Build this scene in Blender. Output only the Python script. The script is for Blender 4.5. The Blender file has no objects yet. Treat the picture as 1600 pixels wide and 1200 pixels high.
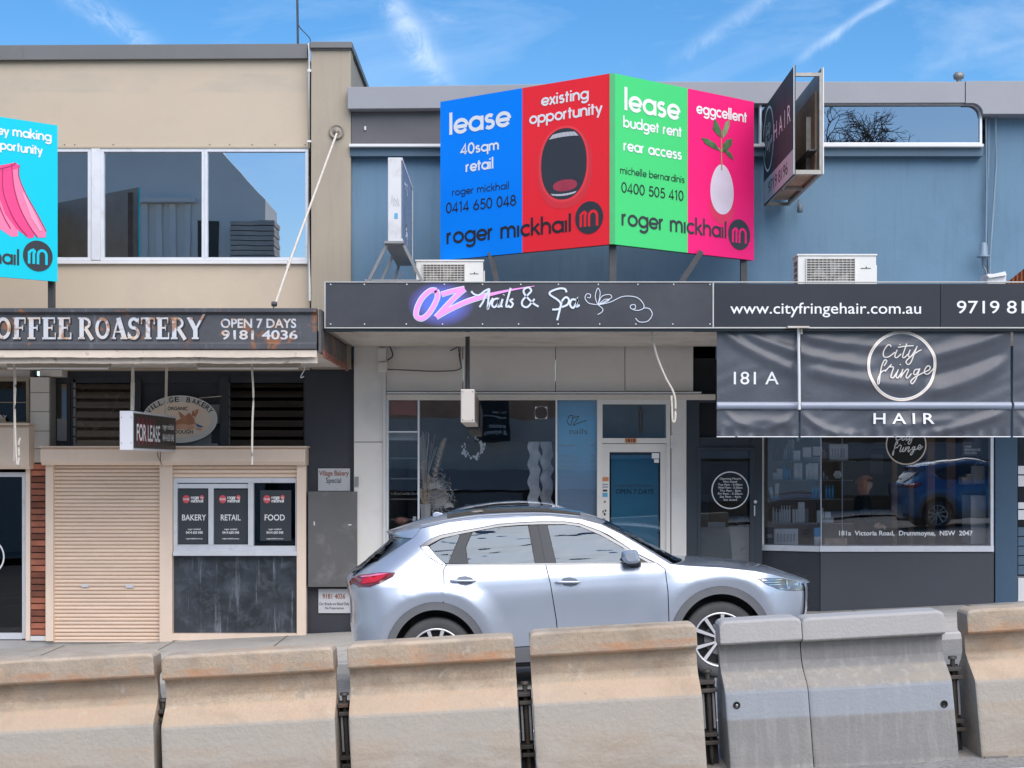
import bpy, bmesh, math, random
from mathutils import Vector, Matrix
from mathutils.geometry import delaunay_2d_cdt
random.seed(7)
scene = bpy.context.scene
R = math.radians
# ------------------------------------------------------------------ camera, sky, sun, exposure
F, EYE, HOR = 2350.0, 2.107, 730.0          # focal length in photo pixels, eye height, horizon row
cam_data = bpy.data.cameras.new('camera'); cam = bpy.data.objects.new('camera', cam_data)
scene.collection.objects.link(cam); scene.camera = cam
cam.location = (0, 0, EYE); cam.rotation_euler = (R(90), 0, 0)
cam_data.sensor_width = 36; cam_data.lens = 36 * F / 1600; cam_data.shift_y = (HOR - 600) / 1600
cam_data.clip_start = 0.1; cam_data.clip_end = 3000
SUN_EL, SUN_AZ = 47, 160     # azimuth measured clockwise from +Y (camera looks along +Y)
world = bpy.data.worlds.new('World'); scene.world = world; world.use_nodes = True
wn = world.node_tree; wn.nodes.clear()
def WN(t, **k):
    n = wn.nodes.new(t)
    for a, b in k.items(): setattr(n, a, b)
    return n
def wm(op, a, b=None, c=None):
    n = WN('ShaderNodeMath', operation=op)
    for i, v in enumerate((a, b, c)):
        if v is None: continue
        if isinstance(v, (int, float)): n.inputs[i].default_value = v
        else: wn.links.new(v, n.inputs[i])
    return n.outputs[0]
sky = WN('ShaderNodeTexSky', sky_type='NISHITA'); sky.sun_disc = False
sky.sun_elevation = R(SUN_EL); sky.sun_rotation = R(SUN_AZ)
sky.air_density = 1.0; sky.dust_density = 0.5; sky.ozone_density = 2.5
tc = WN('ShaderNodeTexCoord'); sep = WN('ShaderNodeSeparateXYZ'); wn.links.new(tc.outputs['Generated'], sep.inputs[0])
X_, Y_, Z_ = sep.outputs
# thin cirrus: broad noise veil everywhere + a few brighter trails
mp = WN('ShaderNodeMapping'); mp.inputs['Rotation'].default_value = (0.3, 0.2, 0.9); mp.inputs['Scale'].default_value = (2.2, 7.0, 9.0)
wn.links.new(tc.outputs['Generated'], mp.inputs[0])
nz = WN('ShaderNodeTexNoise'); nz.inputs['Scale'].default_value = 1.6; nz.inputs['Detail'].default_value = 9; nz.inputs['Roughness'].default_value = .62; nz.inputs['Distortion'].default_value = .6
wn.links.new(mp.outputs[0], nz.inputs['Vector'])
veil = wm('MULTIPLY', wm('SMOOTH_MIN', wm('MAXIMUM', wm('SUBTRACT', nz.outputs[0], .52), 0), 1, 0), .8)
nf = WN('ShaderNodeTexNoise'); nf.inputs['Scale'].default_value = 30; nf.inputs['Detail'].default_value = 8; nf.inputs['Roughness'].default_value = .65; nf.inputs['Distortion'].default_value = 1.2
wn.links.new(tc.outputs['Generated'], nf.inputs['Vector'])
ysafe = wm('MAXIMUM', Y_, .05)
gu = wm('DIVIDE', X_, ysafe); gv = wm('DIVIDE', Z_, ysafe)
front = wm('GREATER_THAN', Y_, .2)
total = veil
for (x0, y0, x1, y1, w, amp) in [(90,-25,262,88,17,.30),(560,-90,715,165,20,.40),(645,12,745,42,9,.12),(1035,108,1240,-35,12,.15),(1235,100,1420,-25,7,.34),(1430,110,1640,50,7,.08)]:
    ax, ay, bx, by = (x0-800)/F, (HOR-y0)/F, (x1-800)/F, (HOR-y1)/F
    L = math.hypot(bx-ax, by-ay); tx, ty = (bx-ax)/L, (by-ay)/L
    dx = wm('SUBTRACT', gu, ax); dy = wm('SUBTRACT', gv, ay)
    t = wm('DIVIDE', wm('ADD', wm('MULTIPLY', dx, tx), wm('MULTIPLY', dy, ty)), L)
    d = wm('ADD', wm('MULTIPLY', dx, -ty), wm('MULTIPLY', dy, tx))
    d = wm('ADD', d, wm('MULTIPLY', wm('SUBTRACT', nf.outputs[0], .5), w*2.6/F))
    g = wm('POWER', 2.718, wm('MULTIPLY', wm('POWER', wm('DIVIDE', wm('ABSOLUTE', d), w/F), 2), -1))
    e = wm('MULTIPLY', wm('MAXIMUM', wm('MULTIPLY', wm('MULTIPLY', t, wm('SUBTRACT', 1, t)), 4), 0), amp)
    e = wm('MULTIPLY', wm('MULTIPLY', e, g), wm('MULTIPLY', wm('MULTIPLY', wm('MAXIMUM', wm('SUBTRACT', nf.outputs[0], .36), 0), 4.2), front))
    total = wm('ADD', total, e)
total = wm('MINIMUM', total, .85)
mixc = WN('ShaderNodeMix', data_type='RGBA'); wn.links.new(total, mixc.inputs[0])
grade = WN('ShaderNodeHueSaturation'); grade.inputs['Saturation'].default_value = 1.34; grade.inputs['Value'].default_value = .80
wn.links.new(sky.outputs[0], grade.inputs['Color'])
wn.links.new(grade.outputs[0], mixc.inputs[6]); mixc.inputs[7].default_value = (6.0, 6.4, 6.8, 1)
bg = WN('ShaderNodeBackground'); bg.inputs[1].default_value = .08
wn.links.new(mixc.outputs[2], bg.inputs[0]); wo = WN('ShaderNodeOutputWorld'); wn.links.new(bg.outputs[0], wo.inputs[0])
sd = bpy.data.lights.new('sun', 'SUN'); sd.energy = 1.5; sd.angle = R(66); sd.color = (1, .91, .81)
sun = bpy.data.objects.new('sun', sd); scene.collection.objects.link(sun)
az = R(SUN_AZ); el = R(SUN_EL)
sun.rotation_euler = Vector((math.sin(az)*math.cos(el), math.cos(az)*math.cos(el), math.sin(el))).to_track_quat('Z', 'Y').to_euler()
sun.location = (10, -10, 30)
scene.view_settings.view_transform = 'Standard'; scene.view_settings.look = 'None'
scene.view_settings.exposure = 1.42; scene.view_settings.gamma = 1; scene.view_settings.use_curve_mapping = False
scene.render.engine = 'CYCLES'
scene.cycles.max_bounces = 8; scene.cycles.transparent_max_bounces = 10

# ------------------------------------------------------------------ materials
MATS = {}
def pbr(name, col, rough=.6, metal=0, var=.12, vscale=1.5, bump=.0, bscale=60, stain=None, coat=0, streak=None, spec=.5, fine=.0, emit=None, bands=None, ovar=0):
    """plain base colour + broad tone variation + optional stain colour patches + fine bump"""
    if name in MATS: return MATS[name]
    m = bpy.data.materials.new(name); m.use_nodes = True; nt = m.node_tree; N = nt.nodes; L = nt.links
    b = N['Principled BSDF']; b.inputs['Roughness'].default_value = rough; b.inputs['Metallic'].default_value = metal
    b.inputs['Coat Weight'].default_value = coat; b.inputs['Coat Roughness'].default_value = .04; b.inputs['Specular IOR Level'].default_value = spec
    t = N.new('ShaderNodeTexCoord'); oi = N.new('ShaderNodeObjectInfo')
    ad = N.new('ShaderNodeVectorMath'); ad.operation = 'ADD'; L.new(t.outputs['Object'], ad.inputs[0])
    sc = N.new('ShaderNodeVectorMath'); sc.operation = 'SCALE'; sc.inputs[0].default_value = (37, 51, 23); L.new(oi.outputs['Random'], sc.inputs['Scale'])
    L.new(sc.outputs[0], ad.inputs[1]); vec = ad.outputs[0]
    def noise(s, det=6, r=.6, v=None, dist=0):
        n = N.new('ShaderNodeTexNoise'); n.inputs['Scale'].default_value = s; n.inputs['Detail'].default_value = det
        n.inputs['Roughness'].default_value = r; n.inputs['Distortion'].default_value = dist; L.new(v or vec, n.inputs['Vector']); return n.outputs[0]
    def ramp(x, a, b_):
        r = N.new('ShaderNodeMapRange'); r.inputs[1].default_value = a; r.inputs[2].default_value = b_; L.new(x, r.inputs[0]); return r.outputs[0]
    def mix(f, a, b_, typ='MIX'):
        x = N.new('ShaderNodeMix'); x.data_type = 'RGBA'; x.blend_type = typ
        for i, v in ((0, f), (6, a), (7, b_)):
            if isinstance(v, (int, float)): x.inputs[i].default_value = v
            elif isinstance(v, tuple): x.inputs[i].default_value = (*v[:3], 1)
            else: L.new(v, x.inputs[i])
        return x.outputs[2]
    c = tuple(col)
    out = mix(ramp(noise(vscale), .3, .7), tuple(x*(1-var) for x in c), tuple(min(1, x*(1+var)) for x in c))
    if fine: out = mix(ramp(noise(vscale*40, 3), .35, .65), out, tuple(x*(1-fine) for x in c))
    if streak:      # vertical weathering
        mpn = N.new('ShaderNodeMapping'); mpn.inputs['Scale'].default_value = (14, 14, .9); L.new(vec, mpn.inputs[0])
        out = mix(ramp(noise(1.3, 5, .6, mpn.outputs[0]), streak[2] if len(streak) > 2 else .5, .72), out, tuple(streak[0])) if not isinstance(streak[1], float) else \
              mix(_mul(N, L, ramp(noise(1.3, 5, .6, mpn.outputs[0]), streak[2] if len(streak) > 2 else .5, .75), streak[1]), out, tuple(streak[0]))
    if stain:
        for (sc_, ss, lo, hi, am) in stain:
            out = mix(_mul(N, L, ramp(noise(ss, 8, .65, None, .4), lo, hi), am), out, tuple(sc_))
    if bands:   # weathering, and shade painted into barrier recesses, tied to height on the piece: (z0, z1, colour, amount, noise scale)
        sp_ = N.new('ShaderNodeSeparateXYZ'); L.new(t.outputs['Object'], sp_.inputs[0])
        for (za, zb, col_, am, ns) in bands:
            w_ = .010; f1 = ramp(sp_.outputs[2], za-w_, za+w_); f2 = ramp(sp_.outputs[2], zb+w_, zb-w_)
            mm_ = N.new('ShaderNodeMath'); mm_.operation = 'MULTIPLY'; L.new(f1, mm_.inputs[0]); L.new(f2, mm_.inputs[1])
            m2_ = N.new('ShaderNodeMath'); m2_.operation = 'MULTIPLY'; L.new(mm_.outputs[0], m2_.inputs[0])
            if ns:
                mpn = N.new('ShaderNodeMapping'); mpn.inputs['Scale'].default_value = (1, 1, 3); L.new(vec, mpn.inputs[0]); L.new(ramp(noise(ns, 7, .65, mpn.outputs[0]), .42, .62), m2_.inputs[1])
            else: m2_.inputs[1].default_value = 1
            out = mix(_mul(N, L, m2_.outputs[0], am), out, tuple(col_))
    if ovar:
        mo = N.new('ShaderNodeMapRange'); L.new(oi.outputs['Random'], mo.inputs[0]); mo.inputs[3].default_value = 1-ovar; mo.inputs[4].default_value = 1+ovar
        vs_ = N.new('ShaderNodeVectorMath'); vs_.operation = 'SCALE'; L.new(out, vs_.inputs[0]); L.new(mo.outputs[0], vs_.inputs['Scale']); out = vs_.outputs[0]
    L.new(out, b.inputs['Base Color'])
    if bump:
        bn = N.new('ShaderNodeBump'); bn.inputs['Strength'].default_value = bump; bn.inputs['Distance'].default_value = .01
        L.new(noise(bscale, 5), bn.inputs['Height']); L.new(bn.outputs[0], b.inputs['Normal'])
    if emit: b.inputs['Emission Color'].default_value = (*c, 1); b.inputs['Emission Strength'].default_value = emit
    rr = ramp(noise(vscale*2.3), 0, 1); mr = N.new('ShaderNodeMapRange'); L.new(rr, mr.inputs[0]); mr.inputs[3].default_value = max(.02, rough-.07); mr.inputs[4].default_value = min(1, rough+.07)
    L.new(mr.outputs[0], b.inputs['Roughness'])
    MATS[name] = m; return m
def _mul(N, L, a, k):
    n = N.new('ShaderNodeMath'); n.operation = 'MULTIPLY'; L.new(a, n.inputs[0]); n.inputs[1].default_value = k; return n.outputs[0]
def glass(name, tint, refl=.12, maxr=.9, rough=.0, wav=0.0, gcol=(.95,.97,1), wsc=(1,1,1)):
    if name in MATS: return MATS[name]
    m = bpy.data.materials.new(name); m.use_nodes = True; nt = m.node_tree; N = nt.nodes; L = nt.links; N.clear()
    tr = N.new('ShaderNodeBsdfTransparent'); tr.inputs[0].default_value = (*tint, 1)
    gl = N.new('ShaderNodeBsdfGlossy'); gl.inputs['Roughness'].default_value = rough; gl.inputs[0].default_value = (*gcol, 1)
    fr = N.new('ShaderNodeFresnel'); fr.inputs[0].default_value = 1.5
    mr = N.new('ShaderNodeMapRange'); L.new(fr.outputs[0], mr.inputs[0]); mr.inputs[1].default_value = .04; mr.inputs[2].default_value = 1; mr.inputs[3].default_value = refl; mr.inputs[4].default_value = maxr
    mx = N.new('ShaderNodeMixShader'); L.new(mr.outputs[0], mx.inputs[0]); L.new(tr.outputs[0], mx.inputs[1]); L.new(gl.outputs[0], mx.inputs[2])
    if wav:
        t = N.new('ShaderNodeTexCoord'); nz = N.new('ShaderNodeTexNoise'); nz.inputs['Scale'].default_value = 1.3; nz.inputs['Detail'].default_value = 2; mq = N.new('ShaderNodeMapping'); mq.inputs['Scale'].default_value = wsc; L.new(t.outputs['Object'], mq.inputs[0]); L.new(mq.outputs[0], nz.inputs['Vector'])
        bn = N.new('ShaderNodeBump'); bn.inputs['Strength'].default_value = wav; bn.inputs['Distance'].default_value = .02 if wav < .9 else .042; L.new(nz.outputs[0], bn.inputs['Height']); L.new(bn.outputs[0], gl.inputs['Normal'])
    o = N.new('ShaderNodeOutputMaterial'); L.new(mx.outputs[0], o.inputs[0]); MATS[name] = m; return m

# ------------------------------------------------------------------ geometry helpers
def PX(u, D): return (u - 800) * D / F
def PZ(v, D): return EYE + (HOR - v) * D / F
def P(u, v, D): return Vector((PX(u, D), D, PZ(v, D)))
class M:
    """collects geometry in world coordinates; build() links it as one mesh object"""
    def __init__(s): s.v = []; s.f = []; s.sm = []
    def add(s, vs, fs, smooth=False):
        o = len(s.v); s.v += [tuple(p) for p in vs]; s.f += [tuple(i+o for i in f) for f in fs]; s.sm += [smooth]*len(fs); return s
    def box(s, x0, x1, y0, y1, z0, z1):
        vs = [(x, y, z) for x in (x0, x1) for y in (y0, y1) for z in (z0, z1)]
        return s.add(vs, [(0,1,3,2),(4,6,7,5),(0,4,5,1),(2,3,7,6),(0,2,6,4),(1,5,7,3)])
    def pbox(s, u0, u1, v0, v1, D, th=.05, Dm=None):
        """box whose front face stands at depth D and covers photo columns u0..u1, rows v0..v1"""
        x0, x1 = PX(u0, D), PX(u1, D); z1, z0 = PZ(v0, D), PZ(v1, D); return s.box(x0, x1, D, D+th, z0, z1)
    def hull(s, front, back):
        n = len(front); s.add(list(front)+list(back), [tuple(range(n)), tuple(range(2*n-1, n-1, -1))] + [(i, i+n, (i+1) % n + n, (i+1) % n) for i in range(n)]); return s
    def poly(s, pts, D, th):
        a = [P(u, v, D) for u, v in pts]; return s.hull(a, [p + Vector((0, th, 0)) for p in a])
    def quad(s, a, b, c, d): return s.add([a, b, c, d], [(0,1,2,3)])
    def tube(s, pts, r, n=8, cap=True, smooth=True):
        pts = [Vector(p) for p in pts]; rings = []
        rr = r if isinstance(r, (list, tuple)) else [r]*len(pts)
        for i, p in enumerate(pts):
            t = (pts[min(i+1, len(pts)-1)] - pts[max(i-1, 0)]).normalized()
            a = t.cross(Vector((0, 0, 1))); a = a.normalized() if a.length > 1e-4 else Vector((1, 0, 0)); b = t.cross(a).normalized()
            rings.append([p + (a*math.cos(k*math.tau/n) + b*math.sin(k*math.tau/n))*rr[i] for k in range(n)])
        vs = [q for ring in rings for q in ring]; fs = []
        for i in range(len(pts)-1):
            for k in range(n): fs.append((i*n+k, i*n+(k+1) % n, (i+1)*n+(k+1) % n, (i+1)*n+k))
        s.add(vs, fs, smooth)
        if cap: s.add(rings[0], [tuple(range(n))]); s.add(rings[-1], [tuple(range(n))])
        return s
    def bar(s, a, b, w, h=None):
        """square bar between two points"""
        a, b = Vector(a), Vector(b); h = h or w; t = (b-a).normalized(); x = t.cross(Vector((0, 1, 0))); x = x.normalized() if x.length > 1e-3 else Vector((1, 0, 0)); y = t.cross(x).normalized()
        A = [a + x*w/2*i + y*h/2*j for i, j in ((-1,-1),(1,-1),(1,1),(-1,1))]; B = [p + (b-a) for p in A]; return s.hull(A, B)
    def lathe(s, prof, c, axis='Z', n=20, smooth=True, cap=True):
        c = Vector(c); vs = []
        for r, h in prof:
            for k in range(n):
                a = k*math.tau/n; q = (r*math.cos(a), r*math.sin(a))
                vs.append(c + (Vector((q[0], q[1], h)) if axis == 'Z' else Vector((q[0], h, q[1])) if axis == 'Y' else Vector((h, q[0], q[1]))))
        fs = [(i*n+k, i*n+(k+1) % n, (i+1)*n+(k+1) % n, (i+1)*n+k) for i in range(len(prof)-1) for k in range(n)]
        s.add(vs, fs, smooth); m = len(prof)-1
        if cap and prof[0][0] > 1e-4: s.add(vs[:n], [tuple(range(n))])
        if cap and prof[-1][0] > 1e-4: s.add(vs[m*n:], [tuple(range(n))])
        return s
    def build(s, name, mat, parent=None, bevel=0, label=None, kind=None, seg=2):
        me = bpy.data.meshes.new(name); root = parent
        off = Vector(root['_o']) if root and '_o' in root else Vector((0, 0, 0))
        me.from_pydata([(v[0]-off[0], v[1]-off[1], v[2]-off[2]) for v in s.v], [], s.f); me.update()
        bm = bmesh.new(); bm.from_mesh(me)
        if bevel: bmesh.ops.remove_doubles(bm, verts=bm.verts, dist=1e-5)
        if len(s.f) < 4000: bmesh.ops.recalc_face_normals(bm, faces=bm.faces)
        bm.to_mesh(me); bm.free()
        if len(me.polygons) == len(s.sm): me.polygons.foreach_set('use_smooth', s.sm)
        ms = mat if isinstance(mat, (list, tuple)) else [mat]
        for m_ in ms: me.materials.append(m_)
        o = bpy.data.objects.new(name, me); scene.collection.objects.link(o)
        if root: o.parent = root; o['_o'] = tuple(off)
        else: o['_o'] = (0.0, 0.0, 0.0)
        if bevel:
            md = o.modifiers.new('bevel', 'BEVEL'); md.width = bevel; md.segments = seg; md.limit_method = 'ANGLE'; md.angle_limit = R(35)
        if label: o['label'] = label
        if kind: o['kind'] = kind
        return o
def thing(name, label, cat, loc, group=None):
    o = bpy.data.objects.new(name, None); scene.collection.objects.link(o); o.location = loc; o.empty_display_size = .2
    o['label'] = label; o['category'] = cat; o['_o'] = tuple(loc)
    if group: o['group'] = group
    return o
def tag(o, label, cat, group=None):
    o['label'] = label; o['category'] = cat
    if group: o['group'] = group
    return o
def copy_thing(src, loc, label=None, rot=None, mats=None):
    def rec(o, par):
        c = o.copy(); scene.collection.objects.link(c); c.parent = par
        if mats and o.type == 'MESH' and o.data.materials and o.data.materials[0] in mats:
            c.data = o.data.copy(); c.data.materials[0] = mats[o.data.materials[0]]
        for ch in list(o.children): rec(ch, c)
        return c
    r = rec(src, None); r.location = loc
    if rot is not None: r.rotation_euler = rot
    if label: r['label'] = label
    return r
# ------------------------------------------------------------------ lettering
class Frame:
    """a flat face in the scene: origin o, unit x and z directions, outward normal n"""
    def __init__(s, o, x, z=(0, 0, 1)):
        s.o = Vector(o); s.x = Vector(x).normalized(); s.z = Vector(z).normalized(); s.n = s.x.cross(s.z).normalized()
    def at(s, a, b, off=0): return s.o + s.x*a + s.z*b + s.n*off
    def pix(s, u, v):
        d = Vector(((u-800)/F, 1, (HOR-v)/F)); c = Vector((0, 0, EYE)); t = (s.o-c).dot(s.n)/d.dot(s.n); p = c + d*t - s.o
        return p.dot(s.x), p.dot(s.z)
def flat(D): return Frame((0, D, 0), (1, 0, 0))
def arc(cx, cy, rx, ry, a0, a1, n=14): return [(cx+rx*math.cos(R(a0+(a1-a0)*i/n)), cy+ry*math.sin(R(a0+(a1-a0)*i/n))) for i in range(n+1)]
rr_ = .27; cy_ = .33
def _circ(cx): return arc(cx, cy_, rr_, rr_, 0, 360, 24)
G = {
 'a': (.66, [_circ(.33), [(.60, .64), (.60, 0)]]), 'b': (.66, [_circ(.33), [(.06, 1), (.06, 0)]]), 'c': (.56, [arc(.33, cy_, rr_, rr_, 48, 312, 18)]),
 'd': (.66, [_circ(.33), [(.60, 1), (.60, 0)]]), 'e': (.64, [arc(.33, cy_, rr_, rr_, 0, 325, 22), [(.08, .31), (.60, .31)]]),
 'f': (.34, [[(.13, 0), (.13, .8)]+arc(.27, .8, .14, .14, 180, 90, 6), [(0, .60), (.3, .60)]]),
 'g': (.66, [_circ(.33), [(.60, .64), (.60, 0)]+arc(.34, -.02, .26, .22, 0, -150, 12)]),
 'h': (.58, [[(.06, 1), (.06, 0)], arc(.29, .36, .22, .25, 180, 0, 10)+[(.51, 0)]]), 'i': (.18, [[(.08, .64), (.08, 0)], [(.08, .90), (.08, .78)]]),
 '!': (.18, [[(.08, .64), (.08, 0)]]),
 'k': (.52, [[(.06, 1), (.06, 0)], [(.44, .62), (.10, .30)], [(.20, .38), (.48, 0)]]), 'l': (.18, [[(.08, 1), (.08, 0)]]),
 'm': (.90, [[(.06, .64), (.06, 0)], arc(.25, .38, .19, .23, 180, 0, 10)+[(.44, 0)], arc(.63, .38, .19, .23, 180, 0, 10)+[(.82, 0)]]),
 'n': (.58, [[(.06, .64), (.06, 0)], arc(.29, .36, .22, .25, 180, 0, 10)+[(.51, 0)]]), 'o': (.66, [_circ(.33)]),
 'p': (.66, [_circ(.33), [(.06, .64), (.06, -.3)]]), 'q': (.66, [_circ(.33), [(.60, .64), (.60, -.3)]]),
 'r': (.36, [[(.06, .64), (.06, 0)], arc(.28, .36, .22, .25, 180, 95, 7)]),
 's': (.48, [arc(.24, .475, .15, .13, 35, 250, 10)+arc(.23, .205, .17, .15, 80, -145, 12)]),
 't': (.34, [[(.14, .86), (.14, 0)], [(0, .60), (.3, .60)]]), 'u': (.58, [arc(.29, .26, .22, .22, 180, 360, 10), [(.07, .64), (.07, .26)], [(.51, .64), (.51, 0)]]),
 'v': (.52, [[(.02, .64), (.25, .04)], [(.25, .04), (.48, .64)]]), 'x': (.50, [[(.03, .64), (.45, 0)], [(.45, .64), (.03, 0)]]),
 'y': (.52, [[(.03, .64), (.27, .05)], [(.49, .64), (.16, -.28)]]), 'z': (.5, [[(.04, .6), (.42, .6), (.05, .04), (.45, .04)]]),
 '0': (.62, [arc(.3, .5, .24, .45, 0, 360, 24)]), '1': (.40, [[(.08, .78), (.24, .94), (.24, 0)]]), '4': (.62, [[(.42, 0), (.42, .93), (.04, .24), (.58, .24)]]),
 '5': (.60, [[(.50, .93), (.18, .93), (.12, .52)]+arc(.29, .32, .24, .27, 118, -150, 14)]),
 '6': (.62, [arc(.30, .30, .24, .25, 0, 360, 20), [(.10, .42), (.38, .96)]]), '8': (.60, [arc(.29, .72, .19, .21, 0, 360, 18), arc(.29, .27, .24, .23, 0, 360, 20)]),
 ' ': (.32, []), '.': (.2, [[(.06, 0), (.06, .1)]]),
}
def resample(pts, closed=False, per=6):
    """Catmull-Rom through the points"""
    out = []; n = len(pts)
    for i in range(n-1):
        p0 = pts[max(i-1, 0)]; p1 = pts[i]; p2 = pts[i+1]; p3 = pts[min(i+2, n-1)]
        for k in range(per):
            t = k/per; out.append(tuple(.5*((2*b)+(-a+c)*t+(2*a-5*b+4*c-d)*t*t+(-a+3*b-3*c+d)*t**3) for a, b, c, d in zip(p0, p1, p2, p3)))
    out.append(tuple(pts[-1])); return out
def ribbon(m, fr, pts, w, off, wend=None, seg=1):
    """flat stroke of width w laid on a face"""
    n = len(pts); closed = n > 3 and math.hypot(pts[0][0]-pts[-1][0], pts[0][1]-pts[-1][1]) < 1e-6
    vs = []
    for i, (x, y) in enumerate(pts):
        a = pts[i-1] if i else (pts[-2] if closed else pts[0]); b = pts[i+1] if i < n-1 else (pts[1] if closed else pts[-1])
        if not closed and i == 0: a = pts[0]
        d1 = (x-a[0], y-a[1]); d2 = (b[0]-x, b[1]-y); l1 = math.hypot(*d1) or 1; l2 = math.hypot(*d2) or 1
        t = (d1[0]/l1+d2[0]/l2, d1[1]/l1+d2[1]/l2); l = math.hypot(*t) or 1; nx, ny = -t[1]/l, t[0]/l
        k = 1.0
        if math.hypot(*d1) > 0 and math.hypot(*d2) > 0: k = min(1.8, 1/max(.3, abs(nx*-d1[1]/l1+ny*d1[0]/l1)))
        ww = w[i] if isinstance(w, list) else (w if wend is None else w+(wend-w)*i/(n-1))
        vs.append(fr.at(x+nx*ww/2*k, y+ny*ww/2*k, off)); vs.append(fr.at(x-nx*ww/2*k, y-ny*ww/2*k, off))
    m.add(vs, [(2*i, 2*i+1, 2*i+3, 2*i+2) for i in range(n-1)])
def geo_text(fr, s, a0, a1, b0, cap, off=.004, w=.13, gap=.035):
    w = w*1.22
    """round geometric lettering fitted between a0 and a1 on the baseline b0"""
    tot = sum(G[c][0] for c in s) + gap*(len(s)-1); sx = (a1-a0)/tot; m = M(); x = 0; k = 0
    for c in s:
        adv, sts = G[c]
        for st in sts:
            pts = [(a0+(x+p[0])*sx, b0+p[1]*cap) for p in st]; ribbon(m, fr, pts, w*(cap*.6+sx*.4), off+.0004*(k % 5)); k += 1
        x += adv+gap
    return m
_fc = {}
def sans(fr, s, a0, a1, b0, cap, off=.004, bold=0, shear=0, spacing=1, mirror=False, free=False):
    """Blender's own font, letters as tall as cap, fitted between a0 and a1"""
    key = (s, bold, shear, spacing)
    if key not in _fc:
        cu = bpy.data.curves.new('t', 'FONT'); cu.body = s; cu.offset = bold; cu.shear = shear; cu.space_character = spacing; cu.resolution_u = 4; cu.fill_mode = 'FRONT'
        ob = bpy.data.objects.new('t', cu); scene.collection.objects.link(ob); bpy.context.view_layer.update()
        me = bpy.data.meshes.new_from_object(ob.evaluated_get(bpy.context.evaluated_depsgraph_get()))
        _fc[key] = ([tuple(v.co) for v in me.vertices], [tuple(p.vertices) for p in me.polygons]); bpy.data.objects.remove(ob); bpy.data.meshes.remove(me)
    vs, fs = _fc[key]; x0 = min(v[0] for v in vs); x1 = max(v[0] for v in vs); H = .73
    sx = cap/H if free else (a1-a0)/(x1-x0); m = M()
    m.add([fr.at((a1-(v[0]-x0)*sx) if mirror else a0+(v[0]-x0)*sx, b0+v[1]*cap/H, off) for v in vs], fs); return m
def disc(fr, a, b, ra, rb, off=.003, n=40, pw=2):
    m = M(); pts = []
    for i in range(n):
        t = i*math.tau/n; c, s_ = math.cos(t), math.sin(t); pts.append(fr.at(a+ra*math.copysign(abs(c)**(2/pw), c), b+rb*math.copysign(abs(s_)**(2/pw), s_), off))
    return m.add(pts, [tuple(range(n))])
def ring(fr, a, b, ra, rb, w, off=.003, n=48): m = M(); ribbon(m, fr, arc(a, b, ra, rb, 0, 360, n), w, off); return m
def px_poly(fr, pts, off=.004):
    return M().add([fr.at(*fr.pix(u, v), off) for u, v in pts], [tuple(range(len(pts)))])
def px_strokes(fr, strokes, cu, cv, sc, wpx, off=.005, k=6):
    """hand lettering traced on the photo: strokes in crop coordinates"""
    m = M()
    for i, st in enumerate(strokes):
        pts = [fr.pix(cu+x/sc, cv+y/sc) for x, y in st]; pts = resample(pts, per=k) if len(pts) > 2 else pts
        ww = abs(fr.pix(cu+10, cv)[0]-fr.pix(cu, cv)[0])/10*wpx; ribbon(m, fr, pts, ww, off+.0003*i)
    return m
def put(name, m, mat, root, label=None): return m.build(name, mat, root, label=label)
def gz(x, y):
    """ground height"""
    if y >= 20.2: return .047*x
    if y >= 16.95: return x*(.050-.003*(y-16.95)/3.25)
    if y >= 14.3: return .056*x - .11*(y-14.3)/2.65
    return .056*x
# ------------------------------------------------------------------ material set
asphalt = pbr('asphalt', (.33,.32,.30), .9, var=.2, vscale=.8, bump=.5, bscale=90, fine=.35, stain=[((.20,.19,.18), 1.2, .55, .75, .6)])
concrete_path = pbr('path_concrete', (.56,.54,.50), .9, var=.14, vscale=.9, bump=.3, bscale=120, fine=.15, stain=[((.2,.19,.18), 2.5, .52, .75, .6)])
kerb_m = pbr('kerb_stone', (.42,.41,.39), .85, var=.15, vscale=2, bump=.3)
white_line = pbr('road_paint', (.7,.7,.68), .8, var=.12, vscale=6, stain=[((.3,.3,.29), 9, .5, .62, .8)])
dirt_m = pbr('far_ground', (.16,.16,.13), .95, var=.2)
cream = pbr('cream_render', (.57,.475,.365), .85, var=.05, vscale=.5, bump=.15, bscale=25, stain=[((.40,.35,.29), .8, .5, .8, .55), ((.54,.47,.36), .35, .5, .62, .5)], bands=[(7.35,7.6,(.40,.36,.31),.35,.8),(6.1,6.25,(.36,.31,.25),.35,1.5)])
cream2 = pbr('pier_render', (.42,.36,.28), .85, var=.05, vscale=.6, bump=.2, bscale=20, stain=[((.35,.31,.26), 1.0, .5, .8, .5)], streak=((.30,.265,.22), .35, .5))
capm = pbr('roof_capping', (.17,.17,.17), .5, var=.08, vscale=1, metal=.2)
alu = pbr('window_aluminium', (.72,.74,.78), .4, metal=.15, var=.06, vscale=3, stain=[((.45,.44,.42), 5, .55, .75, .5)])
whitep = pbr('white_metal', (.74,.74,.74), .5, var=.05, vscale=2, stain=[((.5,.47,.42), 3, .56, .8, .5)])
black_w = pbr('black_paint', (.040,.044,.054), .55, var=.15, vscale=1.2, bump=.15, bscale=30, stain=[((.07,.075,.085), 2, .55, .8, .6)])
black_g = pbr('black_gloss', (.02,.022,.025), .2, var=.1)
beige = pbr('shutter_beige', (.88,.71,.57), .55, ovar=.035, var=.07, vscale=1.1, stain=[((.76,.63,.52), 2.2, .52, .8, .5)], streak=((.76,.63,.52), .3, .52))
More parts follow.
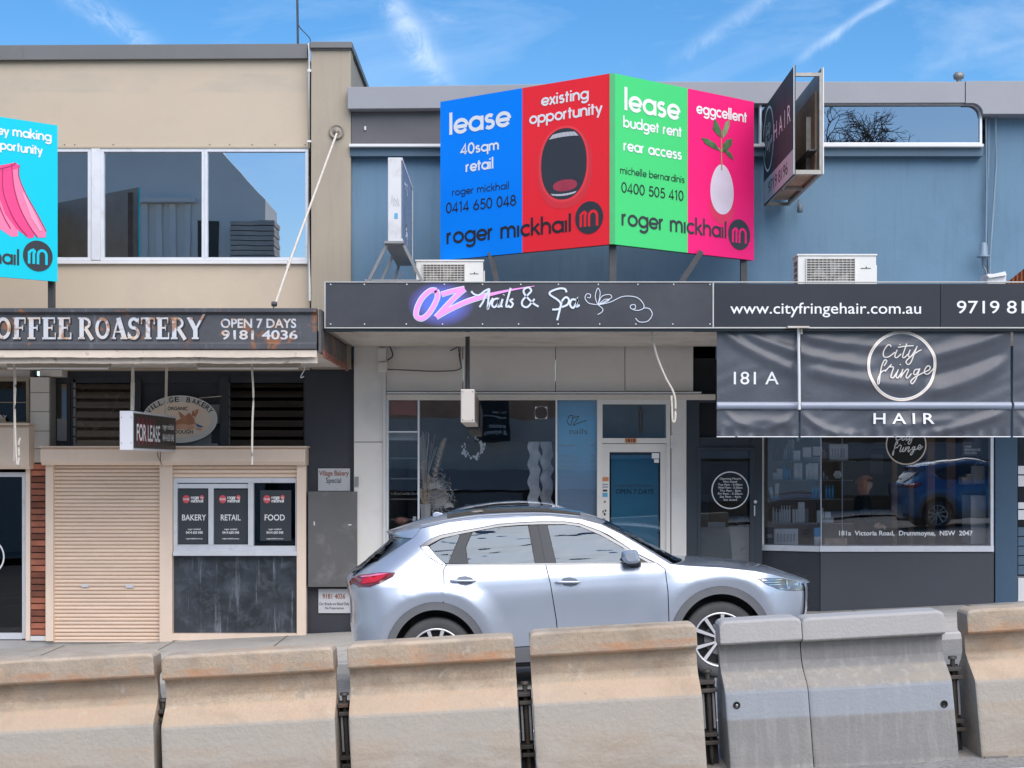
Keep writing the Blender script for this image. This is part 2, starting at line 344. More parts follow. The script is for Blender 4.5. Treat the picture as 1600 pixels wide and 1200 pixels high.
brickm = pbr('red_brick', (.33,.115,.07), .85, ovar=.4, var=.4, vscale=1.4, bump=.5, bscale=70, stain=[((.13,.06,.045), 7, .5, .75, .6)])
mortar = pbr('dark_mortar', (.07,.06,.055), .95)
tilem = pbr('cream_tile', (.74,.70,.64), .5, var=.06, stain=[((.42,.38,.33), 3, .55, .8, .5)])
blue = pbr('blue_render', (.135,.238,.345), .8, var=.05, vscale=.45, bump=.2, bscale=18, stain=[((.085,.155,.225), .7, .5, .8, .6)], streak=((.09,.165,.24), .35, .52))
blue_t = pbr('blue_trim', (.085,.145,.205), .6, var=.08)
pale_par = pbr('parapet_metal', (.30,.305,.335), .55, var=.06, vscale=.7, metal=.15, stain=[((.31,.31,.32), 1.5, .5, .8, .5)])
grey_w = pbr('grey_panel', (.84,.785,.72), .75, var=.05, vscale=.7, bump=.1, bscale=15, stain=[((.58,.54,.50), 1.0, .5, .8, .5)])
grey_p = pbr('pilaster_paint', (.80,.77,.72), .7, var=.05, vscale=.8, stain=[((.56,.54,.51), 1.4, .5, .8, .5)])
dark_panel = pbr('dark_panel', (.105,.10,.11), .4, var=.12, vscale=2)
charcoal = pbr('charcoal_tile', (.060,.066,.08), .6, var=.08, vscale=1)
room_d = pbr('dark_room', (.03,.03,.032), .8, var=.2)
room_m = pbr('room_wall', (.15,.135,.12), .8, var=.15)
steel_d = pbr('dark_steel', (.07,.07,.075), .5, metal=.3, var=.2, vscale=6)
ropem = pbr('cream_rope', (.66,.60,.52), .8, var=.12, vscale=20)
greyst = pbr('grey_steel', (.28,.28,.28), .5, metal=.4, var=.12, vscale=4)
white_f = pbr('white_print', (.86,.86,.86), .5, var=.02)
black_f = pbr('black_print', (.018,.02,.026), .5, var=.05)
soffit_m = pbr('soffit_sheet', (.72,.66,.60), .8, var=.10, vscale=.8, stain=[((.5,.44,.38), 1.6, .5, .75, .6), ((.30,.16,.09), 4, .62, .75, .5)], bump=.2, bscale=12)
win_up = glass('upper_window_glass', (.30,.36,.44), .56, .95, wav=.02)
win_sky = glass('clerestory_glass', (.12,.14,.16), .36, .95)
shop_gl = glass('shop_glass', (.94,.95,.96), .10, .9, wav=.05)
door_gl = glass('door_glass', (.7,.72,.74), .12, .9)
# ------------------------------------------------------------------ ground
def sheet(name, xs, ys, zf, mat, kind='structure'):
    m = M(); vs = [(x, y, zf(x, y)) for y in ys for x in xs]; n = len(xs)
    m.add(vs, [(j*n+i, j*n+i+1, (j+1)*n+i+1, (j+1)*n+i) for j in range(len(ys)-1) for i in range(n-1)]); o = m.build(name, mat); o['kind'] = kind; return o
cl = lambda x: max(-80, min(80, x))
sheet('ground', [-600, -80, 80, 600], [-600, 600], lambda x, y: .05*cl(x)-.5, dirt_m)
sheet('road', [-80+8*i for i in range(21)], [-6.95, -4.3, 0, 10, 14.3, 16.95], lambda x, y: (.056*x - .11*(-4.3-y)/2.65) if y < -4.3 else gz(x, y-1e-4), asphalt)
ln = M()
for (ya, yb) in [(9.52, 9.62), (11.9, 11.99)]:
    ln.add([(-30, ya, .056*-30+.005), (30, ya, .056*30+.005), (30, yb, .056*30+.005), (-30, yb, .056*-30+.005)], [(0,1,2,3)])
o = ln.build('road_line', white_line); o['kind'] = 'structure'
sheet('footpath', [-60+4*i for i in range(31)], [17.10, 18.6, 20.2], lambda x, y: gz(x, y), concrete_path)
kb = M()
for i in range(-12, 12):
    x0, x1 = i*2.4+.006, i*2.4+2.394
    a = [(x0, 16.95, .05*x0-.35), (x0, 16.95, .05*x0-.02), (x0, 16.97, .05*x0), (x0, 17.10, .05*x0+.002), (x0, 17.10, .05*x0-.35)]
    b = [(x1, p[1], p[2]+.05*(x1-x0)) for p in a]; kb.hull([Vector(p) for p in a], [Vector(p) for p in b])
o = kb.build('kerb', kerb_m); o['kind'] = 'structure'
sheet('opposite_footpath', [-60, 0, 60], [-12, -6.96], lambda x, y: .05*x+.02, concrete_path)

def room(root, name, x0, x1, y0, y1, z0, z1, mat, t=.05):
    m = M(); m.box(x0-t, x1+t, y1, y1+t, z0-t, z1+t); m.box(x0-t, x0, y0, y1, z0, z1); m.box(x1, x1+t, y0, y1, z0, z1)
    m.box(x0, x1, y0, y1, z0-t, z0); m.box(x0, x1, y0, y1, z1, z1+t); return m.build(name, mat, root)
def win_frame(m, u0, u1, v0, v1, D, w, th=.06):
    m.pbox(u0, u1, v0, v0+w, D, th); m.pbox(u0, u1, v1-w, v1, D, th); m.pbox(u0, u0+w, v0+w, v1-w, D, th); m.pbox(u1-w, u1, v0+w, v1-w, D, th)
W = 20.2
# ------------------------------------------------------------------ cream building
cb = thing('cream_building', 'two storey cream rendered building with aluminium windows above a closed bakery', 'building', (-4.5, W, gz(-4.5, W)))
zb = PZ(1003, W)-.6
m = M(); m.pbox(-500, 484, 93, 231, W, .25); m.pbox(-500, 484, 412, 578, W, .25); m.box(PX(-500,W), PX(-120,W), W, W+.25, PZ(412,W), PZ(231,W)); m.build('wall', cream, cb)
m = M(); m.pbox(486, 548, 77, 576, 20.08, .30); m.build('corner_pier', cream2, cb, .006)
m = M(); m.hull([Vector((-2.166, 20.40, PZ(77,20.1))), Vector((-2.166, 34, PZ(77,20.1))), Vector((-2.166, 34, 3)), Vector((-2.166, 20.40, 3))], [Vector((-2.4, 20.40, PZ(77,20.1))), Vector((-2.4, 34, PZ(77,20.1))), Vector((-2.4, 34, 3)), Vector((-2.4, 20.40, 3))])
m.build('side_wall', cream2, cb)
m = M(); m.poly([(-300,72),(480,68),(480,91),(-300,95)], 20.12, .3); m.poly([(35.2,71.5),(36.3,71.5),(36.3,94),(35.2,94)], 20.115, .01); m.build('roof_capping', capm, cb, .004)
m = M(); m.pbox(484.5, 550, 65, 74.5, 20.02, .34); m.build('pier_capping', capm, cb, .004)
m = M(); m.pbox(484.5, 547, 75, 77.5, 20.05, .3); m.hull([Vector((-2.13, 20.4, PZ(67,20.1))), Vector((-2.13, 34, PZ(67,20.1))), Vector((-2.13, 34, PZ(76,20.1))), Vector((-2.13, 20.4, PZ(76,20.1)))], [Vector((-2.3, 20.4, PZ(67,20.1))), Vector((-2.3, 34, PZ(67,20.1))), Vector((-2.3, 34, PZ(76,20.1))), Vector((-2.3, 20.4, PZ(76,20.1)))])
m.build('side_capping', capm, cb)
m = M(); m.box(-60*.0086-12, -2.4, W+.25, 34, PZ(96,W), PZ(92,W)); m.build('roof', capm, cb)
m = M(); m.box(-2.160, -2.13, 21.3, 22.2, 6.2, 6.9); m.build('side_window', whitep, cb)
m = M(); m.tube([P(483,68,20.05), P(483,110,20.05), P(482.2,112,20.05), P(482.2,400,20.05), P(484,470,20.05)], .016); m.pbox(480.5,486,108,112,20.03,.03); m.pbox(480,486,219,222,20.03,.03); m.build('downpipe', whitep, cb)
# upper windows
for k, (a, b) in enumerate([(20, 138), (161, 316), (323, 478)]):
    f = M(); win_frame(f, a-4, b+4, 232, 407, W-.02, 5, .07); fo = f.build('window', alu, cb, .003)
    g = M(); g.pbox(a+.5, b-.5, 237.5, 402, W+.02, .01); g.build('pane', win_up, fo)
m = M(); m.pbox(142.5, 156.5, 232, 406, W-.03, .09); m.pbox(-60,16,232,406,W-.03,.09); m.build('window_mullion', alu, cb, .003)
m = M(); m.pbox(-120, 484, 407.3, 412, W-.05, .10); m.build('window_sill', whitep, cb, .003)
m = M(); m.pbox(-120, 484, 229, 231.8, W-.03, .06)
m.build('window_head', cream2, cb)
rv = M()
for u in (101,117,177,328,359,394,430,477,22,60): rv.lathe([(.008, -.008), (.006, 0)], P(u,226,W), 'Y', 8)
rv.build('rivets', steel_d, cb, kind='stuff')
room(cb, 'upper_room', PX(-110,W), PX(482,W), W+.26, 24, PZ(440,W), PZ(200,W), room_m)
mast = thing('antenna_mast', 'thin grey antenna mast on the flat roof of the cream building', 'mast', P(464.5, 68, 21))
m = M(); m.tube([P(465.5,68,21), P(463.8,-60,21)], .016); m.build('pole', steel_d, mast)
m = M(); m.tube(resample([P(464,30,21), P(468,42,21), P(477,52,21), P(484,60,20.6), P(485,66,20.2)]), .007); m.build('cable', steel_d, mast)

# ground floor of the cream building
g1 = M(); g1.pbox(78, 553, 577, 598, 20.45, .2); g1.pbox(78, 110, 577, 698, 20.46, .2); g1.pbox(206, 220, 590, 700, 20.42, .2); g1.pbox(343, 357, 588, 700, 20.42, .2); g1.pbox(476, 553, 577, 998, 20.25, .3)
g1.pbox(220, 343, 590, 700, 20.5, .1); g1.build('black_wall', black_w, cb)
m = M(); m.pbox(-300, 47, 572, 597, 20.3, .3); m.pbox(62, 97, 574, 588, 20.2, .3); m.build('header_beam', grey_w, cb)
def louvre(u0, u1, v0, v1, n, mat):
    f = M(); win_frame(f, u0-3, u1+3, v0-3, v1+3, 20.44, 3, .08); fo = f.build('louvre_window', black_w, cb)
    s = M()
    h = (v1-v0)/n; first = None
    for k in range(n):
        b = M(); y0 = 20.47; x0, x1 = PX(u0+5, y0), PX(u1, y0); z1, z0 = PZ(v0+k*h, y0), PZ(v0+(k+1)*h+.5, y0)
        b.hull([Vector((x0, y0-.03, z0)), Vector((x1, y0-.03, z0)), Vector((x1, y0+.03, z1)), Vector((x0, y0+.03, z1))], [Vector((x0, y0-.024, z0-.004)), Vector((x1, y0-.024, z0-.004)), Vector((x1, y0+.036, z1-.002)), Vector((x0, y0+.036, z1-.002))])
        b.build('louvre_blade', mat, fo)
        s.pbox(u0, u0+4, v0+k*h+1, v0+(k+1)*h-1, 20.45, .03)
    s.build('blade_clips', greyst, fo)
lg = glass('louvre_glass', (.6,.57,.53), .14, .9); lg2 = glass('dark_louvre_glass', (.10,.10,.11), .06, .6)
louvre(114, 204, 592, 697, 7, lg); louvre(355, 474, 590, 697, 7, lg2)
m = M(); m.pbox(89, 104, 600, 655, 20.44, .02); m.build('narrow_pane', glass('narrow_glass', (.2,.22,.25), .25), cb)
m = M(); m.pbox(89, 104, 654, 689, 20.435, .02); m.build('white_blank', pbr('dull_white', (.33,.33,.35), .7), cb)
m = M(); m.pbox(325, 345, 632, 662, 20.46, .02); m.build('grey_notice', pbr('dull_grey', (.3,.3,.3), .7), cb)
m = M(); m.pbox(255, 330, 665, 697, 20.47, .015); m.pbox(303, 341, 693, 697, 20.44, .05); m.build('grey_board', pbr('dull_grey', (.3,.3,.3), .7), cb)
m = M(); m.tube([P(310,622,20.4), P(346,619,20.4)], .006); m.build('wire', ropem, cb)
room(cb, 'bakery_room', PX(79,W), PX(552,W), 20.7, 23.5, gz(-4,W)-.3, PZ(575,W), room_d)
sh = M(); sh.box(PX(113,20.9), PX(205,20.9), 20.95, 21.25, PZ(690,20.9), PZ(600,20.9)); sh.build('crumpled_wrap', pbr('brown_wrap', (.30,.19,.12), .5, var=.5, vscale=5, bump=1, bscale=12, stain=[((.75,.7,.66), 9, .56, .66, .8)]), cb)
# shutter boxes (boxed heads of the roller shutters)
def shutter_box(u0, u1, v0, v1):
    m = M(); x0, x1 = PX(u0,19.92), PX(u1,19.92); z1, z0 = PZ(v0,19.92), PZ(v1,19.92)
    for xa, xb in [(x0, x1)]:
        pr = [(19.96, z1), (19.92, z1-.03), (19.92, z0+.05), (19.98, z0), (20.3, z0), (20.3, z1)]
        m.hull([Vector((xa, y, z)) for y, z in pr], [Vector((xb, y, z)) for y, z in pr])
    return m.build('shutter_box', beige, cb, .004)
shutter_box(63, 250, 699, 727); shutter_box(251, 477, 699, 727); shutter_box(-260, 45, 665, 733)
m = M(); m.pbox(60, 479, 697, 699.3, 19.90, .4); m.pbox(-260, 46, 661, 664.5, 19.9, .4); m.build('box_cover', beige, cb)
m = M(); m.tube(resample([P(247,700,19.91), P(246,710,19.91), P(249,718,19.91), P(253,726,19.91)]), .006, 6); m.build('weld_seam', pbr('seam', (.35,.27,.22), .7), cb)
def shutter(u0, u1, v0, v1, n, D):
    f = M(); zt, zbm = PZ(v0, D), PZ(v1, D); f.box(PX(u0,D), PX(u1,D), D+.05, D+.08, zbm, zt); fo = f.build('roller_shutter', pbr('shutter_back', (.2,.16,.13), .8), cb)
    h = (zt-zbm)/n; x0, x1 = PX(u0,D), PX(u1,D)
    prof = [(D+.045, 0), (D+.035, .12*h), (D+.012, .32*h), (D+.008, .6*h), (D+.02, .88*h), (D+.045, .97*h)]
    sm = M(); sm.hull([Vector((x0, y, zbm+z)) for y, z in prof], [Vector((x1, y, zbm+z)) for y, z in prof]); s0 = sm.build('slat', beige, fo)
    for k in range(1, n):
        c = s0.copy(); scene.collection.objects.link(c); c.parent = fo; c.location = (0, 0, h*k)
    return fo
sh1 = shutter(83, 249, 727, 1001, 46, 20.12)
M().pbox(71, 83, 727, 1002, 20.06, .12).build('guide_rail', beige, cb, .005); M().pbox(249, 269, 727, 1003, 20.06, .12).build('guide_rail', beige, cb, .005)
m = M(); m.pbox(83, 249, 1000.5, 1003.5, 20.11, .05); m.build('bottom_rail', beige, cb)
m = M(); m.pbox(127, 138, 913.5, 917.5, 20.10, .03); m.pbox(196, 208, 913.5, 918.5, 20.10, .03); m.build('shutter_lock', alu, cb, .002)
sh2 = shutter(270, 464, 727, 747, 3, 20.10)
sh3 = shutter(-250, 28, 690, 727, 5, 19.99)
m = M(); m.pbox(463.5, 478, 727, 1000, 20.06, .13); m.pbox(269, 463.5, 990, 1001, 20.07, .12); m.build('guide_rail', beige, cb, .005)
# serving window
m = M(); m.pbox(271, 463.5, 747, 754.5, 20.12, .1); m.pbox(271, 463.5, 853, 861, 20.12, .1); m.pbox(271, 277, 754.5, 853, 20.12, .1); m.pbox(387.5, 396, 754.5, 853, 20.11, .11); m.pbox(462-.5, 467.8-4.5, 754.5, 853, 20.12, .1)
m.pbox(277, 387.5, 756, 763, 20.14, .08); m.pbox(277, 387.5, 851, 852.9, 20.14, .08); m.pbox(325.5, 333.5, 763, 851, 20.13, .09); m.build('serving_window', alu, cb, .003)
m = M(); m.pbox(270, 464, 861.5, 868.5, 20.02, .2); m.build('window_ledge', alu, cb, .004)
for a, b, c, d in [(277.3, 325.3, 763.3, 850.8), (333.7, 387.3, 763.3, 850.8), (396.3, 461.3, 754.8, 852.8)]:
    g = M(); g.pbox(a, b, c, d, 20.18, .008); g.build('pane', glass('serving_glass', (.55,.58,.6), .05, .8), cb)
m = M(); m.pbox(270, 463.3, 869, 990, 20.16, .03)
m.build('splash_panel', pbr('dripped_panel', (.045,.055,.07), .35, var=.2, vscale=2, streak=((.42,.46,.52), .7, .56), stain=[((.02,.025,.03), 2.2, .5, .6, .8), ((.14,.16,.19), 5, .5, .7, .6)]), cb)
# brick and tile pillar
bp = M(); bp.pbox(47.5, 72, 723, 995, 20.16, .3); bpo = bp.build('brick_pillar', mortar, cb)
y = 724.5; k = 0; rnd = random.Random(3)
while y < 992:
    j = rnd.uniform(-.008, .006); b = M(); b.pbox(48, 71.5, y+.6, y+8.9, 20.13+j, .06); b.build('brick', brickm, bpo, .004, seg=1); y += 9.95
m = M(); m.pbox(47.5, 73, 994, 1001, 20.1, .3); m.build('pillar_foot', whitep, cb)
tp = M(); tp.pbox(47, 77, 589, 723, 20.16, .3); tpo = tp.build('tiled_pillar', pbr('grout', (.3,.29,.27), .9), cb)
for a, b in [(589.5, 613), (614, 642.5), (643.5, 673), (674, 700.5), (701.5, 722.5)]:
    t_ = M(); t_.pbox(47.3, 76.5 if a < 690 else 70, a, b, 20.145, .05); t_.build('tile', tilem, tpo, .002, seg=1)
m = M(); m.pbox(-160, 481, 1001.2, 1040, 20.14, .25); m.build('plinth', kerb_m, cb)
# shop at far left
m = M(); win_frame(m, -120, 46, 590, 664, 20.24, 5.5, .08); m.pbox(-120, 42, 628, 629.5, 20.26, .03); m.build('transom_window', cream2, cb, .003)
m = M(); m.pbox(-114, 40, 596, 658, 20.29, .01); m.build('pane', glass('left_shop_glass', (.12,.13,.15), .06, .8), cb)
m = M(); m.pbox(34.5, 39.8, 738, 998, 20.2, .1); m.pbox(-120, 34.5, 738, 745, 20.2, .1); m.pbox(-120, 34.5, 989, 999, 20.2, .1); m.build('door_frame', alu, cb, .003)
m = M(); m.pbox(40, 47, 733, 1001, 20.12, .2); m.build('door_post', beige, cb)
m = M(); m.pbox(-120, 34.4, 745.2, 988.8, 20.24, .01); m.build('glass_door', glass('left_door_glass', (.08,.085,.095), .07, .8), cb)
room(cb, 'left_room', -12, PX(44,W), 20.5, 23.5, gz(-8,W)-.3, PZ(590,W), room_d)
fr = Frame((0, 20.23, 0), (1,0,0))
m = ring(fr, *fr.pix(-16, 870), .19, .22, .02); m.v += []; m.build('door_emblem', white_f, cb)
a0, b0 = fr.pix(-8, 650); m = M()
sgs = M()
m = disc(fr, *fr.pix(-5, 672), .15, .22, .003); m.build('oval_emblem', pbr('cream_print', (.55,.47,.36), .6), cb)
t_ = sans(fr, 'ERY', *[fr.pix(-6,0)[0], fr.pix(11,0)[0]], fr.pix(0, 655)[1], .06, .004); t_.build('lettering', white_f, cb)
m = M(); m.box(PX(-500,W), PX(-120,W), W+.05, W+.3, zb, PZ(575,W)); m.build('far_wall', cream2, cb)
# ------------------------------------------------------------------ left awning
LA = 17.4
la = thing('awning', 'dark rusty street awning lettered COFFEE ROASTERY below the cream upper storey', 'awning', (-4.5, LA, PZ(547, LA)))
fasc = pbr('rusty_fascia', (.085,.088,.098), .45, metal=.1, var=.15, vscale=1.2, bump=.25, bscale=10, stain=[((.055,.055,.06), 2, .5, .7, .6), ((.26,.27,.29), 5, .58, .75, .6), ((.30,.125,.055), 4.5, .575, .64, .85)], streak=((.22,.24,.27), .5, .58))
zt, zo = PZ(482, LA), PZ(547, LA); x0, x1 = PX(-420, LA), PX(495, LA)
pr = [(LA-.05, zt), (LA-.05, zt-.045), (LA-.02, zt-.06), (LA, zt-.075), (LA, zo+.09), (LA-.035, zo+.07), (LA-.035, zo+.012), (LA+.02, zo), (LA+.1, zo), (LA+.1, zt)]
m = M(); m.hull([Vector((x0, y, z)) for y, z in pr], [Vector((x1, y, z)) for y, z in pr]); m.build('fascia', fasc, la, .003)
m = M(); m.hull([Vector((x1+.02, LA+.0, zt-.01)), Vector((x1+.02, 20.1, zt-.01)), Vector((x1+.02, 20.1, zo-.03)), Vector((x1+.02, LA, zo-.03))], [Vector((x1+.05, LA, zt-.01)), Vector((x1+.05, 20.1, zt-.01)), Vector((x1+.05, 20.1, zo-.03)), Vector((x1+.05, LA, zo-.03))])
m.build('end_fascia', pbr('end_fascia', (.09,.085,.085), .6, var=.25, vscale=4, stain=[((.30,.13,.07), 3, .52, .62, .9)]), la)
m = M()
for k in range(5): zz = zo+.01-.018*k; m.box(x1+.053, x1+.062+.004*k, LA+.1, 20.05, zz-.012, zz)
m.build('end_ribs', pbr('rust_red', (.34,.12,.08), .7, var=.3, vscale=5, stain=[((.5,.42,.38), 6, .5, .65, .7)]), la)
m = M(); m.box(x0, x1, LA+.1, 20.19, zo+.2, zo+.23); m.build('roof_sheet', greyst, la)
m = M(); rnd = random.Random(5)
xs = [x0+(x1-x0)*i/90 for i in range(91)]; ed = [rnd.uniform(-.003, .003)+.003*math.sin(i*.3) for i in range(91)]
for yy, hgt in ((LA-.012, .085), (LA+.06, .15)):
    vs = []
    for i, x in enumerate(xs): vs += [(x, yy, zo-.003), (x, yy, zo-hgt+ed[i])]
    m.add(vs, [(2*i, 2*i+1, 2*i+3, 2*i+2) for i in range(90)])
m.build('drip_edge', pbr('peeling_cream', (.74,.63,.52), .75, var=.12, vscale=4, stain=[((.34,.22,.14), 8, .58, .72, .8)]), la)
m = M(); m.box(x0, x1, LA+.1, 20.19, zo-.02, zo); m.build('soffit', soffit_m, la)
for a, b in [(10, 171), (307, 468)]:
    t_ = thing('strip_light', 'cream strip light fitting under the left awning, %s' % ('nearer the left edge' if a < 100 else 'nearer the black wall'), 'light', P((a+b)/2, 568, 18.9), 'strip lights under the left awning')
    m = M(); m.pbox(a, b, 556, 572, 18.9, .10); m.build('fitting', whitep if 0 else cream2, t_, .006); m = M(); m.tube([P(a+2, 575, 18.95), P(b-2, 575, 18.95)], .017); m.build('tube', white_f, t_)
m = M(); m.tube([P(526, 209, 20.0), P(456, 400, 18.4), P(430.5, 474, 17.5)], .015, 8); m.tube([P(449, 421, 18.26), P(452, 409, 18.33)], .024, 8); m.build('tie_rod', ropem, la)
m = M(); c = P(526, 206, 20.06)
m.lathe([(.10, 0), (.10, -.012), (.085, -.022), (.08, -.012), (.04, -.012), (.035, -.04), (.0, -.05)], c, 'Y', 24); m.build('anchor_plate', pbr('anchor', (.33,.29,.24), .6, metal=.3), la)
m = M(); m.lathe([(.028, -.03), (.032, 0), (.028, .03)], P(428.5, 475, 17.45), 'X', 12); m.tube([P(428, 477, 17.4), P(427, 483, 17.4)], .008); m.build('rod_eye', steel_d, la)
m = M(); m.tube(resample([P(478,572,17.9), P(474.5,573,17.9), P(476,577,17.9), P(470,588,17.9), P(471,590,17.9), P(475,588,17.9)]), .007, 6); m.build('hook', whitep, la)
# serif lettering made of strokes
SER = {
 'C': (.86, [(arc(.46,.5,.34,.44,60,300,16), .15)]+[([(.62,.95),(.74,.66)], .06), ([(.62,.05),(.74,.34)], .06)]),
 'O': (.90, [(arc(.45,.5,.31,.43,0,360,24), .17)]), 'F': (.76, [([(.24,.04),(.24,.96)], .24), ([(.05,.96),(.70,.96)], .10), ([(.68,.98),(.68,.70)], .06), ([(.3,.52),(.55,.52)], .09), ([(.05,.04),(.45,.04)], .09), ([(.55,.40),(.55,.64)], .05)]),
 'E': (.80, [([(.24,.04),(.24,.96)], .24), ([(.05,.96),(.70,.96)], .09), ([(.68,.98),(.68,.72)], .06), ([(.3,.52),(.56,.52)], .09), ([(.05,.04),(.74,.04)], .10), ([(.73,.0),(.73,.30)], .06), ([(.56,.40),(.56,.64)], .05)]),
 'R': (.94, [([(.24,.04),(.24,.96)], .24), ([(.05,.96),(.45,.96)], .09), (arc(.42,.73,.26,.21,90,-90,10), .14), ([(.05,.04),(.42,.04)], .09), ([(.45,.5),(.84,-.02)], .20)]),
 'A': (.90, [([(.42,.98),(.76,.04)], .25), ([(.42,.96),(.14,.04)], .09), ([(.22,.34),(.62,.34)], .09), ([(.0,.04),(.28,.04)], .09), ([(.54,.04),(.92,.04)], .09)]),
 'S': (.74, [(arc(.37,.72,.22,.21,20,250,12)+arc(.35,.28,.26,.24,70,-170,12), .17), ([(.62,.98),(.62,.70)], .06), ([(.08,.02),(.08,.32)], .06)]),
 'T': (.82, [([(.41,.04),(.41,.96)], .24), ([(.04,.95),(.78,.95)], .10), ([(.06,.98),(.06,.68)], .07), ([(.76,.98),(.76,.68)], .07), ([(.22,.04),(.60,.04)], .09)]),
 'Y': (.90, [([(.14,.96),(.46,.42)], .24), ([(.46,.42),(.98,1.22)], .13), ([(.46,.45),(.46,.04)], .24), ([(.0,.96),(.32,.96)], .09), ([(.27,.04),(.65,.04)], .09)]),
 ' ': (.3, []), ',': (.3, [([(.16,.1),(.08,-.14)], .12)]),
 'V': (.86, [([(.14,.96),(.45,.04)], .22), ([(.45,.04),(.74,.96)], .09), ([(.0,.96),(.30,.96)], .09), ([(.60,.96),(.88,.96)], .09)]),
}
def serif(fr, s, a0, a1, b0, cap, off, dx=0, dz=0, fat=0):
    tot = sum(SER[c][0] for c in s); sx = (a1-a0)/tot; m = M(); x = 0; k = 0
    for c in s:
        adv, sts = SER[c]
        for pts, w in sts:
            vert = abs(pts[0][0]-pts[-1][0]) < .02 or len(pts) > 3
            ribbon(m, fr, [(a0+dx+(x+p[0])*sx, b0+dz+p[1]*cap) for p in pts], (w+fat)*(sx if vert else cap*.9 if w < .12 else sx), off+.0004*(k % 9)); k += 1
        x += adv
    return m
fl = flat(LA)
rustw = pbr('rusty_white_paint', (.62,.64,.68), .5, var=.06, stain=[((.36,.15,.06), 5.5, .53, .60, .9), ((.78,.55,.36), 5, .5, .6, .55)])
a0, a1 = fl.pix(-34,0)[0], fl.pix(113,0)[0]; b0 = fl.pix(0,530)[1]; cp = (530-496)*LA/F
serif(fl, 'COFFEE', a0, a1, b0, cp, .003, .012, -.012, .05).build('letter_shadow', black_f, la); serif(fl, 'COFFEE', a0, a1, b0, cp, .008).build('lettering', rustw, la)
a0, a1 = fl.pix(121,0)[0], fl.pix(318,0)[0]
serif(fl, 'ROASTERY', a0, a1, b0, cp, .003, .012, -.012, .05).build('letter_shadow', black_f, la); serif(fl, 'ROASTERY', a0, a1, b0, cp, .008).build('lettering', rustw, la)
sans(fl, 'OPEN 7 DAYS', fl.pix(345,0)[0], fl.pix(463,0)[0], fl.pix(0,512)[1], 14.5*LA/F, .004, .022).build('lettering', rustw, la)
sans(fl, '9181 4036', fl.pix(346,0)[0], fl.pix(465,0)[0], fl.pix(0,530)[1], 14.5*LA/F, .004, .022).build('lettering', rustw, la)
# hanging cords and poles
def cord(name, label, pts, r, mat, cat='rope', group=None):
    o = M().tube(resample([P(*p) for p in pts], per=5), r, 6).build(name, mat); return tag(o, label, cat, group)
cord('hanging_rope', 'cream blind cord looped at its end at the left edge of the photo', [(17,550,17.9),(22,570,17.9),(24,600,17.9),(23,640,17.9),(25,700,17.9),(27,727,17.9),(30,715,17.9),(29,695,17.9),(32,684,17.9)], .013, ropem, group='blind cords')
o = M().tube([P(22.5,552,17.95), P(22.5,720,17.95)], .012).build('hanging_rod', ropem); tag(o, 'straight cream rod behind the looped cord at the left edge', 'rod')
cord('hanging_rope', 'cream blind cord hanging in front of the second black louvre window', [(392,553,17.9),(394,580,17.9),(396,620,17.9),(394.5,660,17.9),(394,700,17.9),(394,726,17.9)], .013, ropem, group='blind cords')
cord('hanging_rope', 'thick cream rope with a doubled end hanging beside the nail salon door', [(1018.5,517,17.9),(1020,530,17.9),(1027,558,17.9),(1040,590,17.9),(1050,608,17.9),(1055,625,17.9),(1055,655,17.9),(1051,658,17.9),(1050,640,17.9),(1049,618,17.9)], .014, ropem, group='blind cords')
# ------------------------------------------------------------------ blue building
bb = thing('blue_building', 'long blue rendered building with pale parapet, mirrored high window and two ground floor shops', 'building', (3, W, gz(3, W)))
m = M(); m.pbox(549, 1541, 243, 560, W, .3); m.pbox(1541, 2050, 176, 560, W, .3); m.pbox(549, 1541, 225, 243, W+.02, .3); m.build('wall', blue, bb)
m = M(); m.pbox(690, 1186, 165, 226, W+.03, .2); m.build('wall_panel', blue_t, bb)
m = M(); m.poly([(543,136),(1018,128.5),(1018,162),(690,164),(690,169),(543,170)], 19.93, .35); m.build('parapet', pale_par, bb, .006)
m = M(); m.poly([(1020,127.5),(1508,127.5),(1508,160.5),(1020,162)], 19.95, .35); m.build('parapet', pale_par, bb, .006)
def rc(cx, cy, r, a0, a1, n=8): return [(cx+r*math.cos(R(a0+(a1-a0)*i/n)), cy-r*math.sin(R(a0+(a1-a0)*i/n))) for i in range(n+1)]
m = M(); m.poly([(1509,126.5),(2050,126.5),(2050,178),(1536,178)]+rc(1519,178,17,0,90)[1:]+[(1509,161)], 19.94, .35); m.build('parapet', pale_par, bb, .004)
m = M(); m.pbox(543, 2050, 124.5, 127, 20.0, .4) if 0 else None
m = M(); m.pbox(549, 690, 170.5, 224, 20.1, .1); m.build('dark_panel', dark_panel, bb)
m = M(); m.pbox(569, 572, 197, 203, 20.07, .03); m.build('panel_fixing', whitep, bb, .003)
m = M(); m.pbox(545, 1537, 224.5, 229, 19.98, .25); m.build('ledge', whitep, bb, .004)
m = M(); m.pbox(547, 1536, 229.5, 244, 20.06, .15); m.build('beam', blue_t, bb, .004)
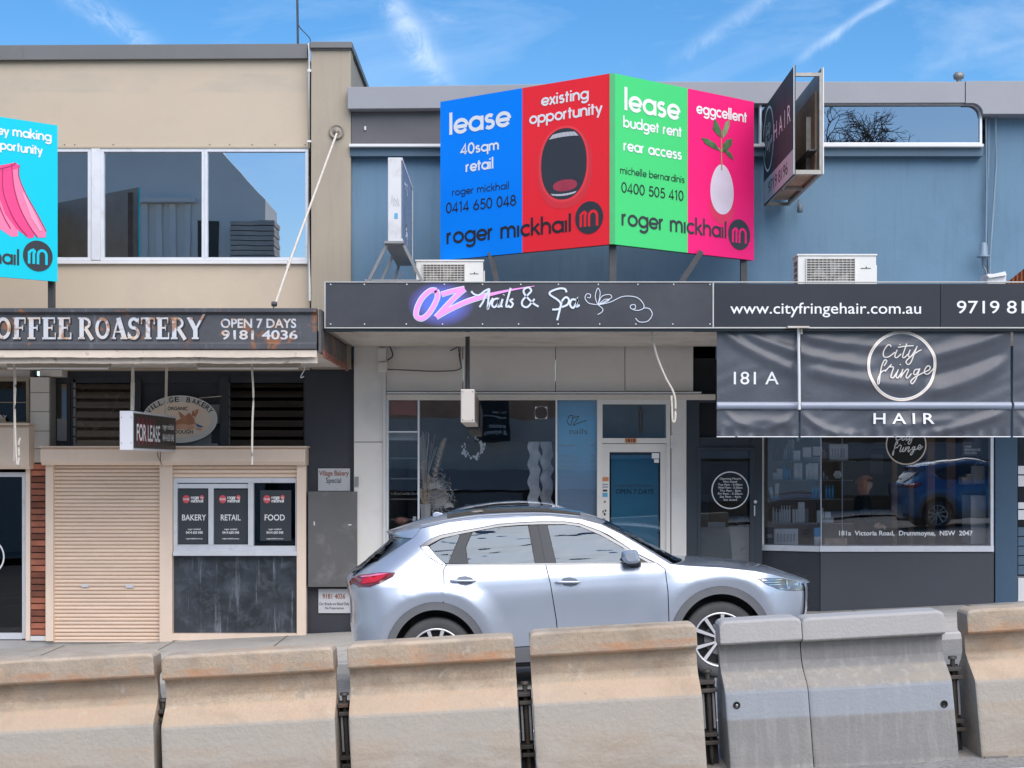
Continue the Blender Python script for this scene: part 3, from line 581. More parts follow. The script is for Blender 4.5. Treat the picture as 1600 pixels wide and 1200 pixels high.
# mirrored clerestory
fm = M(); out = [(1187,161.5)]+rc(1517,178,17.5,90,0)+[(1534.5,224.3),(1187,224.3)]; inn = [(1190,163.5)]+rc(1516,179,15,90,0)+[(1531,222.5),(1190,222.5)]
O = [P(u,v,20.03) for u, v in out]; I = [P(u,v,20.03) for u, v in inn]; n = len(O)
fm.add(O+I, [(i,(i+1)%n,(i+1)%n+n,i+n) for i in range(n)]); fm.add([p for p in O]+[p+Vector((0,.1,0)) for p in O], [(i,(i+1)%n,(i+1)%n+n,i+n) for i in range(n)]); fm.add([p for p in I]+[p+Vector((0,.05,0)) for p in I], [(i,(i+1)%n,(i+1)%n+n,i+n) for i in range(n)])
fo = fm.build('clerestory_window', alu, bb); g = M(); g.poly([(1189,162.8),(1518,162.8),(1528,168),(1532,180),(1532,223.5),(1189,223.5)], 20.06, .01); g.build('pane', win_sky, fo)
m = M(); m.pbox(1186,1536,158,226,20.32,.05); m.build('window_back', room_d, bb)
# ground floor: nail salon
m = M(); m.pbox(553, 603, 533, 1010, 20.1, .5); m.build('pilaster', grey_p, bb, .006)
m = M(); m.pbox(553.5, 602, 690.2, 691.2, 20.096, .01); m.build('pilaster_joint', steel_d, bb)
for a, b in [(604, 722.5), (723.5, 867.5), (868.5, 976), (977, 1083)]:
    m = M(); m.pbox(a, b, 533, 611, 20.16, .2); m.build('wall_board', grey_w, bb, .003)
m = M(); m.pbox(1083.5, 1118, 533, 614.5, 20.2, .2); m.build('black_board', black_g, bb)
m = M(); m.pbox(604, 1096, 612.2, 614.8, 20.08, .25); m.build('rail', whitep, bb)
m = M(); m.pbox(603.5, 1118, 616, 624.8, 20.10, .18); m.build('window_head', pbr('head_board', (.74,.67,.59), .7, var=.06), bb, .004)
fz = M(); fz.pbox(603.5, 607, 624.8, 900, 20.13, .1); fz.pbox(652.5, 655.5, 624.8, 900, 20.14, .08); fz.pbox(868, 871, 624.8, 900, 20.14, .08); fz.pbox(607, 652.5, 673.5, 676, 20.14, .06); fz.pbox(607, 868, 900, 906, 20.12, .15)
fzo = fz.build('shop_window', alu, bb, .003)
for a, b, c, d in [(607, 652.5, 676.3, 899), (607, 652.5, 625, 673.3), (655.5, 868, 625, 899), (871, 932, 625, 899)]:
    x0_, x1_, zt_, zb_ = PX(a+.1, 20.17), PX(b-.1, 20.17), PZ(c, 20.17), PZ(d, 20.17); ty = 20.17-.017*(PZ(760,20.17)-zt_); by = 20.17-.017*(PZ(760,20.17)-zb_)
    g = M(); q = [Vector((x0_,by,zb_)), Vector((x1_,by,zb_)), Vector((x1_,ty,zt_)), Vector((x0_,ty,zt_))]; g.hull(q, [p+Vector((0,.008,0)) for p in q]); g.build('pane', shop_gl, fzo)
m = M(); m.pbox(603, 934, 906, 1000, 20.14, .2); m.build('stall_riser', grey_w, bb)
# nail salon door
m = M(); m.pbox(933, 941, 624.8, 990, 20.11, .15); m.pbox(1041, 1047.5, 624.8, 990, 20.11, .15); m.pbox(941, 1041, 624.8, 631.5, 20.11, .15); m.pbox(941, 1041, 684.5, 692.5, 20.11, .15); m.build('door_frame', grey_p, bb, .004)
m = M(); m.pbox(1049, 1072.5, 624.8, 990, 20.13, .3); m.pbox(1048, 1053, 680, 700, 20.10, .05); m.build('door_post', grey_p, bb, .004)
m = M(); m.pbox(941.2, 1040.8, 631.7, 684.3, 20.18, .008); m.build('transom_pane', door_gl, bb)
dr = M(); dr.pbox(935.5+5.5, 952, 693.3, 980, 20.15, .05); dr.pbox(1032, 1040.8, 693.3, 980, 20.15, .05); dr.pbox(952, 1032, 693.3, 706.5, 20.15, .05); dr.pbox(952, 1032, 965, 980, 20.15, .05); dro = dr.build('door', grey_p, bb, .003)
g = M(); g.pbox(952.2, 1031.8, 706.7, 964.8, 20.175, .008); g.build('pane', door_gl, dro)
m = M(); m.tube([P(938,808,20.1), P(938,845,20.1)], .01); m.build('door_handle', alu, dro)
m = M(); m.lathe([(.03,-.04),(.03,0)], P(1050.5,698,20.1), 'Y', 12); m.tube([P(1051,692,20.07), P(1060,693,20.07)], .006); m.build('door_latch', alu, bb)
x0, x1 = PX(604,W), PX(1046,W)
room(bb, 'nail_room', x0, x1, 20.4, 25, gz(0,W), PZ(600,W), room_m)
m = M(); m.box(x0+.1, PX(868,22.5), 23, 23.05, gz(0,W), PZ(690,23)); m.build('inner_partition', room_d, bb)
# black board
m = M(); m.box(PX(607.5,20.3), PX(651,20.3), 20.30, 20.33, PZ(648.5,20.3), PZ(625.5,20.3)); m.build('red_header', pbr('maroon', (.42,.07,.08), .6, var=.1), bb)
m = M(); m.pbox(607.5, 652, 677, 688, 20.3, .02); m.build('blind', pbr('blind_grey', (.42,.43,.45), .7), bb)
m = M()
for k in range(4): m.pbox(608, 651, 715+k*32, 717+k*32, 20.9, .3)
m.build('inner_shelf', greyst, bb)
# wavy curtain strips
for u in (826, 846):
    m = M(); n = 28; vs = []
    for i in range(n+1):
        z = PZ(690+(800-690)*i/n, 20.6); dx = .018*math.sin(i*.9+u); 
        vs += [(PX(u,20.6)+dx, 20.6, z), (PX(u+17,20.6)+dx*.8+.01*math.sin(i*1.3), 20.62, z)]
    m.add(vs, [(2*i,2*i+1,2*i+3,2*i+2) for i in range(n)], True); m.build('curtain_strip', pbr('curtain', (.5,.52,.57), .4, var=.35, vscale=6), bb)
# hair salon front
m = M(); m.pbox(1072.8, 1093, 624, 990, 20.15, .3); m.pbox(1093, 1173, 683, 704, 20.17, .2); m.pbox(1173, 1191, 683, 990, 20.16, .3); m.pbox(1093,1118,615,629,20.17,.2); m.build('black_frame', pbr('black_blue_paint', (.035,.045,.06), .5, var=.1), bb, .004)
m = M(); m.pbox(1081, 1119, 629, 683, 20.2, .05); m.build('black_transom', black_g, bb)
dh = M(); win_frame(dh, 1090, 1179, 699, 985, 20.14, 5, .05); dh.pbox(1172,1179,704,980,20.139,.045)
dho = dh.build('door', pbr('black_blue_paint', (.035,.045,.06)), bb, .004)
g = M(); g.pbox(1095, 1172, 704.5, 979, 20.165, .008); g.build('pane', door_gl, dho)
m = M(); m.tube([P(1179,790,20.08), P(1179,806,20.08)], .009); m.lathe([(.022,-.03),(.022,0)], P(1180,784,20.12), 'Y', 12); m.build('door_handle', whitep, dho)
BY = 19.95
sp = M(); A = Vector((PX(1190,20.3), 20.3, 0)); B = Vector((PX(1283,BY), BY, 0))
def splay(z0, z1, dy=0, a=0, b=1):
    p = A.lerp(B, a); q = A.lerp(B, b); dn = Vector((0, .03, 0)); o_ = Vector((0, dy, 0))
    return [Vector((p.x,p.y,z0))+o_, Vector((q.x,q.y,z0))+o_, Vector((q.x,q.y,z1))+o_, Vector((p.x,p.y,z1))+o_]
zs0, zs1 = PZ(853,BY), PZ(560,BY)
g = M(); v4 = splay(zs0, zs1); g.hull(v4, [p+Vector((0,.01,0)) for p in v4]); g.build('side_pane', shop_gl, bb)
g = M(); g.pbox(1284, 1547, 560, 853, BY, .01); g.build('front_pane', shop_gl, bb)
m = M(); m.pbox(1548, 1552.5, 560, 862, BY-.02, .1); m.pbox(1282.7, 1283.6, 560, 853, BY-.004, .014); m.build('window_post', alu, bb)
m = M(); m.pbox(1190.5, 1193.5, 683, 855, 20.27, .05); m.build('side_post', whitep, bb)
m = M(); m.pbox(1281, 1553, 853.2, 862, BY-.04, .3); v4 = splay(PZ(862,BY), PZ(853.2,BY), -.03); m.hull(v4, [p+Vector((0,.3,0)) for p in v4]); m.build('window_sill', alu, bb)
gzr = .047*5
m = M(); m.box(PX(1282,BY), PX(1553,BY), BY, BY+.2, gzr-.15, PZ(862.4,BY)); m.build('counter_front', charcoal, bb, .004)
m = M(); v4 = splay(-.1, PZ(862.4,BY), .02); m.hull(v4, [p+Vector((0,.1,0)) for p in v4]); m.build('counter_return', black_w, bb)
m = M(); m.pbox(1555, 1590, 540, 1010, 20.0, .4); m.build('blue_pilaster', pbr('pilaster_blue', (.05,.105,.17), .6, var=.08), bb, .005)
hx0, hx1 = PX(1080,W), PX(1553,W)
m = M(); m.box(hx0-.05, hx1+.05, 25.5, 25.55, gz(4,W)-.05, 5.0); m.box(hx0-.05, hx0, 20.55, 25.5, gz(4,W), 5.0); m.box(hx1, hx1+.05, 20.4, 25.5, gz(4,W), 5.0); m.build('hair_room', room_m, bb)
m = M(); m.box(hx0, hx1, 20.55, 25.5, gz(4,W)-.05, gz(4,W)+.02); m.build('hair_floor', pbr('pale_tiles', (.62,.60,.57), .4), bb)
m = M(); m.box(hx0-.05, hx1+.05, 23.8, 30, 5.0, 5.1); m.box(hx0-.05, hx0+.9, 20.51, 23.8, 5.0, 5.1); m.box(hx1-.2, hx1+.05, 20.51, 23.8, 5.0, 5.1); m.build('shop_roof', room_m, bb)
g = M(); g.box(hx0+.9, hx1-.2, 20.52, 23.8, 5.03, 5.04); g.build('added_skylight', glass('added_skylight_glass', (.9,.92,.93), .08), bb)  # invented roof glazing, added to bring daylight onto the window display
m = M(); m.box(PX(1282,BY), PX(1553,BY), BY+.2, 20.4, PZ(900,BY), PZ(862.5,BY)); m.build('display_shelf', greyst, bb)
posts = [(1395,1402,22),(1421,1428,22),(1450,1461,21.6),(1482,1493,21.6)]
for a, b, d in posts:
    m = M(); m.box(PX(a,d), PX(b,d), d, d+.1, gz(5,W), PZ(560,d)); m.build('timber_post', pbr('timber', (.55,.33,.19), .6, var=.2, vscale=4), bb)
m = M(); m.box(PX(1517,20.5), PX(1547,20.5), 20.5, 20.9, PZ(850,20.5), PZ(774,20.5)); m.build('white_cabinet', pbr('cabinet', (.8,.78,.76), .6), bb, .005)
m = M(); m.box(PX(1286,23), PX(1400,23), 22.8, 23.3, gz(5,W), PZ(818,23)); m.build('reception_desk', pbr('desk', (.13,.11,.095), .6), bb)
m = M(); m.box(PX(1360,24), PX(1380,24), 24, 24.03, PZ(740,24), PZ(710,24)); m.build('framed_notice', pbr('notice', (.16,.15,.15), .6), bb, .01)
m = M(); m.box(PX(1288,24), PX(1560,24), 24.6, 24.65, PZ(830,24), PZ(700,24)); m.build('back_panel', pbr('back_panel', (.075,.065,.055), .7), bb)
# next shop at the right edge
m = M(); m.pbox(1591, 1720, 540, 900, 20.3, .1); m.build('next_window', black_g, bb)
m = M(); m.pbox(1591, 1720, 903, 945, 20.1, .2); m.build('next_base', whitep, bb)
for k in range(5):
    m = M(); m.pbox(1591, 1720, 824+k*15, 837.5+k*15, 20.15, .05); m.build('siding_board', blue_t, bb)
nots = [(1591,1604,728,741),(1591,1605,743,760),(1591,1606,785,795),(1591,1606,797,812)]
for a, b, c, d in nots:
    nt_ = M(); nt_.pbox(a, b+14, c, d, 20.28, .004); o = nt_.build('notice', white_f, bb)
m = M(); m.box(-1, hx0-.06, 20.7, 30, 4.4, 7.0); m.build('upper_volume', blue_t, bb)
# small things on the blue building
vt = thing('roof_vent', 'small round galvanised vent on the pale parapet', 'vent', P(1498, 127, 20.2)); vt2 = M(); vt2.lathe([(.035,-.02),(.035,.03),(.065,.035),(.075,.08),(.05,.115),(0,.125)], P(1498,127,20.2), 'Z', 16); vt2.build('cap', greyst, vt)
cd = thing('service_conduit', 'grey service pipes with an insulator running down the blue wall', 'pipe', P(1545, 440, 20.1))
m = M(); m.tube([P(1541,180,20.12),P(1541,300,20.12),P(1540.5,382,20.12)], .014); m.tube([P(1556,180,20.12),P(1556,260,20.12),P(1552,330,20.12),P(1547,400,20.12),P(1546,443,20.1)], .014); m.tube([P(1545,180,20.14), P(1544.5,260,20.14), P(1542,300,20.14), P(1543,443,20.14)], .009); m.build('conduit', pbr('conduit', (.22,.30,.38), .5), cd)
m = M(); m.lathe([(.03,.16),(.05,.13),(.055,0),(.085,-.02),(.085,-.035),(.03,-.04),(.022,-.12),(.0,-.13)], P(1537,398,20.0), 'Z', 16); m.build('insulator', pbr('insulator', (.20,.28,.36), .4), cd)
m = M(); m.tube(resample([P(1538,408,20),P(1536,415,20.05),P(1541,425,20.05),P(1541,443,20.05)]), .012, 6); m.build('lead', greyst, cd)
lm = thing('bullet_lamp', 'small dark bullet floodlight fixed to the blue wall under the hair sign', 'lamp', P(1249, 322, 20.1))
m = M(); m.tube([P(1248,312,20.15), P(1248,322,20.05)], .012); m.lathe([(.02,.05),(.035,.03),(.04,-.05),(.03,-.06)], P(1250,325,19.98), 'Z', 12); m.build('body', pbr('lampgrey', (.14,.16,.19), .5), lm)
rs = thing('rusty_sheet', 'rust red corrugated iron sheet above the awning at the right edge', 'metal sheet', P(1590, 443, 19.2))
m = M(); n = 36; vs = []
for i in range(n+1):
    u = 1571+i*1.6; top = 443-min(24, max(1, (u-1571)*.8)); y = 19.2+.02*math.sin(i*math.pi/2)
    vs += [P(u, 446, y), P(u, top, y)]
m.add(vs, [(2*i,2*i+2,2*i+3,2*i+1) for i in range(n)]); m.build('sheet', pbr('rust_sheet', (.27,.085,.035), .85, var=.35, vscale=4, streak=((.12,.05,.03), .7, .5)), rs)
m = M(); m.pbox(1543, 1572, 428, 443, 19.25, .3); m.poly([(1542,430),(1571,424),(1573,430),(1546,434)], 19.2, .2); m.build('flashing', whitep, rs)
# conduit and cables above the nail salon
jb = thing('junction_box', 'grey junction box with black cables above the nail salon window', 'box', P(597, 580, 20.1))
m = M(); m.pbox(590.5, 603, 544, 565, 20.02, .08); m.pbox(591, 604.5, 566, 580.5, 20.0, .1); m.build('box', grey_p, jb, .004)
m = M(); m.tube(resample([P(607,538,20.1),P(612,548,20.1),P(613,557,20.1),P(605,563,20.08)]), .01, 6); m.tube(resample([P(605,577,20.12),P(640,578.5,20.12),P(680,580,20.12),P(718,577,20.12),P(718,560,20.12),P(716,540,20.12)]), .008, 6); m.tube(resample([P(703,548,20.12),P(712,544,20.12),P(716,538,20.12)]), .008, 6); m.tube(resample([P(721,576,20.11),P(719,560,20.11),P(719,540,20.11)]), .008, 6); m.build('cable', steel_d, jb)
m = M(); m.tube([P(600,580,20.05), P(600,870,20.05)], .016); m.build('conduit', whitep, jb)
kp = tag(M().pbox(554, 560, 745, 760, 20.06, .04).build('keypad', greyst, None, .004), 'small dark keypad on the grey pilaster beside the bakery sign', 'keypad')

# ------------------------------------------------------------------ right awning
RA = 17.6
ra = thing('awning', 'long charcoal street awning lettered OZ Nails & Spa in front of the blue building', 'awning', (2, RA, PZ(512, RA)))
ozm = pbr('oz_fascia', (.056,.059,.070), .42, metal=.0, var=.3, vscale=.9, bump=.25, bscale=4, spec=.35)
def halo():
    nt = ozm.node_tree; N = nt.nodes; L = nt.links; b = N['Principled BSDF']; src = b.inputs['Base Color'].links[0].from_socket
    t = N.new('ShaderNodeTexCoord'); mp = N.new('ShaderNodeMapping'); c = P(689, 475, RA); o = Vector(ra['_o'])
    sc = (1/.40, 0, 1/.27); mp.inputs['Scale'].default_value = sc; mp.inputs['Location'].default_value = (-(c.x-o.x)*sc[0], 0, -(c.z-o.z)*sc[2]); L.new(t.outputs['Object'], mp.inputs[0])
    g = N.new('ShaderNodeTexGradient'); g.gradient_type = 'SPHERICAL'; L.new(mp.outputs[0], g.inputs[0])
    r = N.new('ShaderNodeValToRGB'); r.color_ramp.elements[0].color = (0,0,0,1); r.color_ramp.elements[1].position = .55; r.color_ramp.elements[1].color = (1,1,1,1); L.new(g.outputs[0], r.inputs[0])
    x = N.new('ShaderNodeMix'); x.data_type = 'RGBA'; L.new(r.outputs[0], x.inputs[0]); L.new(src, x.inputs[6])
    x2 = N.new('ShaderNodeMix'); x2.data_type = 'RGBA'; L.new(g.outputs[0], x2.inputs[0]); x2.inputs[6].default_value = (.20,.16,.62,1); x2.inputs[7].default_value = (.05,.22,.85,1); L.new(x2.outputs[2], x.inputs[7]); L.new(x.outputs[2], b.inputs['Base Color'])
halo()
hairm = pbr('hair_fascia', (.036,.041,.052), .6, metal=0, spec=.25, var=.12, vscale=.6, bump=.12, bscale=3)
# each fascia panel is its own sheet
m = M(); m.pbox(509, 1115, 441.5, 510, RA, .02); m.build('fascia', ozm, ra)
for a, b in [(1116, 1469), (1470, 1990)]:
    m = M(); m.pbox(a, b, 443.5, 510.5, RA-.01, .03); m.build('fascia', hairm, ra)
m = M(); m.pbox(506.5, 1990, 439.8, 441.3, RA-.012, .06); m.pbox(506.5, 1990, 511, 513, RA-.012, .06); m.pbox(506.5, 508.8, 441.3, 511, RA-.012, .05); m.pbox(1113.5, 1115.5, 441.5, 511, RA-.008, .02); m.build('fascia_trim', pbr('trim_silver', (.55,.53,.5), .4, metal=.6), ra)
m = M(); m.pbox(507, 1990, 514, 517.5, RA+.02, .1); m.build('bottom_channel', black_g, ra)
sv = M(); rnd = random.Random(2)
for k in range(11):
    for v in (444.5, 506.5): sv.lathe([(.009,-.006),(.006,-.01),(0,-.01)], P(513+k*60+rnd.uniform(-4,4), v, RA), 'Y', 8)
sv.build('screws', whitep, ra, kind='stuff')
zt, zo = PZ(441, RA), PZ(514, RA); xl, xr = PX(507.5, RA), PX(1990, RA)
m = M(); m.box(xl, xl+.03, RA+.05, 20.1, zo, zt-.01); m.build('end_fascia', pbr('end_dark', (.06,.055,.055), .6, var=.25, vscale=4, stain=[((.22,.15,.11), 4, .56, .7, .6)]), ra)
m = M(); m.box(xl+.03, xr, RA+.05, 20.19, zt-.16, zt-.13); m.build('roof_sheet', greyst, ra)
m = M(); m.box(xl+.03, xr, RA+.12, 20.09, zo-.004, zo+.02); m.build('soffit', pbr('soffit_ply', (.70,.64,.57), .75, var=.12, vscale=1, stain=[((.45,.37,.30), 1.8, .48, .72, .7), ((.33,.19,.1), 3, .62, .74, .5)], fine=.1), ra)
m = M(); m.hull([P(546,541,20.05), P(550,534,20.05), P(513,514,17.75), P(509,517,17.75)], [P(552,541,20.05), P(556,534,20.05), P(520,514,17.75), P(516,517,17.75)]); m.build('edge_batten', pbr('stained_batten', (.33,.27,.22), .8, var=.25, vscale=4), ra)
for u in (950, ):
    m = M(); m.tube([P(951,512,17.7), P(930,539,20.0)], .012); m.build('soffit_joint', steel_d, ra)
fl = flat(RA)
pink = pbr('pink_print', (.90,.36,.82), .45, var=.03); outl = pbr('pale_outline', (.74,.84,.92), .45); scr = pbr('script_print', (.70,.76,.86), .45)
CU, CV, SC = 630, 430, 3.9
Ostr = [(205,95),(165,95),(115,140),(85,200),(80,248),(110,265),(150,240),(190,180),(210,125),(200,92)]
Zs = [[(232,118),(300,98),(375,82)], [(375,84),(300,150),(200,258)], [(200,256),(290,206),(400,157),(520,120)]]
Zt = [(520,120),(650,92),(800,66)]
px_strokes(fl, [Ostr]+Zs, CU, CV, SC, 9.2, .003).build('letter_outline', outl, ra)
px_strokes(fl, [Ostr]+Zs, CU, CV, SC, 6.6, .006).build('lettering', pink, ra)
mm = M(); ribbon(mm, fl, resample([fl.pix(CU+x/SC, CV+y/SC) for x, y in Zt]), .042, .0078, .006); mm.build('letter_tail', pink, ra)
ns = [[(415,98),(432,116),(462,122),(500,95),(525,88),(500,130),(485,165),(465,195)], [(525,88),(520,140),(515,205),(532,165),(548,140)],
 [(578,142),(552,150),(541,180),(555,195),(575,178),(584,145),(578,190),(592,188)], [(606,145),(596,185),(606,192)], [(612,122),(614,118)], [(655,78),(628,180),(636,192),(648,185)], [(670,145),(652,155),(668,175),(657,195),(640,190)],
 [(825,192),(790,170),(742,120),(735,90),(763,75),(780,95),(760,120),(727,155),(727,185),(755,195),(785,165),(800,145)],
 [(995,105),(985,85),(950,82),(900,100),(895,120),(940,150),(960,175),(950,205),(908,210)], [(965,165),(952,220),(938,275)], [(965,160),(990,135),(1010,150),(1000,180),(965,195)], [(1052,150),(1027,150),(1016,180),(1035,200),(1055,170),(1064,140),(1056,190),(1075,182)]]
px_strokes(fl, ns, CU, CV, SC, 3.0, .0092).build('lettering', scr, ra)
fs = [[(1180,180),(1130,170),(1108,140),(1118,115),(1140,118),(1138,138),(1122,135)], [(1185,180),(1170,130),(1185,80),(1200,110),(1187,180)], [(1187,180),(1210,130),(1255,118),(1270,135),(1240,155),(1187,180)], [(1187,181),(1225,150),(1255,148),(1235,165),(1190,181)], [(1185,180),(1215,205),(1210,225),(1185,240)],
 [(1187,182),(1260,165),(1340,130),(1420,135),(1460,170),(1465,200),(1430,215),(1390,205),(1385,185),(1410,180),(1415,200),(1400,208)], [(1465,200),(1500,205),(1517,240),(1490,280),(1440,285),(1415,262)]]
px_strokes(fl, fs, CU, CV, SC, 1.15, .0092).build('flourish', scr, ra)
fh = flat(RA-.01)
sans(fh, 'www.cityfringehair.com.au', fh.pix(1141,0)[0], fh.pix(1439,0)[0], fh.pix(0,490)[1], 18*RA/F, .003, .004).build('lettering', white_f, ra)
sans(fh, '9719 8196', fh.pix(1495,0)[0], fh.pix(1640,0)[0], fh.pix(0,489.5)[1], 20.5*RA/F, .003, .004).build('lettering', white_f, ra)
# ------------------------------------------------------------------ cloth banners below the awning
cloth = pbr('banner_vinyl', (.082,.09,.108), .34, var=.12, vscale=1.5, spec=.5, bump=.3, bscale=14, stain=[((.105,.112,.13), 2, .5, .8, .7)])
BD = 17.7
def fold(u, v, k):
    d = 0
    # long draped creases: ridge lines running between hanging points
    for (ua, va, ub, vb, uc, vc, w, a) in FOLDS:
        if u < (ua if ua < uc else uc)-5 or u > max(ua, uc)+5: continue
        t = (u-ua)/(uc-ua); vv = (1-t)**2*va+2*t*(1-t)*vb+t*t*vc
        e = (v-vv)/w; d += a*math.exp(-e*e)*max(0, min(1, 6*t, 6*(1-t)))
    d += .005*math.sin(u*.021+v*.05+k)+.003*math.sin(u*.07-v*.04)+.0015*math.sin(u*.09+v*.17+2.2*math.sin(v*.06+u*.013))
    return d*.95
FOLDS = [(1150,515,1300,565,1370,572,9,.032),(1128,520,1190,560,1250,583,10,.030),(1250,573,1330,600,1440,605,12,.036),(1440,560,1500,545,1578,520,10,.034),(1440,612,1510,610,1578,560,13,.036),(1250,525,1350,545,1420,540,7,.018),(1440,590,1500,575,1578,548,8,-.018),
         (1250,645,1290,690,1350,676,7,.030),(1440,680,1510,668,1576,642,8,.034),(1380,668,1430,660,1500,655,7,.016),(1122,670,1170,650,1248,665,8,.02),(1128,640,1160,700,1249,640,6,.018),(1583,640,1610,690,1690,660,8,.02)]
def banner(u0, u1, label):
    t_ = thing('banner', label, 'banner', P((u0+u1)/2, 682, BD), 'vinyl banners hung under the hair salon awning')
    for (v0, v1, nm) in [(517.5, 628, 'upper_cloth'), (641, 682, 'lower_cloth')]:
        nu = int((u1-u0)/2.6); nv = int((v1-v0)/2.4); vs = []
        for j in range(nv+1):
            for i in range(nu+1):
                u = u0+(u1-u0)*i/nu; v = v0+(v1-v0)*j/nv; e = 0
                if nm == 'lower_cloth': e = .02*math.sin((u-u0)*.05)*((v-v0)/41)+.012*math.sin(u*.28)*max(0, (v-668)/14); v2 = v+(1.2*math.sin(u*.11) if j == nv else 0)
                else: v2 = v
                p = P(u, v2, BD); vs.append((p.x, p.y-fold(u, v, u0*.01)-e, p.z))
        m = M(); m.add(vs, [(j*(nu+1)+i, j*(nu+1)+i+1, (j+1)*(nu+1)+i+1, (j+1)*(nu+1)+i) for j in range(nv) for i in range(nu)], True)
        m.build(nm, cloth, t_)
    m = M(); m.tube([P(u0, 634, BD), P(u1, 634, BD)], .046, 16); m.build('bottom_pole', pbr('pole_sleeve', (.30,.34,.42), .3, var=.08, spec=.7), t_)
    m = M(); m.pbox(u0, u1, 681.6, 683, BD-.03, .01); m.build('hem', white_f, t_)
    return t_
b1 = banner(1120, 1247.5, 'narrow charcoal banner lettered 181 A')
b2 = banner(1251, 1579, 'wide charcoal banner with the round city fringe emblem and HAIR')
b3 = banner(1583, 1705, 'charcoal banner with no lettering, cut off by the right edge')
def conform(m, off):
    nv = []
    for x, y, z in m.v:
        u = 800+x*F/BD; v = HOR-(z-EYE)*F/BD; nv.append((x, BD-fold(u, v, CONF_U*.01)-off-(y_off(y)), z))
    m.v = nv; return m
def y_off(y): return max(0, FBY-y)
FBY = BD-.055; CONF_U = 1120
fb = flat(BD-.055)
conform(sans(fb, '181 A', fb.pix(1147.5,0)[0], fb.pix(1218,0)[0], fb.pix(0,600)[1], 20.5*BD/F, .0, .004), .005).build('lettering', white_f, b1)
fb2 = flat(BD-.062)
CONF_U = 1251
conform(sans(fb2, 'H A I R', fb2.pix(1366,0)[0], fb2.pix(1461,0)[0], fb2.pix(0,662)[1], 17.5*BD/F, .0, .01, spacing=1.0), .022).build('lettering', white_f, b2)
cream_pr = pbr('champagne_print', (.82,.70,.58), .4)
ca, cbb = fb.pix(1410.4, 571.5)
conform(ring(fb, ca, cbb, 53*BD/F, 53.5*BD/F, 2.6*BD/F, .002, 90), .006).build('emblem_ring', cream_pr, b2); conform(ring(fb, ca, cbb, 50.6*BD/F, 51*BD/F, 1.8*BD/F, .003, 90), .006).build('emblem_ring', white_f, b2)
CF = [[(325,258),(318,240),(290,245),(258,300),(262,352),(310,350),(365,308)], [(388,285),(365,345),(385,360),(425,325)], [(410,238),(416,232)], [(480,225),(440,345),(460,358),(492,325)], [(395,262),(470,250),(545,245)],
 [(512,285),(495,340),(520,348),(575,265)], [(580,250),(550,330),(515,412),(485,425),(475,395),(520,350),(590,300),(622,285)],
 [(262,440),(288,395),(268,383),(240,440),(218,540),(205,612),(192,605),(200,560),(235,500),(275,480)], [(270,495),(330,428),(318,450),(352,455),(325,545),(350,552),(385,500)], [(398,475),(375,540),(393,556),(432,500)], [(415,430),(420,424)],
 [(442,470),(420,548),(432,530),(478,475),(496,482),(472,540),(485,558),(525,515)], [(598,472),(560,478),(545,518),(568,522),(600,475)], [(605,465),(570,560),(532,612),(515,592),(555,550),(600,525),(650,500)], [(650,500),(695,478),(705,452),(680,440),(652,480),(655,512),(690,516),(742,462)]]
conform(px_strokes(fb, CF, 1340, 500, 6.154, 1.9, .003, 6), .006).build('lettering', cream_pr, b2)
conform(px_strokes(fb, CF, 1340.4, 499.8, 6.154, 1.0, .009, 6), .006).build('letter_highlight', white_f, b2)
bc = thing('banner_strap', 'white strap hanging between the two banners from a metal bracket', 'strap', P(1249, 640, 17.6)); m = M(); m.tube([P(1247.5,513,17.62), P(1248.5,580,17.6), P(1249,640,17.58)], .018); m.build('strap', whitep, bc); m = M(); m.pbox(1231,1265,509.5,512,17.5,.1); m.pbox(1251,1254,514,522,17.6,.02); m.build('bracket', ropem, bc)
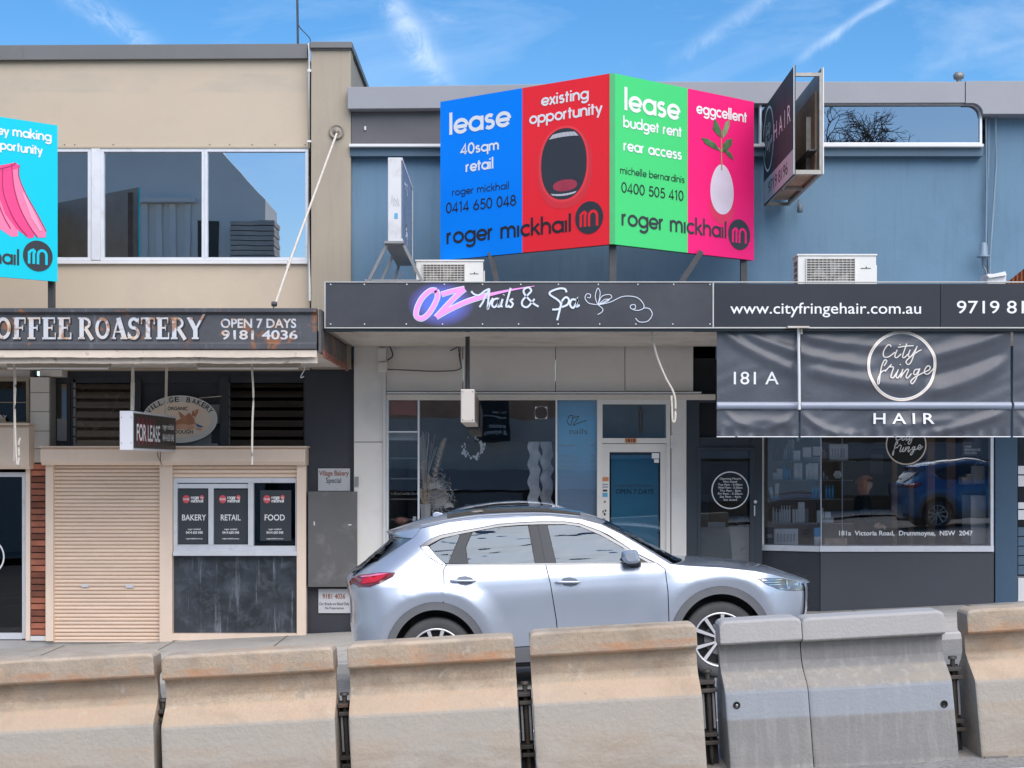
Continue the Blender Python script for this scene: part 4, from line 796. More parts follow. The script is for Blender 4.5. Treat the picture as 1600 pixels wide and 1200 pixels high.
# ------------------------------------------------------------------ air conditioners
ac_w = pbr('ac_casing', (.74,.73,.70), .45, var=.04, vscale=3, stain=[((.5,.46,.40), 4, .56, .75, .4)])
def aircon(u0, u1, vt, D, label):
    x0, x1 = PX(u0, D), PX(u1, D); zt_ = PZ(vt, D); zb_ = zt_-.62; t_ = thing('air_conditioner', label, 'air conditioner', ((x0+x1)/2, D+.15, zb_), 'outdoor air conditioner units on the right awning')
    m = M(); m.box(x0, x1, D+.012, D+.34, zb_, zt_-.012); m.build('casing', ac_w, t_, .008)
    m = M(); m.box(x0-.012, x1+.012, D, D+.35, zt_-.012, zt_+.01); m.build('lid', ac_w, t_, .005)
    w = x1-x0; fx0, fx1 = x0+.11*w, x0+.72*w; cx, cz = (fx0+fx1)/2, (zt_+zb_)/2
    m = M(); m.box(fx0, fx1, D+.004, D+.013, zb_+.05, zt_-.05); m.build('fan_recess', pbr('fan_dark', (.16,.145,.125), .7), t_)
    m = M()
    for k in range(5):
        a = k*math.tau/5; m.hull([Vector((cx+.03*math.cos(a), D+.001, cz+.03*math.sin(a))), Vector((cx+.23*math.cos(a-.3), D+.002, cz+.23*math.sin(a-.3))), Vector((cx+.24*math.cos(a+.4), D-.002, cz+.24*math.sin(a+.4)))], [Vector((cx+.03*math.cos(a), D+.004, cz+.03*math.sin(a))), Vector((cx+.23*math.cos(a-.3), D+.004, cz+.23*math.sin(a-.3))), Vector((cx+.24*math.cos(a+.4), D+.001, cz+.24*math.sin(a+.4)))])
    m.build('fan', pbr('fan_plastic', (.30,.28,.25), .6), t_)
    m = M(); n = 17
    for i in range(n+1):
        z = zb_+.05+(zt_-zb_-.1)*i/n; m.box(fx0, fx1, D-.012, D-.008, z-.003, z+.003)
    for i in range(13):
        x = fx0+(fx1-fx0)*i/12; m.box(x-.002, x+.002, D-.016, D-.012, zb_+.05, zt_-.05)
    m.box(fx0-.01, fx0, D-.016, D+.012, zb_+.04, zt_-.04); m.box(fx1, fx1+.01, D-.016, D+.012, zb_+.04, zt_-.04); m.build('grille', ac_w, t_)
    m = M(); m.box(x0+.80*w, x0+.93*w, D-.002+.01, D+.013, zt_-.17, zt_-.162); m.box(x0+.865*w, x0+.88*w, D+.008, D+.013, zt_-.162, zt_-.145); m.build('badge', steel_d, t_)
    m = M(); m.box(x1+.001, x1+.02, D+.06, D+.2, zb_+.15, zt_-.12); m.build('valve_cover', ac_w, t_, .003)
    m = M()
    for r in range(6):
        for c in range(2): m.box(x0-.006, x0+.002, D+.05+c*.1, D+.12+c*.1, zt_-.12-r*.075, zt_-.07-r*.075)
    m.build('side_louvres', pbr('fan_dark', (.14,.13,.12)), t_)
    m = M(); m.box(x0+.05, x0+.1, D+.02, D+.3, zt-.13, zb_); m.box(x1-.1, x1-.05, D+.02, D+.3, zt-.13, zb_); m.build('feet', greyst, t_) if zb_ > zt-.13 else None
    return t_
aircon(1247, 1369.5, 398, 18.5, 'white air conditioner unit on the awning in front of plain blue wall')
aircon(650, 755, 407, 18.9, 'white air conditioner unit half hidden behind the blue billboard panel')
# ------------------------------------------------------------------ billboards
logo_grey = pbr('logo_charcoal', (.035,.038,.045), .5, var=.03)
def panel(root, fr, a0, a1, b0, b1, mat, name='printed_panel', th=.03):
    m = M(); m.hull([fr.at(a0,b0), fr.at(a1,b0), fr.at(a1,b1), fr.at(a0,b1)], [fr.at(a0,b0,-th), fr.at(a1,b0,-th), fr.at(a1,b1,-th), fr.at(a0,b1,-th)]); return m.build(name, mat, root)
def T(root, fr, s, u0, v0, u1, cap_px, mat, w=.13, name='lettering', off=.004):
    a0, b0 = fr.pix(u0, v0); a1, _ = fr.pix(u1, v0); _, bt = fr.pix(u0, v0-cap_px); return geo_text(fr, s, a0, a1, b0, bt-b0, off, w).build(name, mat, root)
def logo(root, fr, u, v, ru, rv, bgmat, fgmat):
    a, b = fr.pix(u, v); r = abs(fr.pix(u, v-rv)[1]-b); disc(fr, a, b, r, r, .005).build('logo_disc', bgmat, root)
    m = M(); q = r*.52; k = 0
    for st in [[(-.62,-.75),(-.62,.35)], arc(-.22,.12,.40,.40,180,95,6), [(.0,-.75),(.0,.05)]+arc(.30,.08,.30,.44,180,0,8)+[(.60,-.75)], [(-.30,-.75),(-.30,.1)]+arc(-.15,.15,.15,.25,180,90,4)]:
        ribbon(m, fr, [(a+x*r*.95, b+y*r*.72) for x, y in st], r*.17, .0065+.0005*k); k += 1
    m.build('logo_mark', fgmat, root)
bd = thing('billboard', 'large folded lease billboard with blue, red, green and pink panels above the awning', 'billboard', P(958, 441, 18.2))
p_l, p_a, p_r = Vector((PX(688,19.3),19.3,0)), Vector((PX(954,17.9),17.9,0)), Vector((PX(1178,19.3),19.3,0)); p_a2 = Vector((PX(959,17.9),17.9,0))
FL = Frame(p_l, p_a-p_l); FR_ = Frame(p_a2, p_r-p_a2); wl = (p_a-p_l).length; wr = (p_r-p_a2).length; z0, z1 = PZ(381.5,17.9), PZ(114.5,17.9)
bluep = pbr('blue_print', (.0,.24,.95), .55, var=.01, spec=.2); redp = pbr('red_print', (.95,.03,.045), .55, var=.01, spec=.2); grn = pbr('green_print', (.075,.66,.20), .55, var=.01, spec=.2); pnk = pbr('pink_panel', (.95,.02,.20), .55, var=.01, spec=.2)
al = FL.pix(816,250)[0]; ar = FR_.pix(1074.5,250)[0]
panel(bd, FL, 0, al, z0, z1, bluep); panel(bd, FL, al+.001, wl-.01, z0, z1, redp); panel(bd, FR_, .01, ar, z0, z1, grn); panel(bd, FR_, ar+.001, wr, z0, z1, pnk)
m = M(); m.box(PX(952.5,17.9), PX(961,17.9), 17.90, 17.99, z0, z1); m.build('corner_strip', pbr('green_dark', (.05,.42,.14), .4), bd)
fb_ = M()
for fr, w in ((FL, wl), (FR_, wr)):
    for a in (0, w*.5, w-.05): fb_.hull([fr.at(a,z0,-.032), fr.at(a+.05,z0,-.032), fr.at(a+.05,z1,-.032), fr.at(a,z1,-.032)], [fr.at(a,z0,-.08), fr.at(a+.05,z0,-.08), fr.at(a+.05,z1,-.08), fr.at(a,z1,-.08)])
    for b in (z0, z1-.05): fb_.hull([fr.at(.06,b,-.034), fr.at(w-.06,b,-.034), fr.at(w-.06,b+.05,-.034), fr.at(.06,b+.05,-.034)], [fr.at(.06,b,-.078), fr.at(w-.06,b,-.078), fr.at(w-.06,b+.05,-.078), fr.at(.06,b+.05,-.078)])
fb_.build('back_frame', steel_d, bd)
zr_ = PZ(441,RA)-.14
for (u, D, w) in [(701, 19.25, .085), (958, 17.99, .085), (1163, 19.25, .08)]:
    m = M(); x = PX(u, D); m.box(x-w/2, x+w/2, D+.03, D+.03+w, zr_, z1-.1); m.build('post', steel_d, bd)
for (ua, va, ub, vb, D) in [(766, 395, 783, 470, 18.9), (1096, 393, 1050, 462, 18.7)]:
    m = M(); m.bar(P(ua, va, D), P(ub, vb, D), .07); m.build('brace', steel_d, bd)
T(bd, FL, 'lease', 702, 211, 798, 34.5, white_f, .125); T(bd, FL, '40sqm', 720, 242, 780, 16.5, white_f, .13); T(bd, FL, 'retail', 728, 269, 771.5, 18, white_f, .13)
T(bd, FL, 'roger mickhail', 706.5, 306, 796, 11.8, black_f, .085); T(bd, FL, '0414 650 048', 697, 333.5, 807, 16.5, black_f, .10); T(bd, FL, 'roger m!ckha!l', 698, 381.5, 893.5, 27, black_f, .115)
T(bd, FL, 'existing', 846, 166, 920, 19, white_f, .13); T(bd, FL, 'opportunity', 827.5, 194.5, 941, 19, white_f, .13)
logo(bd, FL, 920.8, 340, 20, 25.5, logo_grey, redp)
def mouth():
    a, b = FL.pix(881, 256); h = abs(FL.pix(881, 203)[1]-b); w = abs(FL.pix(915,256)[0]-a)
    disc(FL, a+.01, b-.05, w*1.28, h*1.20, .0015, 48, 2.3).build('lower_lip_shade', pbr('lip_shade', (.80,.035,.045), .4, var=.02), bd)
    disc(FL, a, b-.005, w*1.17, h*1.13, .0025, 48, 2.2).build('lip', pbr('lip_light', (.95,.06,.075), .4, var=.02, spec=.3), bd)
    disc(FL, a, b, w*1.06, h*1.05, .0035, 48, 2.2).build('mouth_opening', pbr('mouth_dark', (.035,.04,.05), .6, var=.1), bd)
    m = M()
    def band(y0, y1, f):   # clipped to opening
        pts = []; n = 12
        for i in range(n+1): t = -1+2*i/n; pts.append((t*f(y0), y0+(.06 if y0 > 0 else -.0)*(1-t*t)))
        for i in range(n+1): t = 1-2*i/n; pts.append((t*f(y1), y1+(.03 if y0 > 0 else -.08)*(1-t*t)))
        return pts
    ext = lambda y: w/h*h*(1-min(.999, abs(y))**2.5)**.4*.93
    for y0, y1 in ((.90, .77), (-.84, -.90)):
        N = 7
        for k in range(N):
            ta, tb = -1+2*k/N+.006, -1+2*(k+1)/N-.006; arch = lambda t, e: (e*(1-t*t))
            q = [(ta*ext(y0), (y0-arch(1,.0))*h+arch(ta,.05)*(1 if y0>0 else -1.4)*h*.6), (tb*ext(y0), y0*h+arch(tb,.05)*(1 if y0>0 else -1.4)*h*.6), (tb*ext(y1), y1*h+arch(tb,.05)*(1 if y0>0 else -1.4)*h*.6), (ta*ext(y1), y1*h+arch(ta,.05)*(1 if y0>0 else -1.4)*h*.6)]
            m.add([FL.at(a+x, b+y, .0045) for x, y in q], [(0,1,2,3)])
    m.build('teeth', pbr('tooth_print', (.60,.58,.60), .4), bd, kind='stuff')
    disc(FL, a+.02, b-h*.64, w*.56, h*.17, .0042, 30, 2.2).build('tongue', pbr('tongue', (.42,.04,.07), .4, var=.15, vscale=6), bd)
mouth()
T(bd, FR_, 'lease', 975, 172, 1062, 36.5, white_f, .125); T(bd, FR_, 'budget rent', 973.5, 198.5, 1065, 18, white_f, .13); T(bd, FR_, 'rear access', 974, 235, 1065, 18, white_f, .13)
T(bd, FR_, 'michelle bernardinis', 968.7, 271, 1069.5, 12, black_f, .085); T(bd, FR_, '0400 505 410', 970.5, 300.5, 1068, 16.5, black_f, .10); T(bd, FR_, 'roger m!ckha!l', 971, 352, 1135.5, 28, logo_grey, .115)
T(bd, FR_, 'eggcellent', 1088, 177, 1167, 18.5, white_f, .13); logo(bd, FR_, 1154.8, 366.7, 14, 24, logo_grey, pnk)
a, b = FR_.pix(1128, 296); hh = abs(FR_.pix(1128,257)[1]-b); ww = abs(FR_.pix(1146,296)[0]-a)
disc(FR_, a, b-hh*.75, ww*1.05, hh*.65, .0015).build('egg_shadow', pbr('egg_shadow', (.72,.03,.11), .4, var=.1, vscale=4), bd)
m = M(); m.add([FR_.at(a+ww*math.cos(t)*(1-.12*math.sin(t)), b+hh*math.sin(t), .003) for t in [k*math.tau/40 for k in range(40)]], [tuple(range(40))]); m.build('egg', pbr('egg_print', (.72,.64,.76), .4, var=.10, vscale=2.5), bd)
m = M(); ribbon(m, FR_, [FR_.pix(x, y) for x, y in [(1127.3,266),(1127,240),(1126.5,204)]], .022, .005, .010)
ribbon(m, FR_, [FR_.pix(x, y) for x, y in [(1127,238),(1129,232),(1134,224)]], .012, .0056); ribbon(m, FR_, [FR_.pix(x, y) for x, y in [(1127,238),(1124,233),(1116,226)]], .012, .0052); m.build('sprout_stem', pbr('stem_print', (.45,.30,.16), .5), bd)
lf1 = pbr('leaf_print', (.08,.17,.075), .5, var=.35, vscale=9); lf2 = pbr('leaf_print_light', (.22,.33,.17), .5, var=.3, vscale=9)
for pts, mt in [([(1115.5,186),(1120,190),(1126,203),(1127.5,216),(1122,212),(1113,202)], lf1), ([(1139,186),(1139.5,196),(1135,209),(1128.5,217),(1128.5,205),(1133,192)], lf2), ([(1095,215),(1106,217),(1117,224),(1125,236),(1114,232),(1102,225)], lf1), ([(1143.5,216),(1143,226),(1137,234),(1128.5,238),(1129,226),(1135,219)], lf1), ([(1129,234),(1137,235),(1143,241),(1146,250),(1138,245)], lf1)]:
    px_poly(FR_, pts, .006).build('leaf', mt, bd)
for fr, a0_, a1_ in ((FL, .0, wl-.01), (FR_, .01, wr)):
    m = M(); m.add([fr.at(a0_, z0, -.0315), fr.at(a1_, z0, -.0315), fr.at(a1_, z1, -.0315), fr.at(a0_, z1, -.0315)], [(0,1,2,3)]); m.build('back_sheet', greyst, bd)
# teal billboard at the left edge
tb = thing('billboard', 'teal billboard with pink bananas cut off by the left edge of the photo', 'billboard', P(82, 482, 18.2))
e1 = Vector((PX(90,18.2),18.2,0)); dirn = Vector((.54,.45,0)).normalized(); e0 = e1-dirn*2.45; FT = Frame(e0, dirn); zt0, zt1 = PZ(440,18.2), PZ(196,18.2)
teal = pbr('teal_print', (.01,.62,.76), .55, var=.01, spec=.2); panel(tb, FT, 0, 2.45, zt0, zt1, teal)
e2 = e0 + Vector((-.54,.45,0)).normalized()*2.45; FT2 = Frame(e2, e0-e2); panel(tb, FT2, 0, 2.42, zt0, zt1, pbr('yellow_print', (.85,.6,.05), .4), 'printed_panel')
m = M(); m.add([FT.at(0, zt0, -.032), FT.at(2.45, zt0, -.032), FT.at(2.45, zt1, -.032), FT.at(0, zt1, -.032)], [(0,1,2,3)]); m.build('back_sheet', greyst, tb)
m = M(); m.box(PX(75.5,18.3), PX(85,18.3), 18.28, 18.35, PZ(482,LA)-.15, zt1-.1); m.build('post', steel_d, tb)
m = M(); x = e0.x; m.box(x-.04, x+.04, e0.y+.1, e0.y+.18, zo if 0 else PZ(482,LA)-.15, zt1-.1); m.build('post', steel_d, tb)
T(tb, FT, 'making', 19.5, 212.5, 80, 15.5, white_f, .14); T(tb, FT, 'money', -38, 205, 13.5, 15.5, white_f, .14); T(tb, FT, 'opportunity', -21, 230.5, 66, 15.5, white_f, .14)
T(tb, FT, 'roger m!ckha!l', -158, 398, 30.5, 26.5, logo_grey, .115); logo(tb, FT, 59, 400, 20.5, 24, logo_grey, teal)
ban = pbr('banana_pink', (.93,.07,.26), .4, var=.04); ban2 = pbr('banana_pink_light', (.95,.22,.40), .4, var=.04)
for k, (pts, mt) in enumerate([([(-10,268),(0,264),(4,300),(15,335),(28,358),(28,369),(18,370),(0,358),(-22,335)], ban2), ([(4,258),(18,256),(22,290),(37,330),(54,362),(53,371),(45,372.5),(25,357),(8,334),(-4,300),(-4,266)], ban), ([(18,256),(24,254),(30,262),(29,275),(40,303),(58,335),(72,362),(71,371),(60,371.5),(45,352),(31,325),(22,295),(19,270)], ban2), ([(-20,262),(8,257),(24,254),(30,259),(27,264),(10,266),(-20,272)], ban)]):
    px_poly(FT, pts, .002+.0012*k).build('banana', mt, tb)
m = M()
for i_, st in enumerate([[(18,256),(19,270),(22,295),(31,325),(45,352),(58,371)], [(4,262),(4,295),(12,322),(25,348),(42,369)], [(30,258),(29,275),(40,303),(58,335),(72,362)], [(24,254),(20,258),(8,262),(-10,266)], [(-8,275),(-6,305),(4,335),(16,357)]]): ribbon(m, FT, [FT.pix(*q) for q in resample(st, per=4)], .010, .0085+.0003*i_)
m.build('banana_outline', pbr('banana_line', (.45,.02,.10), .5), tb)
px_poly(FT, [(34,300),(38,302),(56,338),(66,360),(62,362),(48,340)], .009).build('banana_shine', pbr('shine', (.97,.38,.55), .4), tb)
# ------------------------------------------------------------------ projecting hair sign
hs = thing('projecting_sign', 'tall open backed charcoal HAIR sign projecting from the blue wall', 'sign', (3.52, 20.1, 5.6))
zt_, zb_ = PZ(101.7,17.9), PZ(272,17.9); ya, yb = 17.9, 20.08
signg = pbr('sign_charcoal', (.055,.070,.075), .65, var=.12, vscale=1, spec=.2)
m = M(); m.box(3.36, 3.375, ya, yb, zb_, zt_); m.build('left_face', signg, hs)
m = M(); m.box(3.683, 3.70, ya, yb, zb_, zt_-.03); m.build('right_face', pbr('sign_back', (.40,.37,.34), .6, var=.2, vscale=2), hs)
m = M(); m.box(3.655, 3.68, ya+.25, yb-.25, zb_+.05, zt_-.25); m.build('inner_lining', pbr('inner_rust', (.42,.27,.18), .8, var=.35, vscale=2.5, streak=((.55,.42,.33), .6, .5), stain=[((.20,.13,.09), 5, .5, .7, .6)]), hs)
m = M(); m.box(3.55, 3.655, ya+.1, yb, zb_+.30, zb_+.32) ; m.build('inner_shelf', steel_d, hs)
fm_ = pbr('sign_frame', (.36,.34,.31), .5, metal=.3, var=.2, vscale=5, stain=[((.25,.14,.08), 6, .56, .7, .7)])
for (x0, x1, y0, y1, z0_, z1_) in [(3.376,3.682,ya,ya+.04,zt_-.13,zt_-.09), (3.376,3.682,ya,ya+.05,zb_,zb_+.05), (3.376,3.682,yb-.04,yb,zb_,zb_+.04), (3.376,3.40,ya+.05,yb-.05,zb_,zb_+.03), (3.66,3.682,ya+.05,yb-.05,zb_+.001,zb_+.03), (3.66,3.682,ya,ya+.03,zb_+.051,zt_-.131), (3.60,3.66,ya+.5,ya+.53,zb_+.04,zt_-.5), (3.38,3.682,yb-.06,yb,zt_-.1,zt_-.04), (3.376,3.66,18.9,18.95,zb_,zb_+.04)]:
    m = M(); m.box(x0,x1,y0,y1,z0_,z1_); m.build('frame_bar', fm_, hs)
m = M(); m.box(3.42, 3.64, ya+.3, yb-.2, zb_+.045, zb_+.055); m.build('inner_base', pbr('inner_rust', (.17,.1,.07)), hs)
m = M(); m.box(3.700, 3.712, ya-.004, ya+.02, zb_-.0, zt_-.03); m.box(3.352, 3.3595, ya-.004, ya+.02, zb_, zt_); m.build('edge_trim', whitep, hs)
FH = Frame((3.36, 20.08, 0), (0,-1,0))
a, b = FH.pix(1201, 217); ring(FH, a, b, .385, .41, .03, .003).build('emblem_ring', white_f, hs)
_s = .0023
m = M()
for i, st in enumerate(CF): ribbon(m, FH, resample([(a+(x-433)*_s*.45, b-(y-430)*_s*.45) for x, y in st], per=4) if len(st) > 2 else [(a+(x-433)*_s*.45, b-(y-430)*_s*.45) for x, y in st], .012, .003+.0003*i)
m.build('lettering', white_f, hs)
a0, b0 = FH.pix(1209.5, 221); a1, _ = FH.pix(1235.5, 190); sans(FH, 'H A I R', a0, a1, b0, .235, .003, 0.0).build('lettering', white_f, hs)
ab, bbm = FH.pix(1194, 286)[0], zb_; bt = FH.pix(1240.3, 232)[1]
m = M(); m.add([FH.at(.03, zb_+.01, .002), FH.at(2.17, zb_+.01, .002), FH.at(2.17, bt, .002), FH.at(.03, bt, .002)], [(0,1,2,3)]); m.build('number_band', pbr('pale_band', (.56,.57,.60), .4), hs)
a0, _ = FH.pix(1201, 300); a1, _ = FH.pix(1231, 270); sans(FH, '9719 8196', a0, a1, zb_+.09, (bt-zb_)*.52, .004, .0).build('lettering', black_f, hs)
# ------------------------------------------------------------------ white light box sign on legs
ws = thing('projecting_sign', 'narrow white light box sign on a slanting steel stand, end towards the road', 'sign', (-1.38, 17.9, 4.27))
zt_, zb_ = PZ(246,17.7), PZ(377,17.7)
m = M(); m.box(-1.461, -1.305, 17.7, 19.6, zb_, zt_); m.build('box', pbr('old_white', (.68,.68,.69), .5, var=.08, vscale=2, stain=[((.40,.38,.36), 2.6, .55, .75, .7)]), ws, .006)
m = M(); m.box(-1.303, -1.296, 17.74, 19.56, zb_+.04, zt_-.04); m.build('face', pbr('faded_face', (.23,.29,.35), .25, var=.15, vscale=2), ws)
m = M(); m.box(-1.303, -1.290, 17.70, 19.6, zt_-.035, zt_); m.box(-1.303, -1.290, 17.70, 19.6, zb_, zb_+.035); m.box(-1.303,-1.290,19.565,19.6,zb_+.036,zt_-.036); m.build('edge_trim', whitep, ws)
m = M(); m.box(-1.50, -1.27, 17.66, 19.64, zb_-.03, zb_-.002); m.build('base_tray', greyst, ws)
FW = Frame((-1.296, 17.7, 0), (0,1,0)); mm = M()
for i, st in enumerate([ns[0], ns[1], ns[2], ns[8], ns[9]]): ribbon(mm, FW, resample([(.75+(-(y-150))*.006*.5, zb_+.45+(x-700)*.0016*.8) for x, y in st], per=4), .03, .002+.0004*i)
mm.build('lettering', white_f, ws)
mm = M()
for i in range(4): ribbon(mm, flat(17.7), [flat(17.7).pix(611+i*3.4, 318-i*3), flat(17.7).pix(613+i*3.4, 304+i*5), flat(17.7).pix(615+i*3, 322)], .006, .003+.0004*i)
mm.build('graffiti', pbr('faint_tag', (.42,.42,.45), .5), ws)
m = M(); m.pbox(616.5, 621.5, 333, 341, 17.694, .004); m.build('sticker', pbr('sticker_blue', (.1,.4,.65), .5), ws)
for a_, b_ in [((604,383,17.72),(575,441,17.75)), ((631,383,17.72),(660,441,17.75)), ((613,401,18.5),(594,444,18.5)), ((623,416,19.4),(612,446,19.4)), ((646,416,19.4),(656,446,19.4))]:
    m = M(); m.bar(P(*a_), P(*b_), .035); m.build('leg', greyst, ws)
m = M(); m.tube([P(570,438.5,17.75), P(662,438.5,17.75)], .013); m.tube(resample([P(612,441,18),P(622,436,18),P(632,424,18)]), .006, 6); m.build('foot_rail', greyst, ws)
# ------------------------------------------------------------------ hanging signs under the awnings
fsn = thing('hanging_sign', 'dark FOR LEASE light box hanging in front of the oval bakery sign', 'sign', (-4.5, 18.9, PZ(547,LA)))
q0, q1 = Vector((-4.512,17.9,0)), Vector((-4.448,19.9,0)); FS = Frame(q0, q1-q0); zz0, zz1 = PZ(703,17.9), PZ(642,17.9); Ls = (q1-q0).length
m = M(); m.hull([FS.at(0,zz0), FS.at(Ls,zz0), FS.at(Ls,zz1), FS.at(0,zz1)], [FS.at(0,zz0,-.158), FS.at(Ls,zz0,-.158), FS.at(Ls,zz1,-.158), FS.at(0,zz1,-.158)]); m.build('box', pbr('light_casing', (.72,.73,.77), .4, var=.04), fsn, .003)
m = M(); m.hull([FS.at(.03,zz0+.025,.001), FS.at(Ls-.03,zz0+.025,.001), FS.at(Ls-.03,zz1-.025,.001), FS.at(.03,zz1-.025,.001)], [FS.at(.03,zz0+.025,.006), FS.at(Ls-.03,zz0+.025,.006), FS.at(Ls-.03,zz1-.025,.006), FS.at(.03,zz1-.025,.006)]); m.build('face', pbr('lease_face', (.05,.042,.038), .4, var=.2, vscale=2), fsn)
za = FS.pix(213,688)[1]; zc = FS.pix(213,661)[1]; aL, aR = FS.pix(212.5,670)[0], FS.pix(249,670)[0]
sans(FS, 'FOR LEASE', aL, aR, za, zc-za, .009, .018).build('lettering', white_f, fsn)
for k in range(5):
    m = M(); a = FS.pix(215+k*6.1, 670)[0]; m.add([FS.at(a, zz0+.07, .0075), FS.at(a+.045, zz0+.07, .0075), FS.at(a+.045, zz1-.07, .0075), FS.at(a, zz1-.07, .0075)], [(0,1,2,3)]); m.build('red_bar', pbr('crimson', (.36,.02,.05), .4), fsn)
aL, aR = FS.pix(253,670)[0], FS.pix(270.5,670)[0]
for i, (tx, zv, cph) in enumerate([('roger mickhail', 671, 4.5), ('0414 650 048', 689, 5.5)]):
    z_ = FS.pix(262, zv)[1]; sans(FS, tx, aL, aR, z_, cph*2*.0082, .009, .02).build('lettering', white_f, fsn)
m = M()
for u in (190, 205):
    for v in (652, 692): m.lathe([(.006,-.004),(0,-.005)], P(u, v, 17.9), 'Y', 6)
m.build('screws', steel_d, fsn, kind='stuff')
m = M(); m.tube([P(207.5,547,18.4), P(207.5,600,18.4)], .02, 8); m.tube([P(207.5,598,18.4), P(206.8,641,18.4)], .025, 8); m.build('hanger_rod', ropem, fsn); m = M(); m.tube([P(260.5,566,19.5), P(259,649,19.5)], .018, 8); m.lathe([(.05,0),(.02,-.02)], P(260.5,568.5,19.5), 'Z', 10); m.build('hanger_rod', ropem, fsn)
hb = thing('hanging_sign', 'plain cream light box hanging on a dark pole before the nail salon window', 'sign', (-.55, 18.9, PZ(514,RA)))
x0, x1 = PX(720,17.9), PX(741.3,17.9); zz0, zz1 = PZ(660,17.9), PZ(608,17.9)
m = M(); m.box(x0, x1, 17.9, 19.9, zz0, zz1); m.build('box', pbr('cream_casing', (.66,.60,.54), .5, var=.05), hb, .005); m = M(); m.box(x0+.012, x1-.012, 17.893, 17.899, zz0+.02, zz1-.015); m.build('end_plate', pbr('cream_casing', (.66,.60,.54)), hb, .002)
m = M(); m.box(x1+.001, x1+.006, 17.95, 19.85, zz0+.03, zz1-.03); m.build('side_face', pbr('side_brown', (.25,.19,.16), .4), hb)
m = M()
for u in (723, 738.5):
    for v in (612, 656): m.lathe([(.006,-.012),(0,-.013)], P(u, v, 17.9), 'Y', 6)
m.build('screws', steel_d, hb, kind='stuff')
m = M(); m.tube([P(730.5,514,18.6), P(730.5,612,18.6)], .028, 10); m.build('hanger_pole', steel_d, hb)
# ------------------------------------------------------------------ oval bakery sign and small plates
ov = thing('oval_sign', 'oval VILLAGE BAKERY ORGANIC sign with a brown bunny of bread, on black boards', 'sign', P(284, 692, 20.35)); FO = flat(20.36); a, b = FO.pix(281.5, 655); k_ = 20.36/F
m = M(); pts = [(a+58.5*k_*math.cos(t), b+37*k_*math.sin(t)) for t in [i*math.tau/56 for i in range(56)]]; m.hull([FO.at(x,y,.02) for x,y in pts], [FO.at(x,y,0) for x,y in pts]); m.build('board', pbr('oval_grey', (.72,.70,.66), .5, var=.08), ov)
disc(FO, a, b-1*k_, 49*k_, 28*k_, .022).build('centre_field', pbr('oval_cream', (.88,.72,.58), .5, var=.06), ov); ring(FO, a, b, 57.8*k_, 36.3*k_, .01, .023).build('rim', white_f, ov)
tx = 'VILLAGE BAKERY'
for i, ch in enumerate(tx):
    if ch == ' ': continue
    th = R(155-i*130/(len(tx)-1)); cx, cz = a+52.5*k_*math.cos(th), b+30.5*k_*math.sin(th); nrm = Vector((math.cos(th)/52, math.sin(th)/30)).normalized()
    fr = Frame(FO.at(cx, cz, .024), (nrm.y, 0, -nrm.x), (nrm.x, 0, nrm.y)); w = .055
    sans(fr, ch, -w/2 if ch != 'I' else -.008, w/2 if ch != 'I' else .008, -.03, .072, 0, .01).build('letter', black_f, ov)
sans(FO, 'ORGANIC', a-.165, a+.11, b+14*k_, .05, .025, .01).build('lettering', black_f, ov); sans(FO, 'SOURDOUGH', a-.26, a+.18, b-22.5*k_, .05, .025, .01).build('lettering', black_f, ov)
bun = pbr('bunny_brown', (.52,.22,.12), .6, var=.3, vscale=8); bun2 = pbr('bunny_light', (.75,.42,.28), .6, var=.2, vscale=8)
for pts, mt, of in [([(262,664),(275,658),(287,652),(300,653),(306,660),(304,670),(296,672),(284,670),(270,673),(260,672)], bun2, .025), ([(279,642),(284,646),(290,650),(296,645),(304,653),(305,662),(296,664),(285,662),(276,664),(272,660),(283,654)], bun, .026), ([(303,650),(306,641),(311,639),(310,645),(306,652)], bun, .027), ([(300,650),(301,643),(304,641),(304,650)], bun, .0265)]:
    px_poly(FO, pts, of).build('bunny', mt, ov)
px_poly(FO, [(305,661),(312,664),(319,667),(316,668),(309,667)], .0272).build('blue_bow', pbr('bow_blue', (.05,.16,.35), .5), ov); px_poly(FO, [(306,668),(316,669),(314,673),(307,671)], .0273).build('bunny', bun2, ov)
def plate(nm, label, cat, u0, u1, v0, v1, D, mat, th=.012):
    t_ = thing(nm, label, cat, P((u0+u1)/2, v1, D)); M().pbox(u0, u1, v0, v1, D, th).build('board', mat, t_, .002); return t_
plw = pbr('enamel_white', (.60,.61,.63), .4, var=.05, stain=[((.38,.28,.22), 5, .58, .75, .6)])
rust_t = pbr('rusty_print', (.28,.09,.045), .5, var=.2); 
t_ = plate('wall_sign', 'small white Village Bakery Special plate on the black wall', 'sign', 497, 547, 732, 767, 20.22, plw); f_ = flat(20.22)
sans(f_, 'Village Bakery', f_.pix(498.5,0)[0], f_.pix(545,0)[0], f_.pix(0,743)[1], 8*20.22/F, .002, .02).build('lettering', rust_t, t_); sans(f_, 'Special', f_.pix(509.5,0)[0], f_.pix(533,0)[0], f_.pix(0,754.5)[1], 8.5*20.22/F, .002, .01).build('lettering', black_f, t_)
t_ = plate('wall_sign', 'small white plate with 9181 4036 low on the black wall behind the car', 'sign', 497.5, 550, 920, 958, 20.22, plw)
